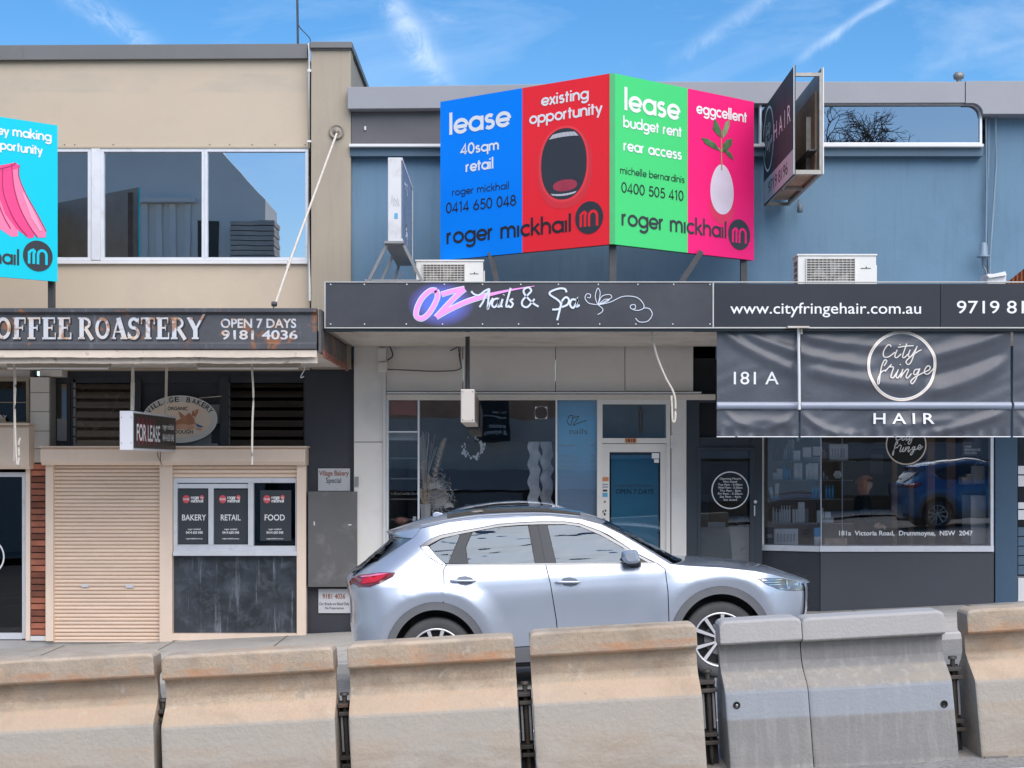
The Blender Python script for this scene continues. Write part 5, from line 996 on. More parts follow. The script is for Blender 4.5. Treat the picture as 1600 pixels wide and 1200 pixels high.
sans(f_, '9181 4036', f_.pix(504,0)[0], f_.pix(539.5,0)[0], f_.pix(0,935.5)[1], 8*20.22/F, .002, .02).build('lettering', rust_t, t_); sans(f_, 'Our Breads are Baked Daily', f_.pix(499,0)[0], f_.pix(546,0)[0], f_.pix(0,945.5)[1], 4.6*20.22/F, .002, .01).build('lettering', black_f, t_); sans(f_, 'No Preservatives', f_.pix(508,0)[0], f_.pix(537,0)[0], f_.pix(0,952)[1], 4.2*20.22/F, .002, .01).build('lettering', black_f, t_)
t_ = plate('metal_cover', 'scuffed grey sheet metal cover on the wall left of the nail salon', 'metal panel', 481.5, 558, 768, 917, 20.06, pbr('scuffed_metal', (.17,.165,.16), .42, metal=.3, var=.12, vscale=1, stain=[((.30,.29,.29), 2.5, .52, .72, .8)], bump=.3, bscale=4), .15)
m = M(); m.pbox(490, 492, 815, 821, 20.055, .006); m.pbox(544, 549, 819, 821, 20.055, .006); m.build('catch', whitep, t_)
# posters in the serving window
for (u0, u1, v0, v1, word, c0, c1, cx) in [(279, 325, 764.5, 850, 'BAKERY', 284.5, 322, 303.5), (334.5, 386.5, 765, 850, 'RETAIL', 345, 376, 360.5), (406.5, 455, 766, 845, 'FOOD', 413.5, 445, 429.5)]:
    D = 20.17; t_ = thing('poster', 'charcoal window poster lettered %s' % word, 'poster', P((u0+u1)/2, v1, D), 'lease posters in the serving window'); M().pbox(u0, u1, v0, v1, D, .004).build('sheet', pbr('poster_charcoal', (.042,.05,.06), .45, var=.1, vscale=2), t_); f2 = flat(D)
    sans(f2, word, f2.pix(c0,0)[0], f2.pix(c1,0)[0], f2.pix(0,813)[1], 9.5*D/F, .001, .015).build('lettering', white_f, t_)
    sans(f2, 'roger mickhail', f2.pix(cx-10,0)[0], f2.pix(cx+10,0)[0], f2.pix(0,828)[1], 2.6*D/F, .001, .02).build('lettering', white_f, t_); sans(f2, '0414 650 048', f2.pix(cx-13,0)[0], f2.pix(cx+13,0)[0], f2.pix(0,834)[1], 4.2*D/F, .001, .02).build('lettering', white_f, t_); sans(f2, 'rogermickhail.com.au', f2.pix(cx-13,0)[0], f2.pix(cx+13,0)[0], f2.pix(0,842.5)[1], 2.2*D/F, .001, .02).build('lettering', white_f, t_)
    disc(f2, *f2.pix(cx-12.5, 780), 5.6*D/F, 6.3*D/F, .001).build('round_badge', pbr('badge_red', (.70,.10,.12), .4), t_); disc(f2, *f2.pix(cx+12, 777), 3.3*D/F, 3.6*D/F, .0012).build('round_badge', pbr('badge_red', (.7,.1,.12)), t_)
    sans(f2, 'FOR LEASE', f2.pix(cx-17,0)[0], f2.pix(cx-8,0)[0], f2.pix(0,781.5)[1], 3.2*D/F, .002, .03).build('lettering', white_f, t_); sans(f2, 'rm', f2.pix(cx+10,0)[0], f2.pix(cx+14,0)[0], f2.pix(0,779)[1], 4*D/F, .002, .02).build('lettering', white_f, t_)
    geo_text(f2, 'roger', f2.pix(cx-5,0)[0], f2.pix(cx+8,0)[0], f2.pix(0,779.5)[1], 5.5*D/F, .001, .16).build('lettering', white_f, t_); geo_text(f2, 'mickhail', f2.pix(cx-5,0)[0], f2.pix(cx+14,0)[0], f2.pix(0,785)[1], 5.5*D/F, .001, .16).build('lettering', white_f, t_)
# nail salon window graphics
bp_ = thing('window_poster', 'tall blue price list poster in the nail salon window', 'poster', P(901, 880, 20.3)); D = 20.26; f2 = flat(D)
def grad(name, c0, c1, z0, z1, extra=None):
    m = pbr(name, c0, .5, var=.06, vscale=2); nt = m.node_tree; N = nt.nodes; L = nt.links; b = N['Principled BSDF']; src = b.inputs['Base Color'].links[0].from_socket
    t = N.new('ShaderNodeTexCoord'); s = N.new('ShaderNodeSeparateXYZ'); L.new(t.outputs['Object'], s.inputs[0]); r = N.new('ShaderNodeMapRange'); r.inputs[1].default_value = z0; r.inputs[2].default_value = z1; L.new(s.outputs[2], r.inputs[0])
    x = N.new('ShaderNodeMix'); x.data_type = 'RGBA'; L.new(r.outputs[0], x.inputs[0]); L.new(src, x.inputs[6]); x.inputs[7].default_value = (*c1, 1); L.new(x.outputs[2], b.inputs['Base Color']); return m
M().pbox(871.5, 932, 625.5, 880, D, .004).build('sheet', grad('poster_blue', (.22,.33,.46), (.16,.66,.98), 1.0, 2.0), bp_)
mm = M()
for i, st in enumerate([[(887,655),(890,650),(895,650),(892,664),(888,662),(886,656)], [(896,653),(904,651),(896,664),(906,660),(917,657)]]): ribbon(mm, f2, [f2.pix(*p) for p in resample(st, per=4)], .012, .001+.0004*i)
mm.build('logo_mark', black_f, bp_); sans(f2, 'nails', f2.pix(890,0)[0], f2.pix(918,0)[0], f2.pix(0,678)[1], 9*D/F, .001, 0).build('lettering', pbr('blue_ink', (.04,.07,.12), .5), bp_)
dim = pbr('dim_print', (.30,.36,.42), .5)
for v, w_, tx in [(698,26,'Nails Menu'), (714,20,'Manicure'), (722,30,'Manicure and Pedicure'), (731,34,'Shellac Hands and Feet'), (740,24,'Full Set'), (748,30,'Acrylic Refill Set'), (779,14,'Waxing'), (788,12,'Brow'), (797,30,'Full Legs and Bikini'), (806,22,'Half Legs')]:
    sans(f2, tx, f2.pix(875.5,0)[0], f2.pix(875.5+w_,0)[0], f2.pix(0,v)[1], 4.5*D/F, .001, .01).build('lettering', dim, bp_)
    m = M(); m.pbox(923.5, 928, v-4, v, D-.001, .0005); m.build('price_box', dim, bp_)
mm = M()
for v in (716,733,743,751,780,789,799): mm.pbox(875.5, 920, v-.2, v+.3, D-.001, .0004)
mm.build('rule_lines', dim, bp_, kind='stuff')
dp = thing('door_poster', 'faded blue OPEN 7 DAYS film on the nail salon door glass', 'poster', P(991, 960, 20.2)); D = 20.20; f2 = flat(D)
M().pbox(955, 1029, 711, 962, D, .004).build('sheet', grad('door_blue', (.22,.72,.98), (.16,.66,.98), .6, 2.1), dp)
sans(f2, 'OPEN 7 DAYS', f2.pix(962,0)[0], f2.pix(1021,0)[0], f2.pix(0,771.5)[1], 7.5*D/F, .001, .01).build('lettering', pbr('blue_ink', (.04,.07,.12)), dp); sans(f2, 'Walk-ins Welcome', f2.pix(960,0)[0], f2.pix(1021,0)[0], f2.pix(0,761)[1], 5*D/F, .001, .01).build('lettering', dim, dp)
t_ = thing('notice', 'two small white paper notices stuck at the top of the nail salon door', 'notice', P(1024, 722, 20.17)); m = M(); m.pbox(1018.5, 1030, 708, 716.5, 20.165, .003); m.pbox(1022, 1029.5, 717.5, 723, 20.165, .003); m.build('paper', white_f, t_)
nb = thing('number_plate', 'orange house number 181B over the nail salon door', 'number sign', P(986, 692, 20.08)); f2 = flat(20.09)
M().pbox(977, 994.5, 684.6, 691.8, 20.09, .015).build('plate', pbr('orange_plate', (.62,.24,.09), .5), nb); sans(f2, '181B', f2.pix(978.5,0)[0], f2.pix(993,0)[0], f2.pix(0,690.8)[1], 5.2*20.1/F, .002, .02).build('lettering', black_f, nb)
st_ = thing('sticker_strip', 'strip of payment and opening stickers on the door frame beside the blue poster', 'sticker', P(946, 790, 20.14)); m = M()
for a, b, c, d, mt in [(940.5,951,745.5,752,'orange_plate'),(942,949,765,768,'black_print'),(941.5,949.5,770,776.5,'sticker_blue'),(941,950,756,758,'dim_print'),(941,950,760,762,'dim_print')]:
    M().pbox(a, b, c, d, 20.146, .003).build('sticker', MATS[mt], st_)
m = M(); m.lathe([(.016,-.004),(.0,-.005)], P(945,784,20.148), 'Y', 12); m.build('sticker', greyst, st_)
mm = M(); 
for k in range(10): x = 937+random.random()*12; y = 795+random.random()*18; mm.pbox(x, x+2.4, y, y+3.2, 20.143-.0004*k, .002)
mm.build('sticker_patches', black_f, st_, kind='stuff')
# hair salon glass graphics
dec = thing('window_decal', 'round white Opening Hours lettering on the hair salon door glass', 'decal', P(1141, 796, 20.155)); f2 = flat(20.160); a, b = f2.pix(1141, 766)
ring(f2, a, b, 28.5*20.16/F, 28.5*20.16/F, .016, .001).build('ring', white_f, dec)
for i, (tx, w_) in enumerate([('Opening Hours', 33), ('Mon closed', 21), ('Tue 9am - 5:30pm', 38), ('Wed 9am - 5:30pm', 38), ('Thu 9am - 8pm', 33), ('Fri 9am - 5:30pm', 38), ('Sat 9am - 4pm', 33), ('Sun closed', 21)]):
    sans(f2, tx, a-w_/2*.0086, a+w_/2*.0086, b+.143-i*.0405, .03, .001, .01).build('lettering', white_f, dec)
ho = thing('window_decal', 'round black and white city fringe emblem in the hair salon window', 'decal', P(1416, 727, BY)); f2 = flat(BY-.002); a, b = f2.pix(1415.8, 694.5)
disc(f2, a, b, .268, .268, .0).build('disc', pbr('decal_black', (.008,.008,.008), .4), ho); ring(f2, a, b, .262, .262, .017, .001).build('ring', cream_pr, ho)
mm = M()
for i, st in enumerate(CF): q = [(a+(x-440)*.00073, b-.01-(y-445)*.00077) for x, y in st]; ribbon(mm, f2, resample(q, per=5) if len(q) > 2 else q, .0115, .0015+.0003*i)
mm.build('lettering', white_f, ho)
ad_ = thing('window_decal', 'white serif street address lettering along the hair salon window', 'decal', P(1415, 838, BY))
o = sans(f2, '181a  Victoria Road,  Drummoyne,  NSW  2047', f2.pix(1311,0)[0], f2.pix(1520,0)[0], f2.pix(0,836.5)[1], 7.5*BY/F, .001, .02).build('lettering', white_f, ad_)
mm = M(); 
for i in range(36):
    if i in (4, 5, 13, 20, 21, 30, 31): continue
    u = 1312+i*5.75; mm.pbox(u-.7, u+2.6, 835.9, 836.8, BY-.0032, .0004)

br = thing('display_card', 'dark rounded HAIR BREAKAGE SOLVED display card in the window corner', 'card', P(1520, 713, 20.2)); f2 = flat(20.2)
m = M(); m.poly([(1504,712),(1504,697)]+rc(1519,697,15,180,0,10)+[(1534,712)], 20.2, .01); m.build('card', pbr('card_slate', (.06,.068,.085), .4), br)
for i, tx in enumerate(['HAIR', 'BREAKAGE', 'SOLVED.']): sans(f2, tx, f2.pix(1507,0)[0], f2.pix(1507+[11,25,20][i],0)[0], f2.pix(0,699.5+i*5)[1], 3.9*20.2/F, .001, .02).build('lettering', white_f, br)
# ------------------------------------------------------------------ things inside the hair salon
PD = 20.95
shelf = thing('product_shelf', 'glass display shelves on chrome rods inside the hair salon window', 'shelf', P(1260, 852, PD))
gsh = glass('shelf_glass', (.7,.75,.75), .15)
for (u0, u1, v) in [(1205,1334,720.3),(1206,1330,749.8),(1203,1330,779.3),(1203,1328,817)]:
    m = M(); m.box(PX(u0,PD), PX(u1,PD), PD-.12, PD+.14, PZ(v+1.1,PD), PZ(v,PD)); m.build('shelf', gsh, shelf); m = M(); m.box(PX(u0,PD), PX(u1,PD), PD-.125, PD-.121, PZ(v+1.1,PD), PZ(v,PD)); m.build('shelf_edge', greyst, shelf)
for u in (1282, 1316):
    m = M(); m.tube([P(u,640,PD-.13), P(u,852,PD-.13)], .007); m.build('rod', alu, shelf)
pw = pbr('product_white', (.92,.93,.94), .4, var=.06, vscale=8); pb_ = pbr('product_blue', (.10,.48,.85), .3, var=.1); pam = pbr('product_amber', (.28,.15,.08), .3, var=.1); pgr = pbr('product_grey', (.55,.56,.58), .4, var=.1); ptn = pbr('product_tan', (.40,.27,.20), .5, var=.3, vscale=12)
_ki = [0]
def product(kind, u, w, h, base, mat, label, group, dy=0):
    _ki[0] += 1; D = PD+dy; x = PX(u, D); z = PZ(base, D); W_ = w*D/F; H_ = h*D/F
    if kind == 'box': m = M(); m.box(x-W_/2, x+W_/2, D-.03, D+.03, z, z+H_); o = m.build('product_box', mat, None, .002, seg=1)
    else: m = M(); r = W_/2; m.lathe([(r*.9,0),(r,.01),(r,H_*.70),(r*.55,H_*.80),(r*.5,H_*.82),(r*.5,H_),(0,H_)], (x, D, z), 'Z', 10); o = m.build('product_bottle', mat)
    # rebase to its own foot
    for v in o.data.vertices: v.co -= Vector((x, D, z))
    o.location = (x, D, z); tag(o, label, 'box' if kind == 'box' else 'bottle', group); return o
G1 = 'products on the salon display shelves'
ORD = ('first','second','third','fourth','fifth','sixth','seventh')
for i, u in enumerate((1211, 1215.5, 1219.5)): product('bottle', u, 3.6, 19, 720, pam, ORD[i]+' slim amber bottle from the left on the top salon shelf', G1)
for i, (u, h) in enumerate(((1225.5, 20), (1229, 26), (1233, 32), (1238, 34))): product('bottle', u, 3.8, h, 720, pgr, ORD[i]+' shortest grey bottle of the tall cluster on the top salon shelf', G1, .04)
product('box', 1244.5, 11, 16, 720, pw, 'small white printed carton on the top salon shelf before the grey bottles', G1, -.05)
product('box', 1236, 10, 30, 717, pgr, 'tall grey carton behind the white printed carton on the top salon shelf', G1, .1); product('box', 1246, 5, 30, 690, pgr, 'pale grey carton standing highest above the top salon shelf', G1, .1)
product('box', 1260.5, 13, 15, 714, pw, 'wide white carton left of the hanging pictures strip on the top salon shelf', G1); product('box', 1277, 14, 14, 712, pw, 'wide white carton in the middle of the top salon shelf', G1, .04); product('box', 1269, 30, 6, 720, pgr, 'low dark box under the wide white cartons of the top salon shelf', G1, .03)
bx = product('box', 1310, 28.5, 26, 720, pw, 'large white gift set carton at the right of the top salon shelf', G1)
for k in range(5):
    m = M(); m.box(-.10+k*.04, -.08+k*.04, -.034, -.0305, .05, .17); o = m.build('print', pgr, bx)
product('bottle', 1287, 8, 17, 719, pbr('skin_tan', (.45,.28,.22), .6), 'round tan figurine between the cartons on the top salon shelf', G1)
product('box', 1210.5, 6, 11, 749.5, pw, 'lowest white carton at the left end of the second salon shelf', G1); product('box', 1217.5, 9, 17, 749.5, pw, 'square white carton beside the blue bottles of the second salon shelf', G1)
for i, u in enumerate((1225, 1229, 1233)): product('bottle', u, 3.8, 19 if u > 1226 else 23, 749.5, pb_, ORD[i]+' blue bottle from the left on the second salon shelf', G1)
for i, u in enumerate((1242, 1246.5, 1251)): product('box', u, 4, 26, 749.5, pw, ORD[i]+' narrow white carton right of the blue bottles on the second salon shelf', G1)
for i, u in enumerate((1260.5, 1264.5, 1268.5, 1272.5, 1276)): product('box', u, 3.4, 24+(u > 1264)*2, 749.5, pw, ORD[i]+' narrow white carton of the row of five on the second salon shelf', G1)
product('bottle', 1287, 3, 13, 749.5, pw, 'short white bottle right of the middle on the second salon shelf', G1); product('bottle', 1292, 4, 7, 749.5, pgr, 'stubby grey jar on the second salon shelf', G1)
m = M(); m.lathe([(.062,-.02),(.066,0),(.062,.02)], (0,0,.07), 'Y', 6); o = m.build('hexagon_box', pw); o.location = (PX(1308.5,PD), PD, PZ(749.5,PD)-.002); tag(o, 'white hexagonal box at the right end of the second salon shelf', 'box', G1)
product('box', 1206, 5, 18, 779, pw, 'left leaning white carton on the third salon shelf', G1).rotation_euler = (0, R(-8), 0); product('box', 1212.5, 6.5, 24, 779, pw, 'taller white carton at the left of the third salon shelf', G1).rotation_euler = (0, R(4), 0)
for i, u in enumerate((1270, 1275, 1280)): product('bottle', u, 4.2, 20, 779, pb_, ORD[i]+' blue bottle from the left near the chrome rod on the third salon shelf', G1, .04)
for i, u in enumerate((1291, 1296, 1301)): product('bottle', u, 3.6, 21, 779, pb_, ORD[i]+' slim blue bottle right of the chrome rod on the third salon shelf', G1)
for i, u in enumerate((1208, 1213, 1218, 1221.5, 1225.5, 1229.5, 1233.5)): product('bottle', u, 3.9, (25,22,21,27,27,27,27)[i], 816.5, pw, ORD[i]+' white bottle from the left in the long row on the fourth salon shelf', G1)
for i, u in enumerate((1239.5, 1244)): product('box', u, 3.6, 21, 816.5, pw, ORD[i]+' slim white carton left of the tallest pack on the fourth salon shelf', G1)
product('box', 1251.5, 10.5, 32, 816.5, pw, 'tallest pale pack on the fourth salon shelf', G1)
for i, u in enumerate((1258.5, 1261.5)): product('box', u, 1.6, 22, 816.5, pgr, ORD[i]+' thin grey tube right of the tallest pack on the fourth salon shelf', G1)
product('box', 1279, 6, 19, 816.5, pw, 'pale carton left of the chrome rod on the fourth salon shelf', G1); product('bottle', 1285.5, 5, 23, 816.5, pw, 'white bottle right of the chrome rod on the fourth salon shelf', G1); product('box', 1295, 14, 8, 816.5, pw, 'low white box at the right end of the fourth salon shelf', G1); product('box', 1293, 9, 9, 808.4, pw, 'white box stacked on the low box of the fourth salon shelf', G1)
o = product('box', 1202, 12, 26, 850, black_g, 'black CREW carton standing on the sill at the window corner', G1, -.3); ff = Frame((0,-.032,0),(1,0,0)); sans(ff, 'CREW', -.04, .04, .085, .05, .001, .01).build('lettering', pgr, o).location = (0,0,0)
o = product('box', 1228, 37, 26, 852, pw, 'wide white printed gift box on the salon window sill', G1, -.3)
for k in range(6): M().box(-.13+k*.045, -.105+k*.045, -.0335, -.0305, .05, .16).build('print', pgr, o)
product('box', 1277.5, 11, 14, 852.5, pw, 'pale carton under a dark box near the window corner', G1, -.4); product('box', 1277.5, 11, 14, 838.3, pb_, 'dark blue box stacked on the pale carton near the window corner', G1, -.4)
product('box', 1305.5, 35, 12.5, 853, ptn, 'low tan carton with red print on the sill under the address lettering', G1, -.6)
bag = thing('paper_bag', 'white fringed gift bag on stacked boxes in the right corner of the salon window', 'bag', P(1533, 755, 20.6)); m = M(); m.box(PX(1520.5,20.6), PX(1544,20.6), 20.6, 20.7, PZ(757,20.6), PZ(728,20.6)); m.build('body', pw, bag, .004); m = M()
for k in range(14): m.tube([P(1521.5+k*1.65, 729, 20.59), P(1521.2+k*1.65+.8*math.sin(k*2), 754-(k*7 % 9), 20.585)], .0032, 5)
m.build('fringe', pbr('ribbon', (.75,.72,.66), .5), bag, kind='stuff')
m = M(); m.tube(resample([P(1523,728,20.62), P(1528,721,20.62), P(1533,724,20.62), P(1538,721,20.62), P(1543,728,20.62)]), .008, 6); m.build('bow', pgr, bag)
tag(M().box(PX(1503,20.6), PX(1520,20.6), 20.6, 20.75, PZ(757,20.6), PZ(745,20.6)).build('gift_box', pbr('cream_box', (.55,.47,.40), .5), None, .003), 'flat cream gift box beside the fringed bag', 'box')
tag(M().box(PX(1508,20.7), PX(1520,20.7), 20.62, 20.72, PZ(744.8,20.6), PZ(740.5,20.6)).build('gift_box', pbr('cream_box', (.55,.47,.40)), None, .003), 'small cream box on top of the flat gift box', 'box')
ts = thing('side_table', 'slim white shelf carrying the fringed bag in the salon window corner', 'shelf', P(1525, 774, 20.7)); M().box(PX(1500,20.7), PX(1547,20.7), 20.55, 20.85, PZ(774,20.6)+.155, PZ(757.3,20.6)).build('top', greyst, ts)
mp_ = thing('marble_counter', 'pale marble panel standing behind the hair salon door glass', 'counter', P(1132, 960, 20.5)); M().box(PX(1092.5,20.3), PX(1171,20.3), 20.32, 20.5, gz(3,W), PZ(824,20.3)).build('panel', pbr('marble', (.70,.68,.65), .3, var=.08, vscale=2, stain=[((.26,.25,.24), 1.7, .56, .6, .7)]), mp_)
product('box', 1119.5, 27, 8, 823.5, pw, 'low white box with print on the marble counter', 'things on the marble counter', -.4); m = M(); m.lathe([(.075,-.02),(.085,0),(.075,.02)], (0,0,.08), 'Y', 6); o = m.build('hexagon_box', pbr('cream_box', (.55,.47,.40))); o.location = (PX(1157,20.5), 20.5, PZ(823.5,20.5)); tag(o, 'cream hexagonal box on the marble counter', 'box')
tag(M().box(PX(1091,20.9), PX(1107,20.9), 20.9, 20.95, PZ(823,20.9), PZ(773,20.9)).build('upright_board', pbr('pale_panel', (.30,.29,.28), .6)), 'pale upright panel behind the left edge of the hair salon door', 'panel')
# nail salon window contents
fv = thing('dried_arrangement', 'dried pampas and palm leaves in a tall white vase in the nail salon window', 'flowers', P(663, 830, 20.45)); VD = 20.55; rnd = random.Random(11)
m = M(); m.lathe([(.04,-.0),(.05,.02),(.068,.30),(.078,.37),(.07,.37),(.06,.34)], P(665, 830, VD), 'Z', 4, False); m.build('vase', pbr('vase_white', (.85,.83,.80), .5), fv)
m = M()
for k in range(26):
    a = rnd.uniform(-1, 1); top = rnd.uniform(672, 705); m.tube(resample([P(665, 792, VD), P(665+a*5, 740, VD+rnd.uniform(-.05,.05)), P(667+a*14+rnd.uniform(-3,3), top, VD+rnd.uniform(-.1,.1))], per=3), .0035, 4)
m.build('grass_stems', pbr('dry_grass', (.75,.69,.60), .7, var=.2), fv, kind='stuff')
def plume(name, pts, w, mat, n):
    m = M(); P0 = resample(pts, per=6)
    for k in range(n):
        i = rnd.randrange(len(P0)); p = P0[i]; t = i/len(P0); L_ = w*(.4+.8*math.sin(math.pi*min(1, t*.9+.1))); ang = rnd.uniform(-2.6, -.5)
        q = (p[0]+L_*math.cos(ang), p[1]+L_*math.sin(ang)*1.2); d = VD+rnd.uniform(-.05, .05); a = P(p[0], p[1], d); b = P(*q, d); s = Vector((.004,0,.002)); m.add([a-s, a+s, b], [(0,1,2)])
    m.build(name, mat, fv)
wheat = pbr('wheat', (.85,.62,.42), .7, var=.25, vscale=30); plume('pampas_plume', [(668,790),(680,745),(690,705),(696,688)], 8, wheat, 420); plume('pampas_plume', [(665,800),(664,770),(660,735),(663,722)], 8, wheat, 320); plume('pampas_plume', [(662,795),(658,775),(657,768)], 7, wheat, 180); plume('pampas_plume', [(667,795),(671,770),(670,745)], 7, wheat, 260)
gdry = pbr('dry_grey_leaf', (.66,.62,.57), .8, var=.3, vscale=20)
m = M()
for k in range(1100):
    cx, cy = rnd.gauss(686, 9), rnd.gauss(778, 16)
    if not (668 < cx < 712 and 735 < cy < 806): continue
    d = VD+rnd.uniform(-.12, .12); ang = rnd.uniform(0, 6.28); L_ = rnd.uniform(3, 9); a = P(cx, cy, d); b = P(cx+L_*math.cos(ang), cy+L_*math.sin(ang), d+rnd.uniform(-.03,.03)); s = Vector((.003, 0, .004)); m.add([a-s, a+s, b], [(0,1,2)])
m.build('feathery_leaves', gdry, fv, kind='stuff')
for cx, cy, r0 in ((690,790,15), (680,762,12), (702,792,9)):
    m = M()
    for k in range(13):
        ang = R(-200+k*17); a = P(cx, cy, VD-.1); b = P(cx+r0*math.cos(ang), cy+r0*math.sin(ang)*.9, VD-.12); s = (b-a).cross(Vector((0,1,0))).normalized()*.006; mid = a.lerp(b, .6); m.add([a, mid+s, b, mid-s], [(0,1,2,3)])
    m.build('palm_leaf', pbr('dry_palm', (.85,.79,.70), .7, var=.2), fv)
wr = thing('wreath', 'small wreath of white petals hanging in the nail salon window', 'wreath', P(740, 700, 20.4)); m = M()
for k in range(85):
    a_ = rnd.uniform(0, math.tau); rr2 = rnd.uniform(12, 19); cx, cy = 739+rr2*math.cos(a_), 699+rr2*math.sin(a_)
    if cy < 690 and rnd.random() < .6: continue
    r1 = rnd.uniform(1, 2.6); pts = [P(cx+r1*math.cos(t+a_)*.7, cy+r1*math.sin(t+a_)*1.3, 20.4+rnd.uniform(0,.01)) for t in (0, 1.2, 2.4, 3.6, 4.9)]; m.add(pts, [(0,1,2,3,4)])
m.build('petals', white_f, wr, kind='stuff')
m = M(); m.tube([P(739+15*math.cos(t), 699+15*math.sin(t), 20.42) for t in [k*math.tau/24 for k in range(25)]], .004, 5); m.build('hoop', steel_d, wr)
dc = thing('window_decal', 'faint white round ornament on the nail salon window beside the blue poster', 'decal', P(845, 660, 20.16)); f2 = flat(20.165); a, b = f2.pix(845.5, 645)
ring(f2, a, b, .085, .085, .010, .001).build('ring', greyst, dc); mm = M()
for k in range(4):
    t = R(45+90*k); cx, cz = a+.115*math.cos(t), b+.115*math.sin(t); sx_, sz_ = math.copysign(1, math.cos(t)), math.copysign(1, math.sin(t)); mm.add([f2.at(cx, cz, .001), f2.at(cx-.05*sx_, cz, .001), f2.at(cx, cz-.05*sz_, .001)], [(0,1,2)])
mm.build('corner_marks', white_f, dc)
it = thing('counter_display', 'row of small coloured nail polish jars deep in the salon side window', 'display', P(630, 772, 21)); cols = [(.6,.6,.62),(.5,.3,.15),(.15,.3,.5),(.6,.5,.4),(.2,.35,.5)]
for k in range(16):
    m = M(); u = 608+k*2.9; m.box(PX(u,21), PX(u+2,21), 20.95, 21, PZ(773,21), PZ(768.5+(k % 3),21)); m.build('jar', pbr('jar%d' % (k % 5), cols[k % 5], .4), it)
tag(M().box(PX(645,20.5), PX(650,20.5), 20.5, 20.56, PZ(826,20.5), PZ(807,20.5)).build('product_box', pw), 'white upright box at the foot of the nail salon side window', 'box')
m = M(); m.lathe([(.03,0),(.085,.03),(.11,.07),(.06,.10),(0,.11)], P(627,820,20.5), 'Z', 14); tag(m.build('bowl', pbr('red_tan', (.40,.20,.15), .6, var=.5, vscale=18)), 'small red and tan flower bowl in the nail salon side window', 'bowl')
tag(M().box(PX(640,20.5), PX(647,20.5), 20.45, 20.5, PZ(828,20.5), PZ(818,20.5)).build('product_box', greyst), 'low grey box beside the flower bowl', 'box')
# ------------------------------------------------------------------ woman inside the hair salon
def skin_fig(name, verts, edges, rad, mat, parent, root_i=0, sub=2, sx=None):
    me = bpy.data.meshes.new(name); me.from_pydata(verts, edges, []); o = bpy.data.objects.new(name, me); scene.collection.objects.link(o); o.parent = parent; me.materials.append(mat)
    md = o.modifiers.new('skin', 'SKIN'); md.use_smooth_shade = True
    for i, r in enumerate(rad): sv_ = me.skin_vertices[0].data[i]; sv_.radius = r if isinstance(r, tuple) else (r, r); sv_.use_root = (i == root_i)
    s2 = o.modifiers.new('sub', 'SUBSURF'); s2.levels = sub; s2.render_levels = sub; return o
pe = thing('person', 'ginger haired woman in black seen in profile inside the hair salon', 'person', (PX(1348,21.4), 21.4, gz(5,W))); pe['_o'] = (0,0,0)
skinm = pbr('skin', (.85,.56,.43), .55, var=.05); coatm = pbr('black_coat', (.012,.012,.014), .75, var=.2); hairm_ = pbr('ginger_hair', (.70,.24,.09), .5, var=.35, vscale=14)
h0 = 1.73
bv = [(0,0,.93),(0,0,1.15),(.01,0,1.36),(.02,0,1.47),(.04,0,1.54),(.05,0,1.62),(.055,0,1.68), (.0,-.09,.9),(.02,-.10,.50),(-.02,-.10,.08),(.12,-.10,.04), (0,.09,.9),(.04,.10,.50),(.06,.10,.08),(.2,.10,.04),
      (0,-.16,1.42),(-.02,-.22,1.15),(.16,-.2,1.03),(.22,-.18,1.03), (0,.16,1.42),(.0,.22,1.15),(.18,.2,1.05),(.24,.18,1.05), (.145,0,1.615)]
be = [(0,1),(1,2),(2,3),(3,4),(4,5),(5,6),(0,7),(7,8),(8,9),(9,10),(0,11),(11,12),(12,13),(13,14),(2,15),(15,16),(16,17),(17,18),(2,19),(19,20),(20,21),(21,22),(5,23)]
brd = [(.14,.11),(.12,.10),(.13,.11),.055,.06,.088,.07,.085,.06,.045,.04,.085,.06,.045,.04,.055,.042,.032,.03,.055,.042,.032,.03,.018]
skin_fig('body', bv, be, brd, skinm, pe)
cv = [(v[0],v[1],v[2]) for v in bv[:4]] + [bv[7],bv[8],bv[11],bv[12],bv[15],bv[16],(.13,-.2,1.045),bv[19],bv[20],(.15,.2,1.065)]
skin_fig('coat', cv, [(0,1),(1,2),(2,3),(0,4),(4,5),(0,6),(6,7),(2,8),(8,9),(9,10),(2,11),(11,12),(12,13)], [(.165,.14),(.14,.12),(.155,.135),.075,.10,.085,.10,.085,.075,.06,.045,.075,.06,.045], coatm, pe)
for s in (-1, 1):
    for k, (dx, dz, L_) in enumerate([(.05,.03,.07),(.06,.01,.078),(.06,-.01,.072),(.05,-.03,.06),(.01,.04,.05)]):
        base = Vector((.24 if s > 0 else .22, .18*s, 1.05 if s > 0 else 1.03)); m = M(); m.tube([base, base+Vector((L_*.5,0,dz*.6)), base+Vector((L_*.9,0,dz*.6-.02))], [.010,.009,.007], 6); m.build('finger', skinm, pe)
m = M(); hp = []
for j in range(13):
    th = j/12*math.pi*.80
    for i in range(24):
        ph = i/24*math.tau; x = math.cos(ph)*math.sin(th); y = math.sin(ph)*math.sin(th); z = math.cos(th)
        cut = max(0, x-.15)*3.2 if z < .35 else 0
        hp.append((.035+x*.125*(1-.0)-cut*.10, y*.112, 1.655+z*.105-(.055 if th > 1.9 else 0)-(0 if z > 0 else -z*.06)))
m.add(hp, [(j*24+i, j*24+(i+1) % 24, (j+1)*24+(i+1) % 24, (j+1)*24+i) for j in range(12) for i in range(24)], True); m.build('hair', hairm_, pe)
for s in (-1, 1):
    m = M(); m.lathe([(.0,-.004),(.011,0),(0,.004)], (.125, .045*s, 1.63), 'X', 8); m.build('eye', black_f, pe)
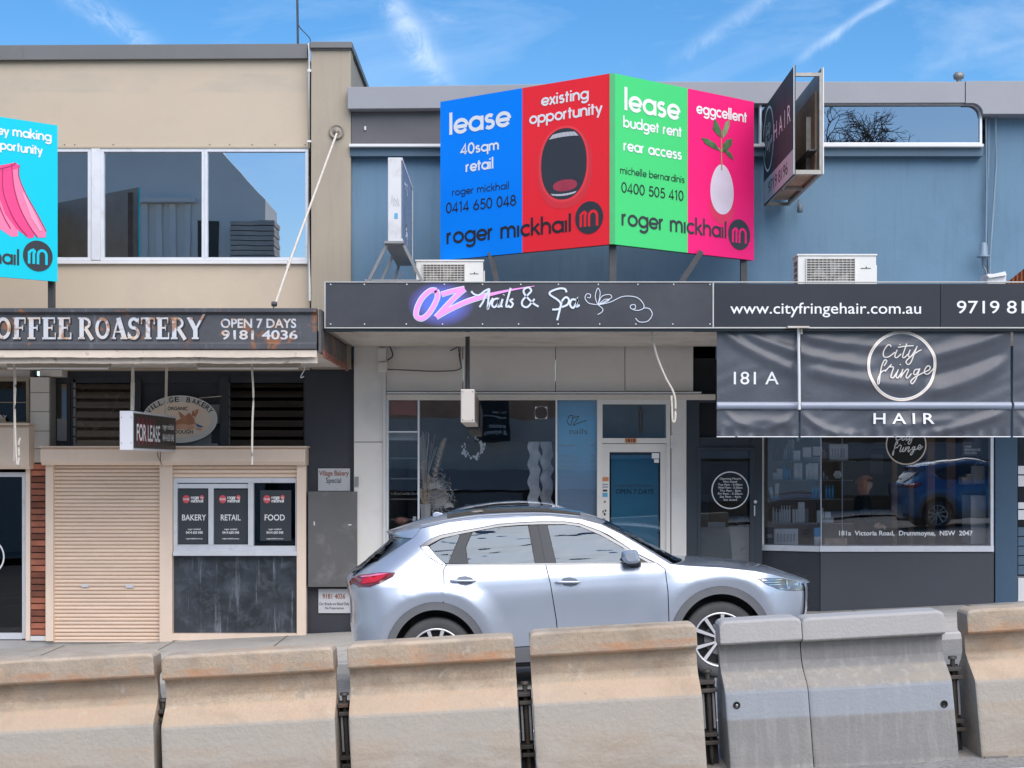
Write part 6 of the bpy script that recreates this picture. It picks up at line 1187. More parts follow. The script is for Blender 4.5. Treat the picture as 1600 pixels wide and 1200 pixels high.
m = M(); m.tube([(.130,-.02,1.565),(.134,0,1.565),(.130,.02,1.565)], .005, 6); m.build('mouth', pbr('lips', (.4,.12,.1), .5), pe)
# ------------------------------------------------------------------ concrete barriers
conc_t = pbr('barrier_tan', (.50,.40,.295), .9, var=.16, vscale=1.6, bump=.7, bscale=30, fine=.16, stain=[((.38,.345,.295), 1.1, .46, .62, .55), ((.25,.19,.135), 2.4, .50, .66, .65), ((.30,.28,.25), 7, .55, .66, .45), ((.56,.34,.20), 2.3, .56, .70, .6), ((.62,.58,.52), 5, .62, .7, .6), ((.09,.075,.06), 34, .665, .69, .9), ((.60,.50,.38), 1.7, .55, .7, .5)], streak=((.33,.26,.19), .30, .52), bands=[(-.05,.548,(.40,.375,.335),.85,0),(-.05,.40,(.42,.34,.26),.6,1.6),(.84,.915,(.50,.245,.125),.8,3.5),(.84,1.0,(.36,.30,.24),.5,5),(.70,.835,(.27,.205,.15),.55,1.5),(.548,.66,(.57,.43,.31),.5,0), (.0,.3,(.30,.25,.20),.45,4), (.985,1.02,(.62,.52,.40),.6,3),(-.02,.10,(.36,.28,.20),.5,2)])  # dark band in the recess under the lip is undercut shade painted in
conc_g = pbr('barrier_grey', (.30,.295,.285), .85, var=.12, vscale=1.6, bump=.45, bscale=45, fine=.10, stain=[((.32,.29,.25), 1.3, .5, .7, .6), ((.17,.17,.17), 3, .55, .75, .5), ((.06,.06,.06), 26, .71, .74, .8)], streak=((.46,.45,.42), .75, .50), bands=[(.66,.845,(.17,.17,.17),.4,0),(.36,.545,(.31,.34,.38),.8,0),(.555,.66,(.40,.34,.26),.5,1.5),(.86,1.1,(.46,.45,.44),.85,0),(.05,.36,(.20,.195,.19),.4,0)])  # band just below the cap darkens the recess, shade put into the colour
PRO = [(.104,1.010),(.119,1.004),(.125,.992),(.127,.862),(.118,.850),(.050,.836),(.034,.80),(.038,.715),(.078,.66),(.205,.566),(.222,.545),(.228,.53),(.275,.12),(.285,.0)]
def make_barrier(L_, mat, label, cut=.0):
    t_ = thing('concrete_barrier', label, 'barrier', (0,0,0), 'concrete barriers along the middle of the road'); t_['_o'] = (0,0,0)
    prof = [(-y, z) for y, z in PRO] + [(y, z) for y, z in reversed(PRO)]
    # stations along the unit: ends chamfered
    st = [(0, .030), (.012, .012), (.03, .003), (.05, 0)]; xs = [(x, e) for x, e in st] + [(L_*k/8, 0) for k in range(1, 8)] + [(L_-x, e) for x, e in reversed(st)]
    m = M(); rings = []
    rr0 = random.Random(int(L_*1000)+len(label))
    for x, e in xs:
        rings.append([Vector((x+rr0.uniform(-.001,.001), y*(1-e*1.2)+(e*.0), z-(e if z > .9 else 0)+rr0.uniform(-.0012,.0012))) for y, z in prof])
    n = len(prof); vs = [p for r in rings for p in r]; m.add(vs, [(i*n+k, i*n+(k+1) % n, (i+1)*n+(k+1) % n, (i+1)*n+k) for i in range(len(xs)-1) for k in range(n)])
    m.add(rings[0], [tuple(range(n))]); m.add(rings[-1], [tuple(range(n))]); m.build('body', mat, t_, .003, seg=2)
    return t_
stm = pbr('coupling_steel', (.075,.07,.065), .6, metal=.4, var=.3, vscale=8, stain=[((.20,.10,.06), 7, .56, .68, .7)]); galv = pbr('galvanised', (.38,.39,.40), .4, metal=.6, var=.15, vscale=6)
def coupling(t_, L_, gap):
    for z in (.60, .545, .245, .19):
        m = M(); x0 = L_+.002 if z in (.60,.245) else L_+.012; m.box(x0, L_+gap-(.012 if z in (.60,.245) else .002), -.075, .05, z-.012, z+.014); m.build('hook_plate', stm, t_, .003)
    m = M(); m.tube([(L_+gap*.55,-.02,.68),(L_+gap*.55,-.02,.10),(L_+gap*.55,-.02,.03)], [.017,.017,.006], 10); m.lathe([(.03,0),(.03,.018),(0,.02)], (L_+gap*.55,-.02,.665), 'Z', 8); m.build('pin', stm, t_)
    for x in (.25, .80):
        m = M(); m.box(L_+gap*x-.007, L_+gap*x+.007, -.02, .0, .28, .52); m.build('reinforcing_bar', galv, t_)
    m = M(); m.box(L_+.004, L_+gap-.004, .03, .045, .02, .62); m.build('back_plate', pbr('backplate', (.03,.03,.032), .7), t_)
BDp = 10.14     # depth of the top front edge
TILT = math.atan(.056)
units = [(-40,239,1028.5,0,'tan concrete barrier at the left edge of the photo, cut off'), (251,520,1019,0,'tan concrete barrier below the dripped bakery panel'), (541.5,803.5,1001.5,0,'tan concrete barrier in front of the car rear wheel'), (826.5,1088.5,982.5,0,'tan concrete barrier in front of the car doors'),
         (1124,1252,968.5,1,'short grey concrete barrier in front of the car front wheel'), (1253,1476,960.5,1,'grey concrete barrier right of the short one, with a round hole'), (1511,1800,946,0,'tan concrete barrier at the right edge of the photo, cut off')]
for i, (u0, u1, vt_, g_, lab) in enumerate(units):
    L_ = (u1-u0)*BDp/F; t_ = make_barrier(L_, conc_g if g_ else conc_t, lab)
    xm = PX((u0+u1)/2, BDp); zt_ = PZ(vt_, BDp); zz = zt_-1.005; x0 = xm-L_/2*math.cos(TILT)-1.0*math.sin(TILT)*-1; 
    # the base sits so that the tilted top lands at the traced position
    x0 = PX(u0, BDp)+1.0*math.sin(TILT); z0_ = zz - L_/2*math.sin(TILT)
    t_.location = (x0, BDp+.125, min(z0_, .056*x0+.03)); t_.rotation_euler = (0, -TILT, 0)
    if i not in (4, 6): coupling(t_, L_, {0:.05,1:.09,2:.10,3:.125,5:.12}[i]+.0)
    if g_:
        hx = .07 if i == 4 else L_-.07; m = M(); m.lathe([(.024,0),(.024,-.006),(.017,-.006),(.015,.02),(0,.02)], (hx, -.2375 if i == 4 else -.2445, .46 if i == 4 else .40), 'Y', 18); m.build('lifting_hole', pbr('hole_black', (.012,.012,.012), .8), t_)
        if i == 4: m = M(); m.lathe([(.009,-.012),(.004,-.014),(0,-.014)], (hx, -.2375, .46), 'Y', 10); m.build('hole_plug', galv, t_)
    if i == 6: m = M(); m.box(.01, .17, -.30, -.12, .0, .05); m.build('rubber_foot', pbr('rubber_foot', (.16,.15,.145), .8), t_, .006)
    if i in (0, 3):
        pass
# ------------------------------------------------------------------ across the street (seen in the glass)
ob = thing('opposite_building', 'tall grey building with a sloping roof across the road, seen reflected', 'building', (-20, -12, -.8)); opw = pbr('opposite_render', (.72,.70,.68), .85, var=.1, vscale=.3)
m = M(); yb_ = -12; m.hull([Vector(p) for p in [(-40,yb_,-2),(-8.6,yb_,-1),(-8.6,yb_,11.4),(-10.3,yb_,13.3),(-13,yb_,17),(-40,yb_,17)]], [Vector((p[0], yb_-2.5, p[2])) for p in [(-40,0,-2),(-8.6,0,-1),(-8.6,0,11.4),(-10.3,0,13.3),(-13,0,17),(-40,0,17)]]); m.build('wall', opw, ob)
dk = pbr('opposite_dark', (.06,.055,.05), .7)
for x, z in [(-10.4,8.5),(-17,8.5),(-21,8.5),(-25,8.5),(-17,12.2),(-21,12.2)]:
    w_ = .55 if x == -10.4 else 1.3; M().box(x-w_, x+w_*.3, yb_+.01, yb_+.03, z, z+2.2).build('window', dk, ob)
M().box(-19, -12.2, yb_+.02, yb_+1.2, 7.6, 7.75).build('balcony_slab', opw, ob); m = M()
for k in range(30): m.box(-19+k*.23, -18.97+k*.23, yb_+1.15, yb_+1.18, 7.76, 8.7)
m.box(-19, -12.2, yb_+1.14, yb_+1.19, 8.7, 8.75); m.build('balcony_rail', whitep, ob)
M().box(-14.0, -11.0, yb_+.02, yb_+.35, 11.3, 11.45).build('ledge', opw, ob)
for k in range(6): M().box(-13.9+k*.5, -13.68+k*.5, yb_+.02, yb_+.12, 8.4, 11.28).build('pilaster', opw, ob)
m = M()
for k in range(9): m.box(-9.6, -8.1-.02*(k % 2), yb_+.02, yb_+1.2, 9.0+k*.17, 9.14+k*.17)
m.build('louvred_box', pbr('louvre_beige', (.42,.38,.35), .7), ob)
os_ = thing('opposite_shop', 'low beige shop row with dark awning across the road, seen reflected', 'building', (0, -12, 0)); y_ = -12
for a, b, c, d, mt in [(-8.5, 40, -1, 2.4, dk), (-8.5, 40, 2.4, 3.1, pbr('opp_band', (.30,.31,.33), .5)), (-8.5, 40, 3.1+.0, 4.9, pbr('opp_beige', (.75,.68,.60), .8)), (-8.5, 40, 4.9, 5.8, pbr('opp_orange', (.75,.42,.26), .7, var=.3, vscale=1)), (-8.5, 40, 5.8, 6.2, pbr('opp_beige', (.4,.36,.31)))]:
    M().box(a, b, y_-6, y_+(.6 if c == 2.4 else 0)+(.0), c, d).build('facade_band', mt, os_)
M().box(-8.5, 40, y_-6, y_, 6.21, 6.4).build('roof', greyst, os_)
for k in range(5): M().box(-8+k*4.8, -4.4+k*4.8, y_+.62, y_+.68, 0.2+k*.24, 2.3).build('shop_window', pbr('opp_glass%d' % (k % 3), [(.10,.12,.15),(.2,.2,.2),(.06,.06,.07)][k % 3], .2), os_)
sg = thing('opposite_sign', 'black estate agent board across the road, seen mirrored in the salon glass', 'sign', (-.68, -11.35, 4.0)); M().box(-1.26, -.10, -11.38, -11.33, 4.05, 5.65).build('board', black_f, sg)
fr = Frame((0,-11.33,0), (-1,0,0)); 
for tx, z_, c_, a_, b_ in [('cobden', 4.52, .16, .2, .85), ('& hayson', 4.3, .16, .2, .95), ('commercial and residential', 4.85, .07, .2, 1.1), ('For Lease', 5.0, .09, .2, .7)]: sans(fr, tx, a_, b_, z_, c_, .003, .02).build('lettering', white_f, sg)
tree = thing('bare_tree', 'bare branched tree across the road, seen reflected in the high window', 'tree', (11.1, -12, .6)); rnd = random.Random(21); m = M(); tw = M()
def branch(p, d, L_, r, lv):
    q = p; pts = [p]; n = 3
    for i in range(n): d = (d+Vector((rnd.uniform(-.3,.3), rnd.uniform(-.3,.3), rnd.uniform(-.22,.16)))).normalized(); q = q+d*(L_/n); pts.append(q)
    (m if lv < 2 else tw).tube(pts, [r*(1-.4*i/n) for i in range(n+1)], 6 if lv < 2 else 3, cap=False)
    if lv >= 7: return
    for k in range(3):
        a = rnd.uniform(0, math.tau); s = rnd.uniform(.5, 1.1); e = d.orthogonal().normalized(); f_ = d.cross(e); nd = (d+(e*math.cos(a)+f_*math.sin(a))*s).normalized(); branch(pts[-1 if k else 2], nd, L_*rnd.uniform(.64,.82), r*.70, lv+1)
m.tube([(11.1,-12,.6),(11.0,-12,5),(11.1,-12,10.6)], [.28,.22,.15], 8)
for k in range(5):
    a = k*1.26; branch(Vector((11.1,-12,10.6-.25*k)), Vector((math.cos(a)*.9, math.sin(a)*.6, .75)).normalized(), 1.55, .075, 1)
bark = pbr('bark', (.10,.075,.055), .9); m.build('trunk', bark, tree); tw.build('twigs', bark, tree, kind='stuff')
# ------------------------------------------------------------------ the car
YC = 15.12; CX0, CZ0 = .653, .0366; ct, st_n = math.cos(TILT), math.sin(TILT)
def loc(u, v, yl):
    D = YC-yl; dx = PX(u, D)-CX0; dz = PZ(v, D)-CZ0; return (dx*ct+dz*st_n, -dx*st_n+dz*ct)
def interp(tab, t):
    if t <= tab[0][0]: return tab[0][1]
    for (a, fa), (b, fb) in zip(tab, tab[1:]):
        if t <= b: return fa+(fb-fa)*(t-a)/(b-a)
    return tab[-1][1]
HT = [(.15,.80),(.25,.845),(.35,.872),(.5,.898),(.65,.915),(.8,.921),(.9,.918),(1.0,.906),(1.075,.895),(1.10,.878),(1.16,.845),(1.25,.803),(1.35,.757),(1.45,.707),(1.55,.652),(1.61,.610),(1.66,.560)]
def hz(z):
    # smoothed table lookup
    return (interp(HT, z-.02)+interp(HT, z)*2+interp(HT, z+.02))/4
FRONT = sorted([(loc(u, v, .25)[1], loc(u, v, .25)[0]) for u, v in [(1259,905),(1262,908),(1263,920),(1262.5,948),(1260,957),(1252,975),(1238,1002),(1225,1012)]])
REAR = sorted([(loc(u, v, .25)[1], loc(u, v, .25)[0]) for u, v in [(575,1030),(560,1018),(551,1000),(546,970),(547,951),(546,932),(542,919),(540,905),(544,895.6),(553,887.7),(559,884),(590,860),(608,842),(606,833)]])
def E(d, L, n=2.3, m_=.42): return 0.0 if d <= 0 else 1.0 if d >= L else (1-(1-d/L)**n)**m_
WH = (-1.35, 1.35)
def side_y(x, z):
    y = hz(z)*E(interp(FRONT, z)-x, .62)*E(x-interp(REAR, z), .42 if z < 1.15 else .55, 2.3, .36)
    for wx in WH:      # flared wheel arches
        r = math.hypot((x-wx)/.53, (z-.36)/.58)
        if r < 1.4: y += .030*(max(0, min(1, (r-.86)/.20)) if r < 1.06 else max(0, 1-(r-1.06)/.34)**1.4)*(1 if z < .95 else max(0, (1.05-z)/.10))
    # hollow along the doors
    if .45 < z < .9: y -= .012*math.sin(math.pi*(z-.45)/.45)*max(0, 1-abs(x)/1.0)
    return y
def cp(u, v):
    y = .85
    for _ in range(4): x, z = loc(u, v, y); y = max(.02, side_y(x, z))
    return (x, z)
def dens(pts, step=.035, closed=True):
    out = []; n = len(pts)
    for i in range(n if closed else n-1):
        a, b = pts[i], pts[(i+1) % n]; L_ = math.hypot(b[0]-a[0], b[1]-a[1]); k = max(1, int(L_/step))
        for j in range(k): out.append((a[0]+(b[0]-a[0])*j/k, a[1]+(b[1]-a[1])*j/k))
    if not closed: out.append(pts[-1])
    return out
def inside(p, poly):
    c = False; j = len(poly)-1
    for i in range(len(poly)):
        if (poly[i][1] > p[1]) != (poly[j][1] > p[1]) and p[0] < (poly[j][0]-poly[i][0])*(p[1]-poly[i][1])/(poly[j][1]-poly[i][1])+poly[i][0]: c = not c
        j = i
    return c
def side_mesh(poly, off, side, g=.045, smooth=True, rim=.0):
    """triangulate a panel outline and wrap it on the body side surface"""
    pb = dens(poly, .03); xs = [p[0] for p in pb]; zs = [p[1] for p in pb]; pts = list(pb); x = min(xs)
    while x < max(xs):
        z = min(zs)
        while z < max(zs):
            q = (x+.0013, z+.0007)
            if inside(q, pb) and min((q[0]-p[0])**2+(q[1]-p[1])**2 for p in pb) > .0003: pts.append(q)
            z += g
        e = min(abs(x-interp(FRONT, .7)), abs(x-interp(REAR, .7))); x += g if e > .3 else g*.45
    n = len(pb); r = delaunay_2d_cdt([Vector(p) for p in pts], [(i, (i+1) % n) for i in range(n)], [list(range(n))], 1, 1e-6)
    V = [(v[0], -side*(side_y(v[0], v[1])+off), v[1]) for v in r[0]]; m = M(); m.add(V, [tuple(f) for f in r[2]], smooth)
    if rim:
        B = [(p[0], -side*(side_y(*p)+off), p[1]) for p in pb]; C_ = [(p[0], -side*(side_y(*p)+off-rim), p[1]) for p in pb]; m.add(B+C_, [(i, (i+1) % n, (i+1) % n+n, i+n) for i in range(n)])
    return m
def ell(wx, rx, rz, a0, a1, n=24): return [(wx+rx*math.cos(R(a0+(a1-a0)*i/n)), .36+rz*math.sin(R(a0+(a1-a0)*i/n))) for i in range(n+1)]
def C(lst): return [cp(u, v) for u, v in lst]
paint = pbr('silver_blue_paint', (.485,.54,.63), .34, metal=.5, var=.01, coat=1.0)
paintb = pbr('blue_paint', (.03,.22,.50), .3, metal=.5, var=.01, coat=1.0)
clad = pbr('cladding_plastic', (.16,.165,.175), .55, var=.06, vscale=3); blk = pbr('car_black', (.012,.013,.015), .4, var=.05); chrome = pbr('chrome', (.75,.76,.78), .12, metal=1, var=.02)
cglass = glass('car_glass', (.34,.37,.40), .13, .9, wav=1.0, gcol=(.62,.74,.88), wsc=(1.2,1,7)); tyre_m = pbr('tyre_rubber', (.075,.075,.078), .8, var=.15, vscale=6, bump=.2); alloy = pbr('alloy', (.8,.8,.82), .3, metal=.5, var=.05); lamp_r = pbr('lamp_red', (.55,.02,.03), .12, coat=1, var=.25, vscale=7); lamp_c = glass('lamp_clear', (.6,.65,.7), .35); trimd = pbr('window_trim', (.22,.23,.24), .25, metal=.6)
car = thing('parked_car', 'silver blue sport utility car parked behind the concrete barriers', 'car', (0,0,0)); car['_o'] = (0,0,0)
NEAR = [(606,834.5),(657,825),(700,816.5),(747,810),(811,806.5),(858,806.5),(907,811),(939,819.5),(971,835),(1000,852),(1030,871),(1047,881.5),(1073,884),(1127,887),(1180,892.5),(1206,897.5),(1232,904),(1250,908.5),(1259,911.5)]
CEN = [(604,830),(655,811.5),(700,801),(747,794.5),(811,791.5),(858,792.5),(905,798.5),(945,812),(985,832.5),(1020,851.5),(1052,868),(1062,872),(1078,872.5),(1127,874.5),(1180,881),(1206,886.5),(1232,895),(1250,900.7),(1260,905.5)]
nearL = C(NEAR); cenL = [loc(u, v, .0) for u, v in CEN]
def cap_surface(i0, i1, s0, s1, lift, ns=18, exp=2.7, both=True):
    na = resample([(*nearL[i], 0) for i in range(i0, i1+1)], per=5); ca = resample([(*cenL[i], 0) for i in range(i0, i1+1)], per=5); m = M(); rows = []
    ss = ([-s1+(s1-s0)*k/ns for k in range(ns+1)] + [s0+(s1-s0)*k/ns for k in range(ns+1)]) if s0 > 0 else [-s1+2*s1*k/(2*ns) for k in range(2*ns+1)]
    for a, c in zip(na, ca):
        ye = side_y(a[0], a[1]); row = []
        for s in ss:
            t = abs(s); w_ = t**exp; row.append((c[0]+(a[0]-c[0])*w_, -s*ye, c[1]+(a[1]-c[1])*w_+lift))
        rows.append(row)
    n = len(ss); vs = [p for r in rows for p in r]; skip = (ns if s0 > 0 else -1); m.add(vs, [(j*n+k, j*n+k+1, (j+1)*n+k+1, (j+1)*n+k) for j in range(len(rows)-1) for k in range(n-1) if k != skip], True); return m
cap_surface(0, 7, 0, 1, 0).build('roof', paint, car)
cap_surface(2, 6, 0, .80, .006).build('sunroof', pbr('sunroof_glass', (.03,.035,.04), .08, coat=1), car)
cap_surface(7, 11, 0, .93, .002).build('windscreen', cglass, car); cap_surface(7, 11, 0, .94, -.03).build('dash_dark', blk, car); cap_surface(7, 11, .93, 1, .003, 3).build('windscreen_pillar', paint, car)
cap_surface(11, 18, 0, 1, 0).build('bonnet', paint, car)
# closing surfaces front and back
def endcap(tab, sgn, z0, z1, inset, name, mat, n=14):
    m = M(); rows = []
    for j in range(n+1):
        z = z0+(z1-z0)*j/n; x = interp(tab, z); row = []
        for k in range(-10, 11):
            yy = k/10*.62; row.append((x-sgn*(.0+.10*abs(k/10)**2.4)-sgn*inset, yy, z))
        rows.append(row)
    m.add([p for r in rows for p in r], [(j*21+k, j*21+k+1, (j+1)*21+k+1, (j+1)*21+k) for j in range(n) for k in range(20)], True); return m.build(name, mat, car)
zn = nearL[-1][1]
endcap(FRONT, 1, .25, zn+.02, .0, 'front_bumper', paint); endcap(REAR, -1, .28, 1.14, .0, 'tailgate', paint); endcap(REAR, -1, 1.14, nearL[0][1]+.01, .0, 'rear_glass_panel', cglass)
m = M()
for k in range(7): x = interp(FRONT, .75)+.006; m.box(x-.03, x+.002, -.28, .28, .58+k*.045, .595+k*.045)
m.build('grille', blk, car)
arch_o, arch_i = (.485, .515), (.412, .440)
for side in (1, -1):
    sfx = side
    whole = C([(560,1020),(548,985)]) + C([(547,951),(546,932),(541.5,919),(540.5,905),(545,896),(555,888),(590,861),(609,842),(608,835)]) + nearL[1:] + C([(1262,920),(1261.5,948),(1258,958),(1250,975),(1235,1003)])
    bot = .27; fr_i = ell(1.35, arch_i[0]+.01, arch_i[1]+.01, -8, 188); rr_i = ell(-1.35, arch_i[0]+.01, arch_i[1]+.01, -8, 188)
    poly = whole + fr_i + rr_i
    side_mesh(poly, -.014, side, .06).build('body_shell', blk, car)
    arc_r = ell(-1.35, arch_o[0], arch_o[1], 80, 184, 16); 
    quarter = C([(549,992),(547,951),(546,932),(541.5,919),(540.5,905),(545,896),(555,888),(572,882.5),(590,877),(618,858.5),(644,841.5),(652,834.5),(657,826)]) + nearL[2:12] + C([(1027.5,880),(994.6,864),(971,848),(950,834.8),(937.5,829),(906,817.6),(882,814.6),(842.5,814.6),(811,816),(779,818.4),(751.6,823.8),(721.6,829),(688,835.6),(672.5,842),(655.6,853),(660,859.5),(672.5,872.6),(688,881.6),(696.5,884),(692.4,889.5),(693.2,911),(697.8,937.5)]) + arc_r + [(-1.835,.33),(-1.9,.30)] + C([(556,1010)])
    side_mesh(quarter, 0, side).build('quarter_panel', paint, car)
    sill = lambda x: .405
    arR = ell(-1.35, arch_o[0], arch_o[1], 0, 78, 14)
    rdoor = C([(698,884),(760,883.6),(852,883.2),(859.2,911.4),(868.4,968.4)]) + [(cp(871,985)[0], .405)] + [(-1.35+arch_o[0]+.012, .405)] + arR + C([(694.6,911),(693.8,889.8)])
    side_mesh(rdoor, .001, side, rim=.012).build('rear_door', paint, car)
    fdoor = C([(853.6,883.2),(940,881.6),(1026,880.6),(1038.6,889.2),(1042.8,922.5),(1044.4,968.4)]) + [(cp(1044.8,985)[0], .405), (cp(872.6,985)[0], .405)] + C([(870,968.4),(860.6,911.4)])
    side_mesh(fdoor, .001, side, rim=.012).build('front_door', paint, car)
    arF = ell(1.35, arch_o[0], arch_o[1], -3, 183, 26)
    fender = C([(1028,880.2)]) + nearL[11:] + C([(1262,920),(1261.5,948),(1258,958),(1250,975),(1238,1001)]) + [(1.88,.31)] + arF + [(cp(1046.4,990)[0], .40)] + C([(1045.8,968.4),(1044.3,922.5),(1040,888.8)])
    side_mesh(fender, 0, side).build('front_wing', paint, car)
    for wx in WH:
        side_mesh(ell(wx, arch_o[0]-.002, arch_o[1]-.002, -5, 185, 30)+list(reversed(ell(wx, arch_i[0], arch_i[1], -8, 188, 30))), .012, side, .05, rim=.02).build('arch_cladding', clad, car)
        m = M(); lin = ell(wx, arch_i[0]+.015, arch_i[1]+.015, -12, 192, 24); vs = []
        for x, z in lin: vs += [(x, -side*.90, z), (x, -side*.45, z)]
        m.add(vs, [(2*i, 2*i+1, 2*i+3, 2*i+2) for i in range(24)], True); m.add([(x, -side*.46, z) for x, z in lin], [tuple(range(25))]); m.build('wheel_housing', blk, car)
    rx0, rx1 = -1.35+arch_o[0]+.012, 1.35-arch_o[0]-.012
    side_mesh([(rx0,.396),(rx1,.396),(rx1+.01,.25),(rx0-.01,.25)], .012, side, .06, rim=.02).build('sill_cladding', clad, car)
    side_mesh([(rx0+.05,.240),(rx1-.05,.240),(rx1-.05,.20),(rx0+.05,.20)], -.02, side, .06).build('underbody_edge', blk, car)
    # glass
    qg = C([(671.5,853.8),(688,844),(704,837.5),(719,834),(700,880.3),(694.7,879.6),(682,869)]); rg = C([(739,830.8),(775,824.6),(824.5,821),(835.4,880.3),(732,880.8),(728.3,856)]); fg = C([(855.5,820.6),(891.7,820.2),(915,825.8),(939,836.8),(971,854.2),(1000,872),(1015,879.3),(869.5,880.3)])
    for nm, pg in (('quarter_window', qg), ('rear_window', rg), ('front_window', fg)): side_mesh(pg, -.004, side, .06).build(nm, cglass, car)
    for nm, pg in (('door_pillar', [(721,831.5),(737,830),(726.5,856),(730,880.5),(701.5,880.5)]), ('door_pillar', [(827,820.3),(839.3,819.6),(851.5,880.5),(837,880.5)]), ('door_pillar', [(840.6,819.6),(853.7,819.9),(868,880.5),(852.8,880.5)])):
        side_mesh(C(pg), -.006, side, .06).build(nm, pbr('pillar_gloss', (.055,.06,.068), .45, spec=.3), car)
    side_mesh(C([(697,881.5),(1024,878.5),(1026,880.2),(853,883),(698,883.6)]), .003, side, .06).build('belt_trim', trimd, car)
    up = [(655,853.4),(672,843),(688,836.6),(721.6,830),(751.6,824.8),(779,819.4),(811,817),(842.5,815.6),(882,815.6),(906,818.8),(937.5,830.2),(971,849.4),(994.6,865.5),(1024,880)]; dn = [(1014,879.5),(992,867),(969,853),(937,835.2),(905,822),(882,819),(842.5,819),(811,820.2),(779,823),(751.6,828),(721.6,833.6),(690,840.8),(674,849),(664,855)]
    side_mesh(C(up+dn), .002, side, .06).build('window_trim', trimd, car)
    side_mesh(C([(658,854.5),(669.5,854),(682,869.5),(694,880.4),(697,882.6),(688,880.4),(673,871),(662,860)]), .004, side, .06).build('corner_trim', pbr('trim_white', (.66,.70,.76), .15, metal=.8), car)
    side_mesh(C([(1020,878),(996,869),(994,874),(1000,878.5)]), .001, side, .06).build('mirror_triangle', blk, car)
    # tailgate side pieces
    side_mesh(C([(607,833.5),(640,828),(657,824.5),(652,834),(644,841),(625,839.5),(613,838)]), .004, side, .05).build('spoiler', paint, car)
    side_mesh(C([(614,839.5),(643,841.8),(617,859),(590.5,876),(600,864),(611,850)]), .002, side, .05).build('tailgate_garnish', pbr('garnish', (.10,.13,.16), .15, coat=1), car)
    side_mesh(C([(610,841),(613.5,840.5),(610,851),(599,864.5),(589,876.5),(572,881.8),(558,886.5),(575,871),(593,856)]), .002, side, .05).build('rear_screen', pbr('screen_dark', (.035,.035,.035), .15, coat=1), car)
    side_mesh(C([(541.5,917),(549,904),(561.7,898),(593,894.3),(618,894.3),(614,900.3),(596.5,909.8),(577.5,917),(560,917.7),(552,912)]), .006, side, .04, rim=.006).build('tail_lamp', pbr('lamp_dark', (.16,.03,.03), .12, coat=1, var=.4, vscale=9), car)
    side_mesh(C([(564,904),(585,898.5),(607,896.5),(600,902),(588,909),(566,912)]), .010, side, .04).build('tail_lamp_band', lamp_r, car)
    side_mesh(C([(562,900),(590,895.8),(608,895.2),(600,897),(585,899.2),(566,902)]), .011, side, .04).build('tail_lamp_band', pbr('lamp_pink', (.85,.22,.42), .15, coat=1), car)
    side_mesh(C([(1183.5,904),(1200,903),(1223.7,903.4),(1241,907),(1259,913.5),(1260.5,916),(1259,921.5),(1245,923),(1229,922.4),(1215,920),(1197.5,913)]), .005, side, .04, rim=.006).build('head_lamp', pbr('head_dark', (.13,.14,.155), .1, coat=1, var=.5, vscale=14), car)
    for k, pl in enumerate([[(1190,906),(1222,905),(1222,906),(1192,907)], [(1194,909.5),(1224,908.5),(1224,909.6),(1196,910.6)], [(1200,913.2),(1226,912.3),(1226,913.4),(1202,914.2)], [(1228,905),(1230,905.2),(1231.5,921),(1229.5,921)], [(1216,919),(1256,920.4),(1256,921.8),(1218,920.4)]]): side_mesh(C(pl), .010, side, .05).build('lamp_strip', chrome, car)
    for (u0, v0) in ((702.8, 907.5), (866.3, 909.5)):
        side_mesh(C([(u0+9,v0-1),(u0+14,v0-6.2),(u0+24,v0-7.6),(u0+34,v0-5),(u0+39.5,v0),(u0+34,v0+5),(u0+25,v0+7.5),(u0+15,v0+5.5)]), .0035, side, .03).build('handle_cup', pbr('cup_shade', (.15,.175,.21), .5, metal=.2), car)
        pts = [cp(u0+k*4.1, v0-.3) for k in range(11)]; h_ = M(); h_.tube([(x, -side*(side_y(x, z)+.022+.012*math.sin(math.pi*i/10)), z) for i, (x, z) in enumerate(pts)], [.006,.012,.014,.013,.012,.012,.012,.013,.013,.011,.004], 8); h_.build('door_handle', paint, car)
    # mirror
    mx, mz = cp(983, 868); my = side_y(mx, mz)
    m = M(); vs = []; nseg = 16
    for (dy, sc_) in ((.10,.55),(.13,.92),(.18,1.0),(.25,.95),(.285,.60)):
        for k in range(nseg):
            t = k*math.tau/nseg; c, s = math.cos(t), math.sin(t); px_ = .082*math.copysign(abs(c)**.6, c)*sc_; pz_ = .068*math.copysign(abs(s)**.6, s)*sc_; vs.append((mx-.004+px_+.012*(pz_ < 0)-.15*pz_*0, -side*(my+dy-.03), mz+pz_))
    m.add(vs, [(j*nseg+k, j*nseg+(k+1) % nseg, (j+1)*nseg+(k+1) % nseg, (j+1)*nseg+k) for j in range(4) for k in range(nseg)], True); m.add(vs[:nseg], [tuple(range(nseg))]); m.add(vs[-nseg:], [tuple(range(nseg))]); m.build('mirror', paint, car)
    m = M(); m.hull([Vector((mx-.085,-side*(my+.02),mz-.05)), Vector((mx+.095,-side*(my+.02),mz-.05)), Vector((mx+.10,-side*(my+.20),mz-.062)), Vector((mx-.08,-side*(my+.20),mz-.062))], [Vector((mx-.05,-side*(my+.0),mz-.085)), Vector((mx+.11,-side*(my+.0),mz-.10)), Vector((mx+.09,-side*(my+.15),mz-.085)), Vector((mx-.06,-side*(my+.15),mz-.085))]); m.build('mirror_base', blk, car, .008)
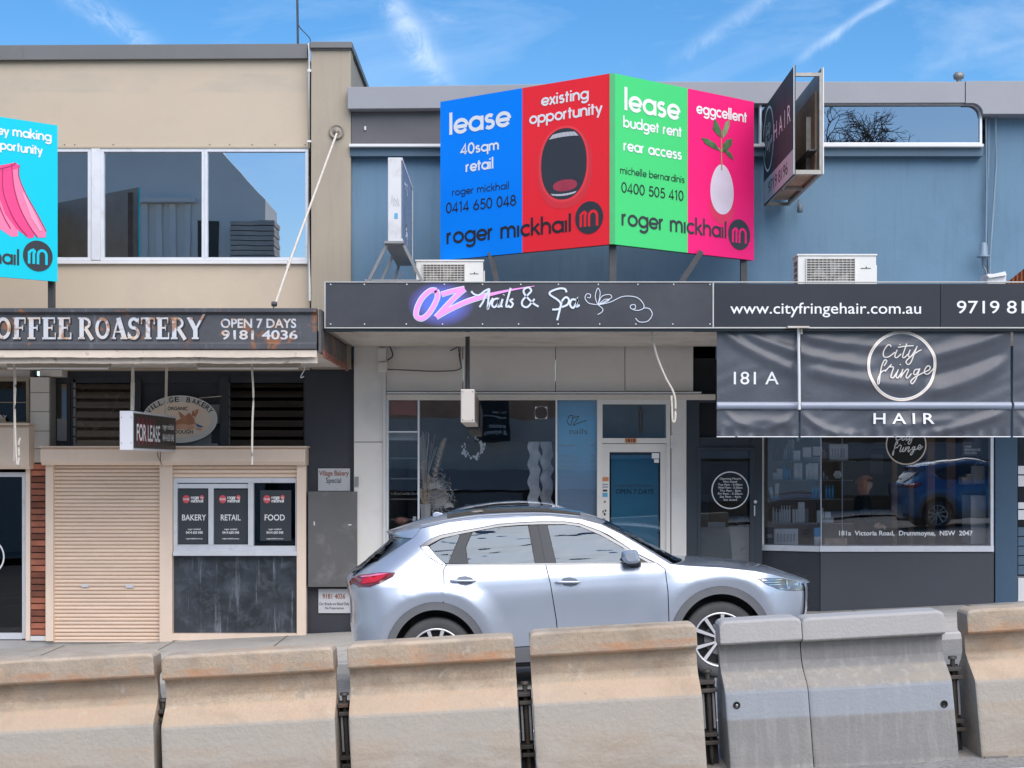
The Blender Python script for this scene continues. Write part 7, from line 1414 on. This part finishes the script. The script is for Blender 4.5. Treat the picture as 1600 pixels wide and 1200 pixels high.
    m = M(); m.hull([Vector((mx-.02,-side*(my-.01),mz-.085)), Vector((mx+.11,-side*(my-.01),mz-.085)), Vector((mx+.11,-side*(my+.10),mz-.085)), Vector((mx-.02,-side*(my+.10),mz-.085))], [Vector((mx+.01,-side*(my+.0),mz-.135)), Vector((mx+.08,-side*(my+.0),mz-.135)), Vector((mx+.06,-side*(my+.05),mz-.125)), Vector((mx+.02,-side*(my+.05),mz-.125))]); m.build('mirror_stalk', blk, car, .006)
    m = M(); pr_ = resample([(x, -side*(side_y(x, z)-.05), z+.022) for x, z in [(nearL[i][0], nearL[i][1]) for i in range(1, 7)]], per=4); m.tube(pr_, .010, 8); m.build('roof_rail', pbr('rail_grey', (.30,.33,.37), .3, metal=.5), car)
m = M(); fx, fz_ = loc(690, 806, 0); pts = [(-.09,0),(-.085,.04),(-.05,.052),(.02,.03),(.10,0)]; m.hull([Vector((fx+x, -.022, fz_+z-.008)) for x, z in pts], [Vector((fx+x, .022, fz_+z-.008)) for x, z in pts]); m.build('aerial_fin', paint, car, .006)
m = M(); m.box(-2.0, 2.0, -.74, .74, .20, .30); m.box(-1.6, 1.7, -.62, .62, .30, .9); m.build('underbody', blk, car)
# wheels
def wheel(wx, side, src=None):
    t_ = M()
    pr_ = [(.262,-.10),(.30,-.112),(.335,-.108),(.352,-.095),(.3585,-.07),(.36,0),(.3585,.07),(.352,.095),(.335,.108),(.30,.112),(.262,.10)]; t_.lathe(pr_, (0,0,0), 'Y', 56, True, False)
    for k in range(72):
        a = k*math.tau/72; c, s = math.cos(a), math.sin(a); dx = Vector((c,0,s)); tt = Vector((-s,0,c)); p = dx*.3455+Vector((0,-.1035,0)); t_.hull([p+tt*.004-dx*.012+Vector((0,-.003,0)), p-tt*.004-dx*.012+Vector((0,-.003,0)), p-tt*.004+dx*.010+Vector((0,.006,0)), p+tt*.004+dx*.010+Vector((0,.006,0))], [q+Vector((0,.02,0)) for q in (p+tt*.004-dx*.012, p-tt*.004-dx*.012, p-tt*.004+dx*.010, p+tt*.004+dx*.010)])
    ty = t_.build('wheel', tyre_m, car)
    r_ = M(); r_.lathe([(.262,-.095),(.256,-.107),(.247,-.104),(.240,-.085),(.238,.02)], (0,0,0), 'Y', 56, True, False)
    r_.build('rim', alloy, ty)
    d_ = M(); d_.lathe([(.237,-.02),(0,-.02)], (0,0,0), 'Y', 40); d_.build('brake_shadow', blk, ty)
    d_ = M(); d_.lathe([(.15,-.03),(.15,-.025)], (0,0,0), 'Y', 30); d_.build('brake_disc', greyst, ty)
    sp_ = M(); sd_ = M()
    for k in range(5):
        for j, da in enumerate((-.16, .16)):
            a0, a1 = k*math.tau/5+da*.6+.3, k*math.tau/5+da*1.75+.3; p0 = Vector((.045*math.cos(a0),0,.045*math.sin(a0))); p1 = Vector((.243*math.cos(a1),0,.243*math.sin(a1))); t = (p1-p0).normalized(); nrm = Vector((-t.z,0,t.x)); w0, w1 = .010, .017
            sp_.hull([p0+nrm*w0+Vector((0,-.085,0)), p0-nrm*w0+Vector((0,-.085,0)), p1-nrm*w1+Vector((0,-.1,0)), p1+nrm*w1+Vector((0,-.1,0))], [p0+nrm*w0+Vector((0,-.055,0)), p0-nrm*w0+Vector((0,-.055,0)), p1-nrm*w1*.7+Vector((0,-.06,0)), p1+nrm*w1*.7+Vector((0,-.06,0))])
            sd_.hull([p0+nrm*w0*1.7+Vector((0,-.078,0)), p0-nrm*w0*1.7+Vector((0,-.078,0)), p1-nrm*w1*1.6+Vector((0,-.090,0)), p1+nrm*w1*1.6+Vector((0,-.090,0))], [p0+nrm*w0+Vector((0,-.05,0)), p0-nrm*w0+Vector((0,-.05,0)), p1-nrm*w1+Vector((0,-.05,0)), p1+nrm*w1+Vector((0,-.05,0))])
    sp_.build('spoke', alloy, ty); sd_.build('spoke_pocket', blk, ty); h_ = M(); h_.lathe([(.035,-.095),(.03,-.1),(0,-.102)], (0,0,0), 'Y', 20); h_.lathe([(.06,-.08),(.05,-.088),(.035,-.09)], (0,0,0), 'Y', 20); h_.build('hub_cap', alloy, ty)
    return ty
w0 = wheel(0, 1); w0.location = (WH[0], -.765, .36)
def cpw(loc_, rot=0):
    c = w0.copy(); scene.collection.objects.link(c); c.parent = car; c.location = loc_; c.rotation_euler = (0, rot*1.1, math.pi if loc_[1] > 0 else 0)
    for ch in w0.children: d = ch.copy(); scene.collection.objects.link(d); d.parent = c
cpw((WH[1], -.765, .36), .35); cpw((WH[0], .765, .36), .2); cpw((WH[1], .765, .36), .9)
car.location = (CX0, YC, CZ0); car.rotation_euler = (0, -TILT, 0)
bc2 = copy_thing(car, (11.8, 2.2, .056*11.8), 'bright blue car parked on the near side, seen only as a reflection', (0, -TILT, 0), {paint: paintb})
# ------------------------------------------------------------------ small ground litter and footpath joints
jt = M()
for k in range(-9, 10): x = k*1.5; jt.add([(x, 17.12, gz(x,17.12)+.003), (x+.014, 17.12, gz(x,17.12)+.003), (x+.014, 20.18, gz(x,20.18)+.003), (x, 20.18, gz(x,20.18)+.003)], [(0,1,2,3)])
o = jt.build('footpath_joints', steel_d); o['kind'] = 'structure'
tag(M().add([P(222,1008,20.0), P(227,1007,20.0), P(228,1010,19.95), P(223,1011,19.9)], [(0,1,2,3)]).build('paper_scrap', white_f), 'small white scrap of paper on the footpath below the roller shutter', 'litter')
for o in list(scene.objects):
    if '_o' in o: del o['_o']
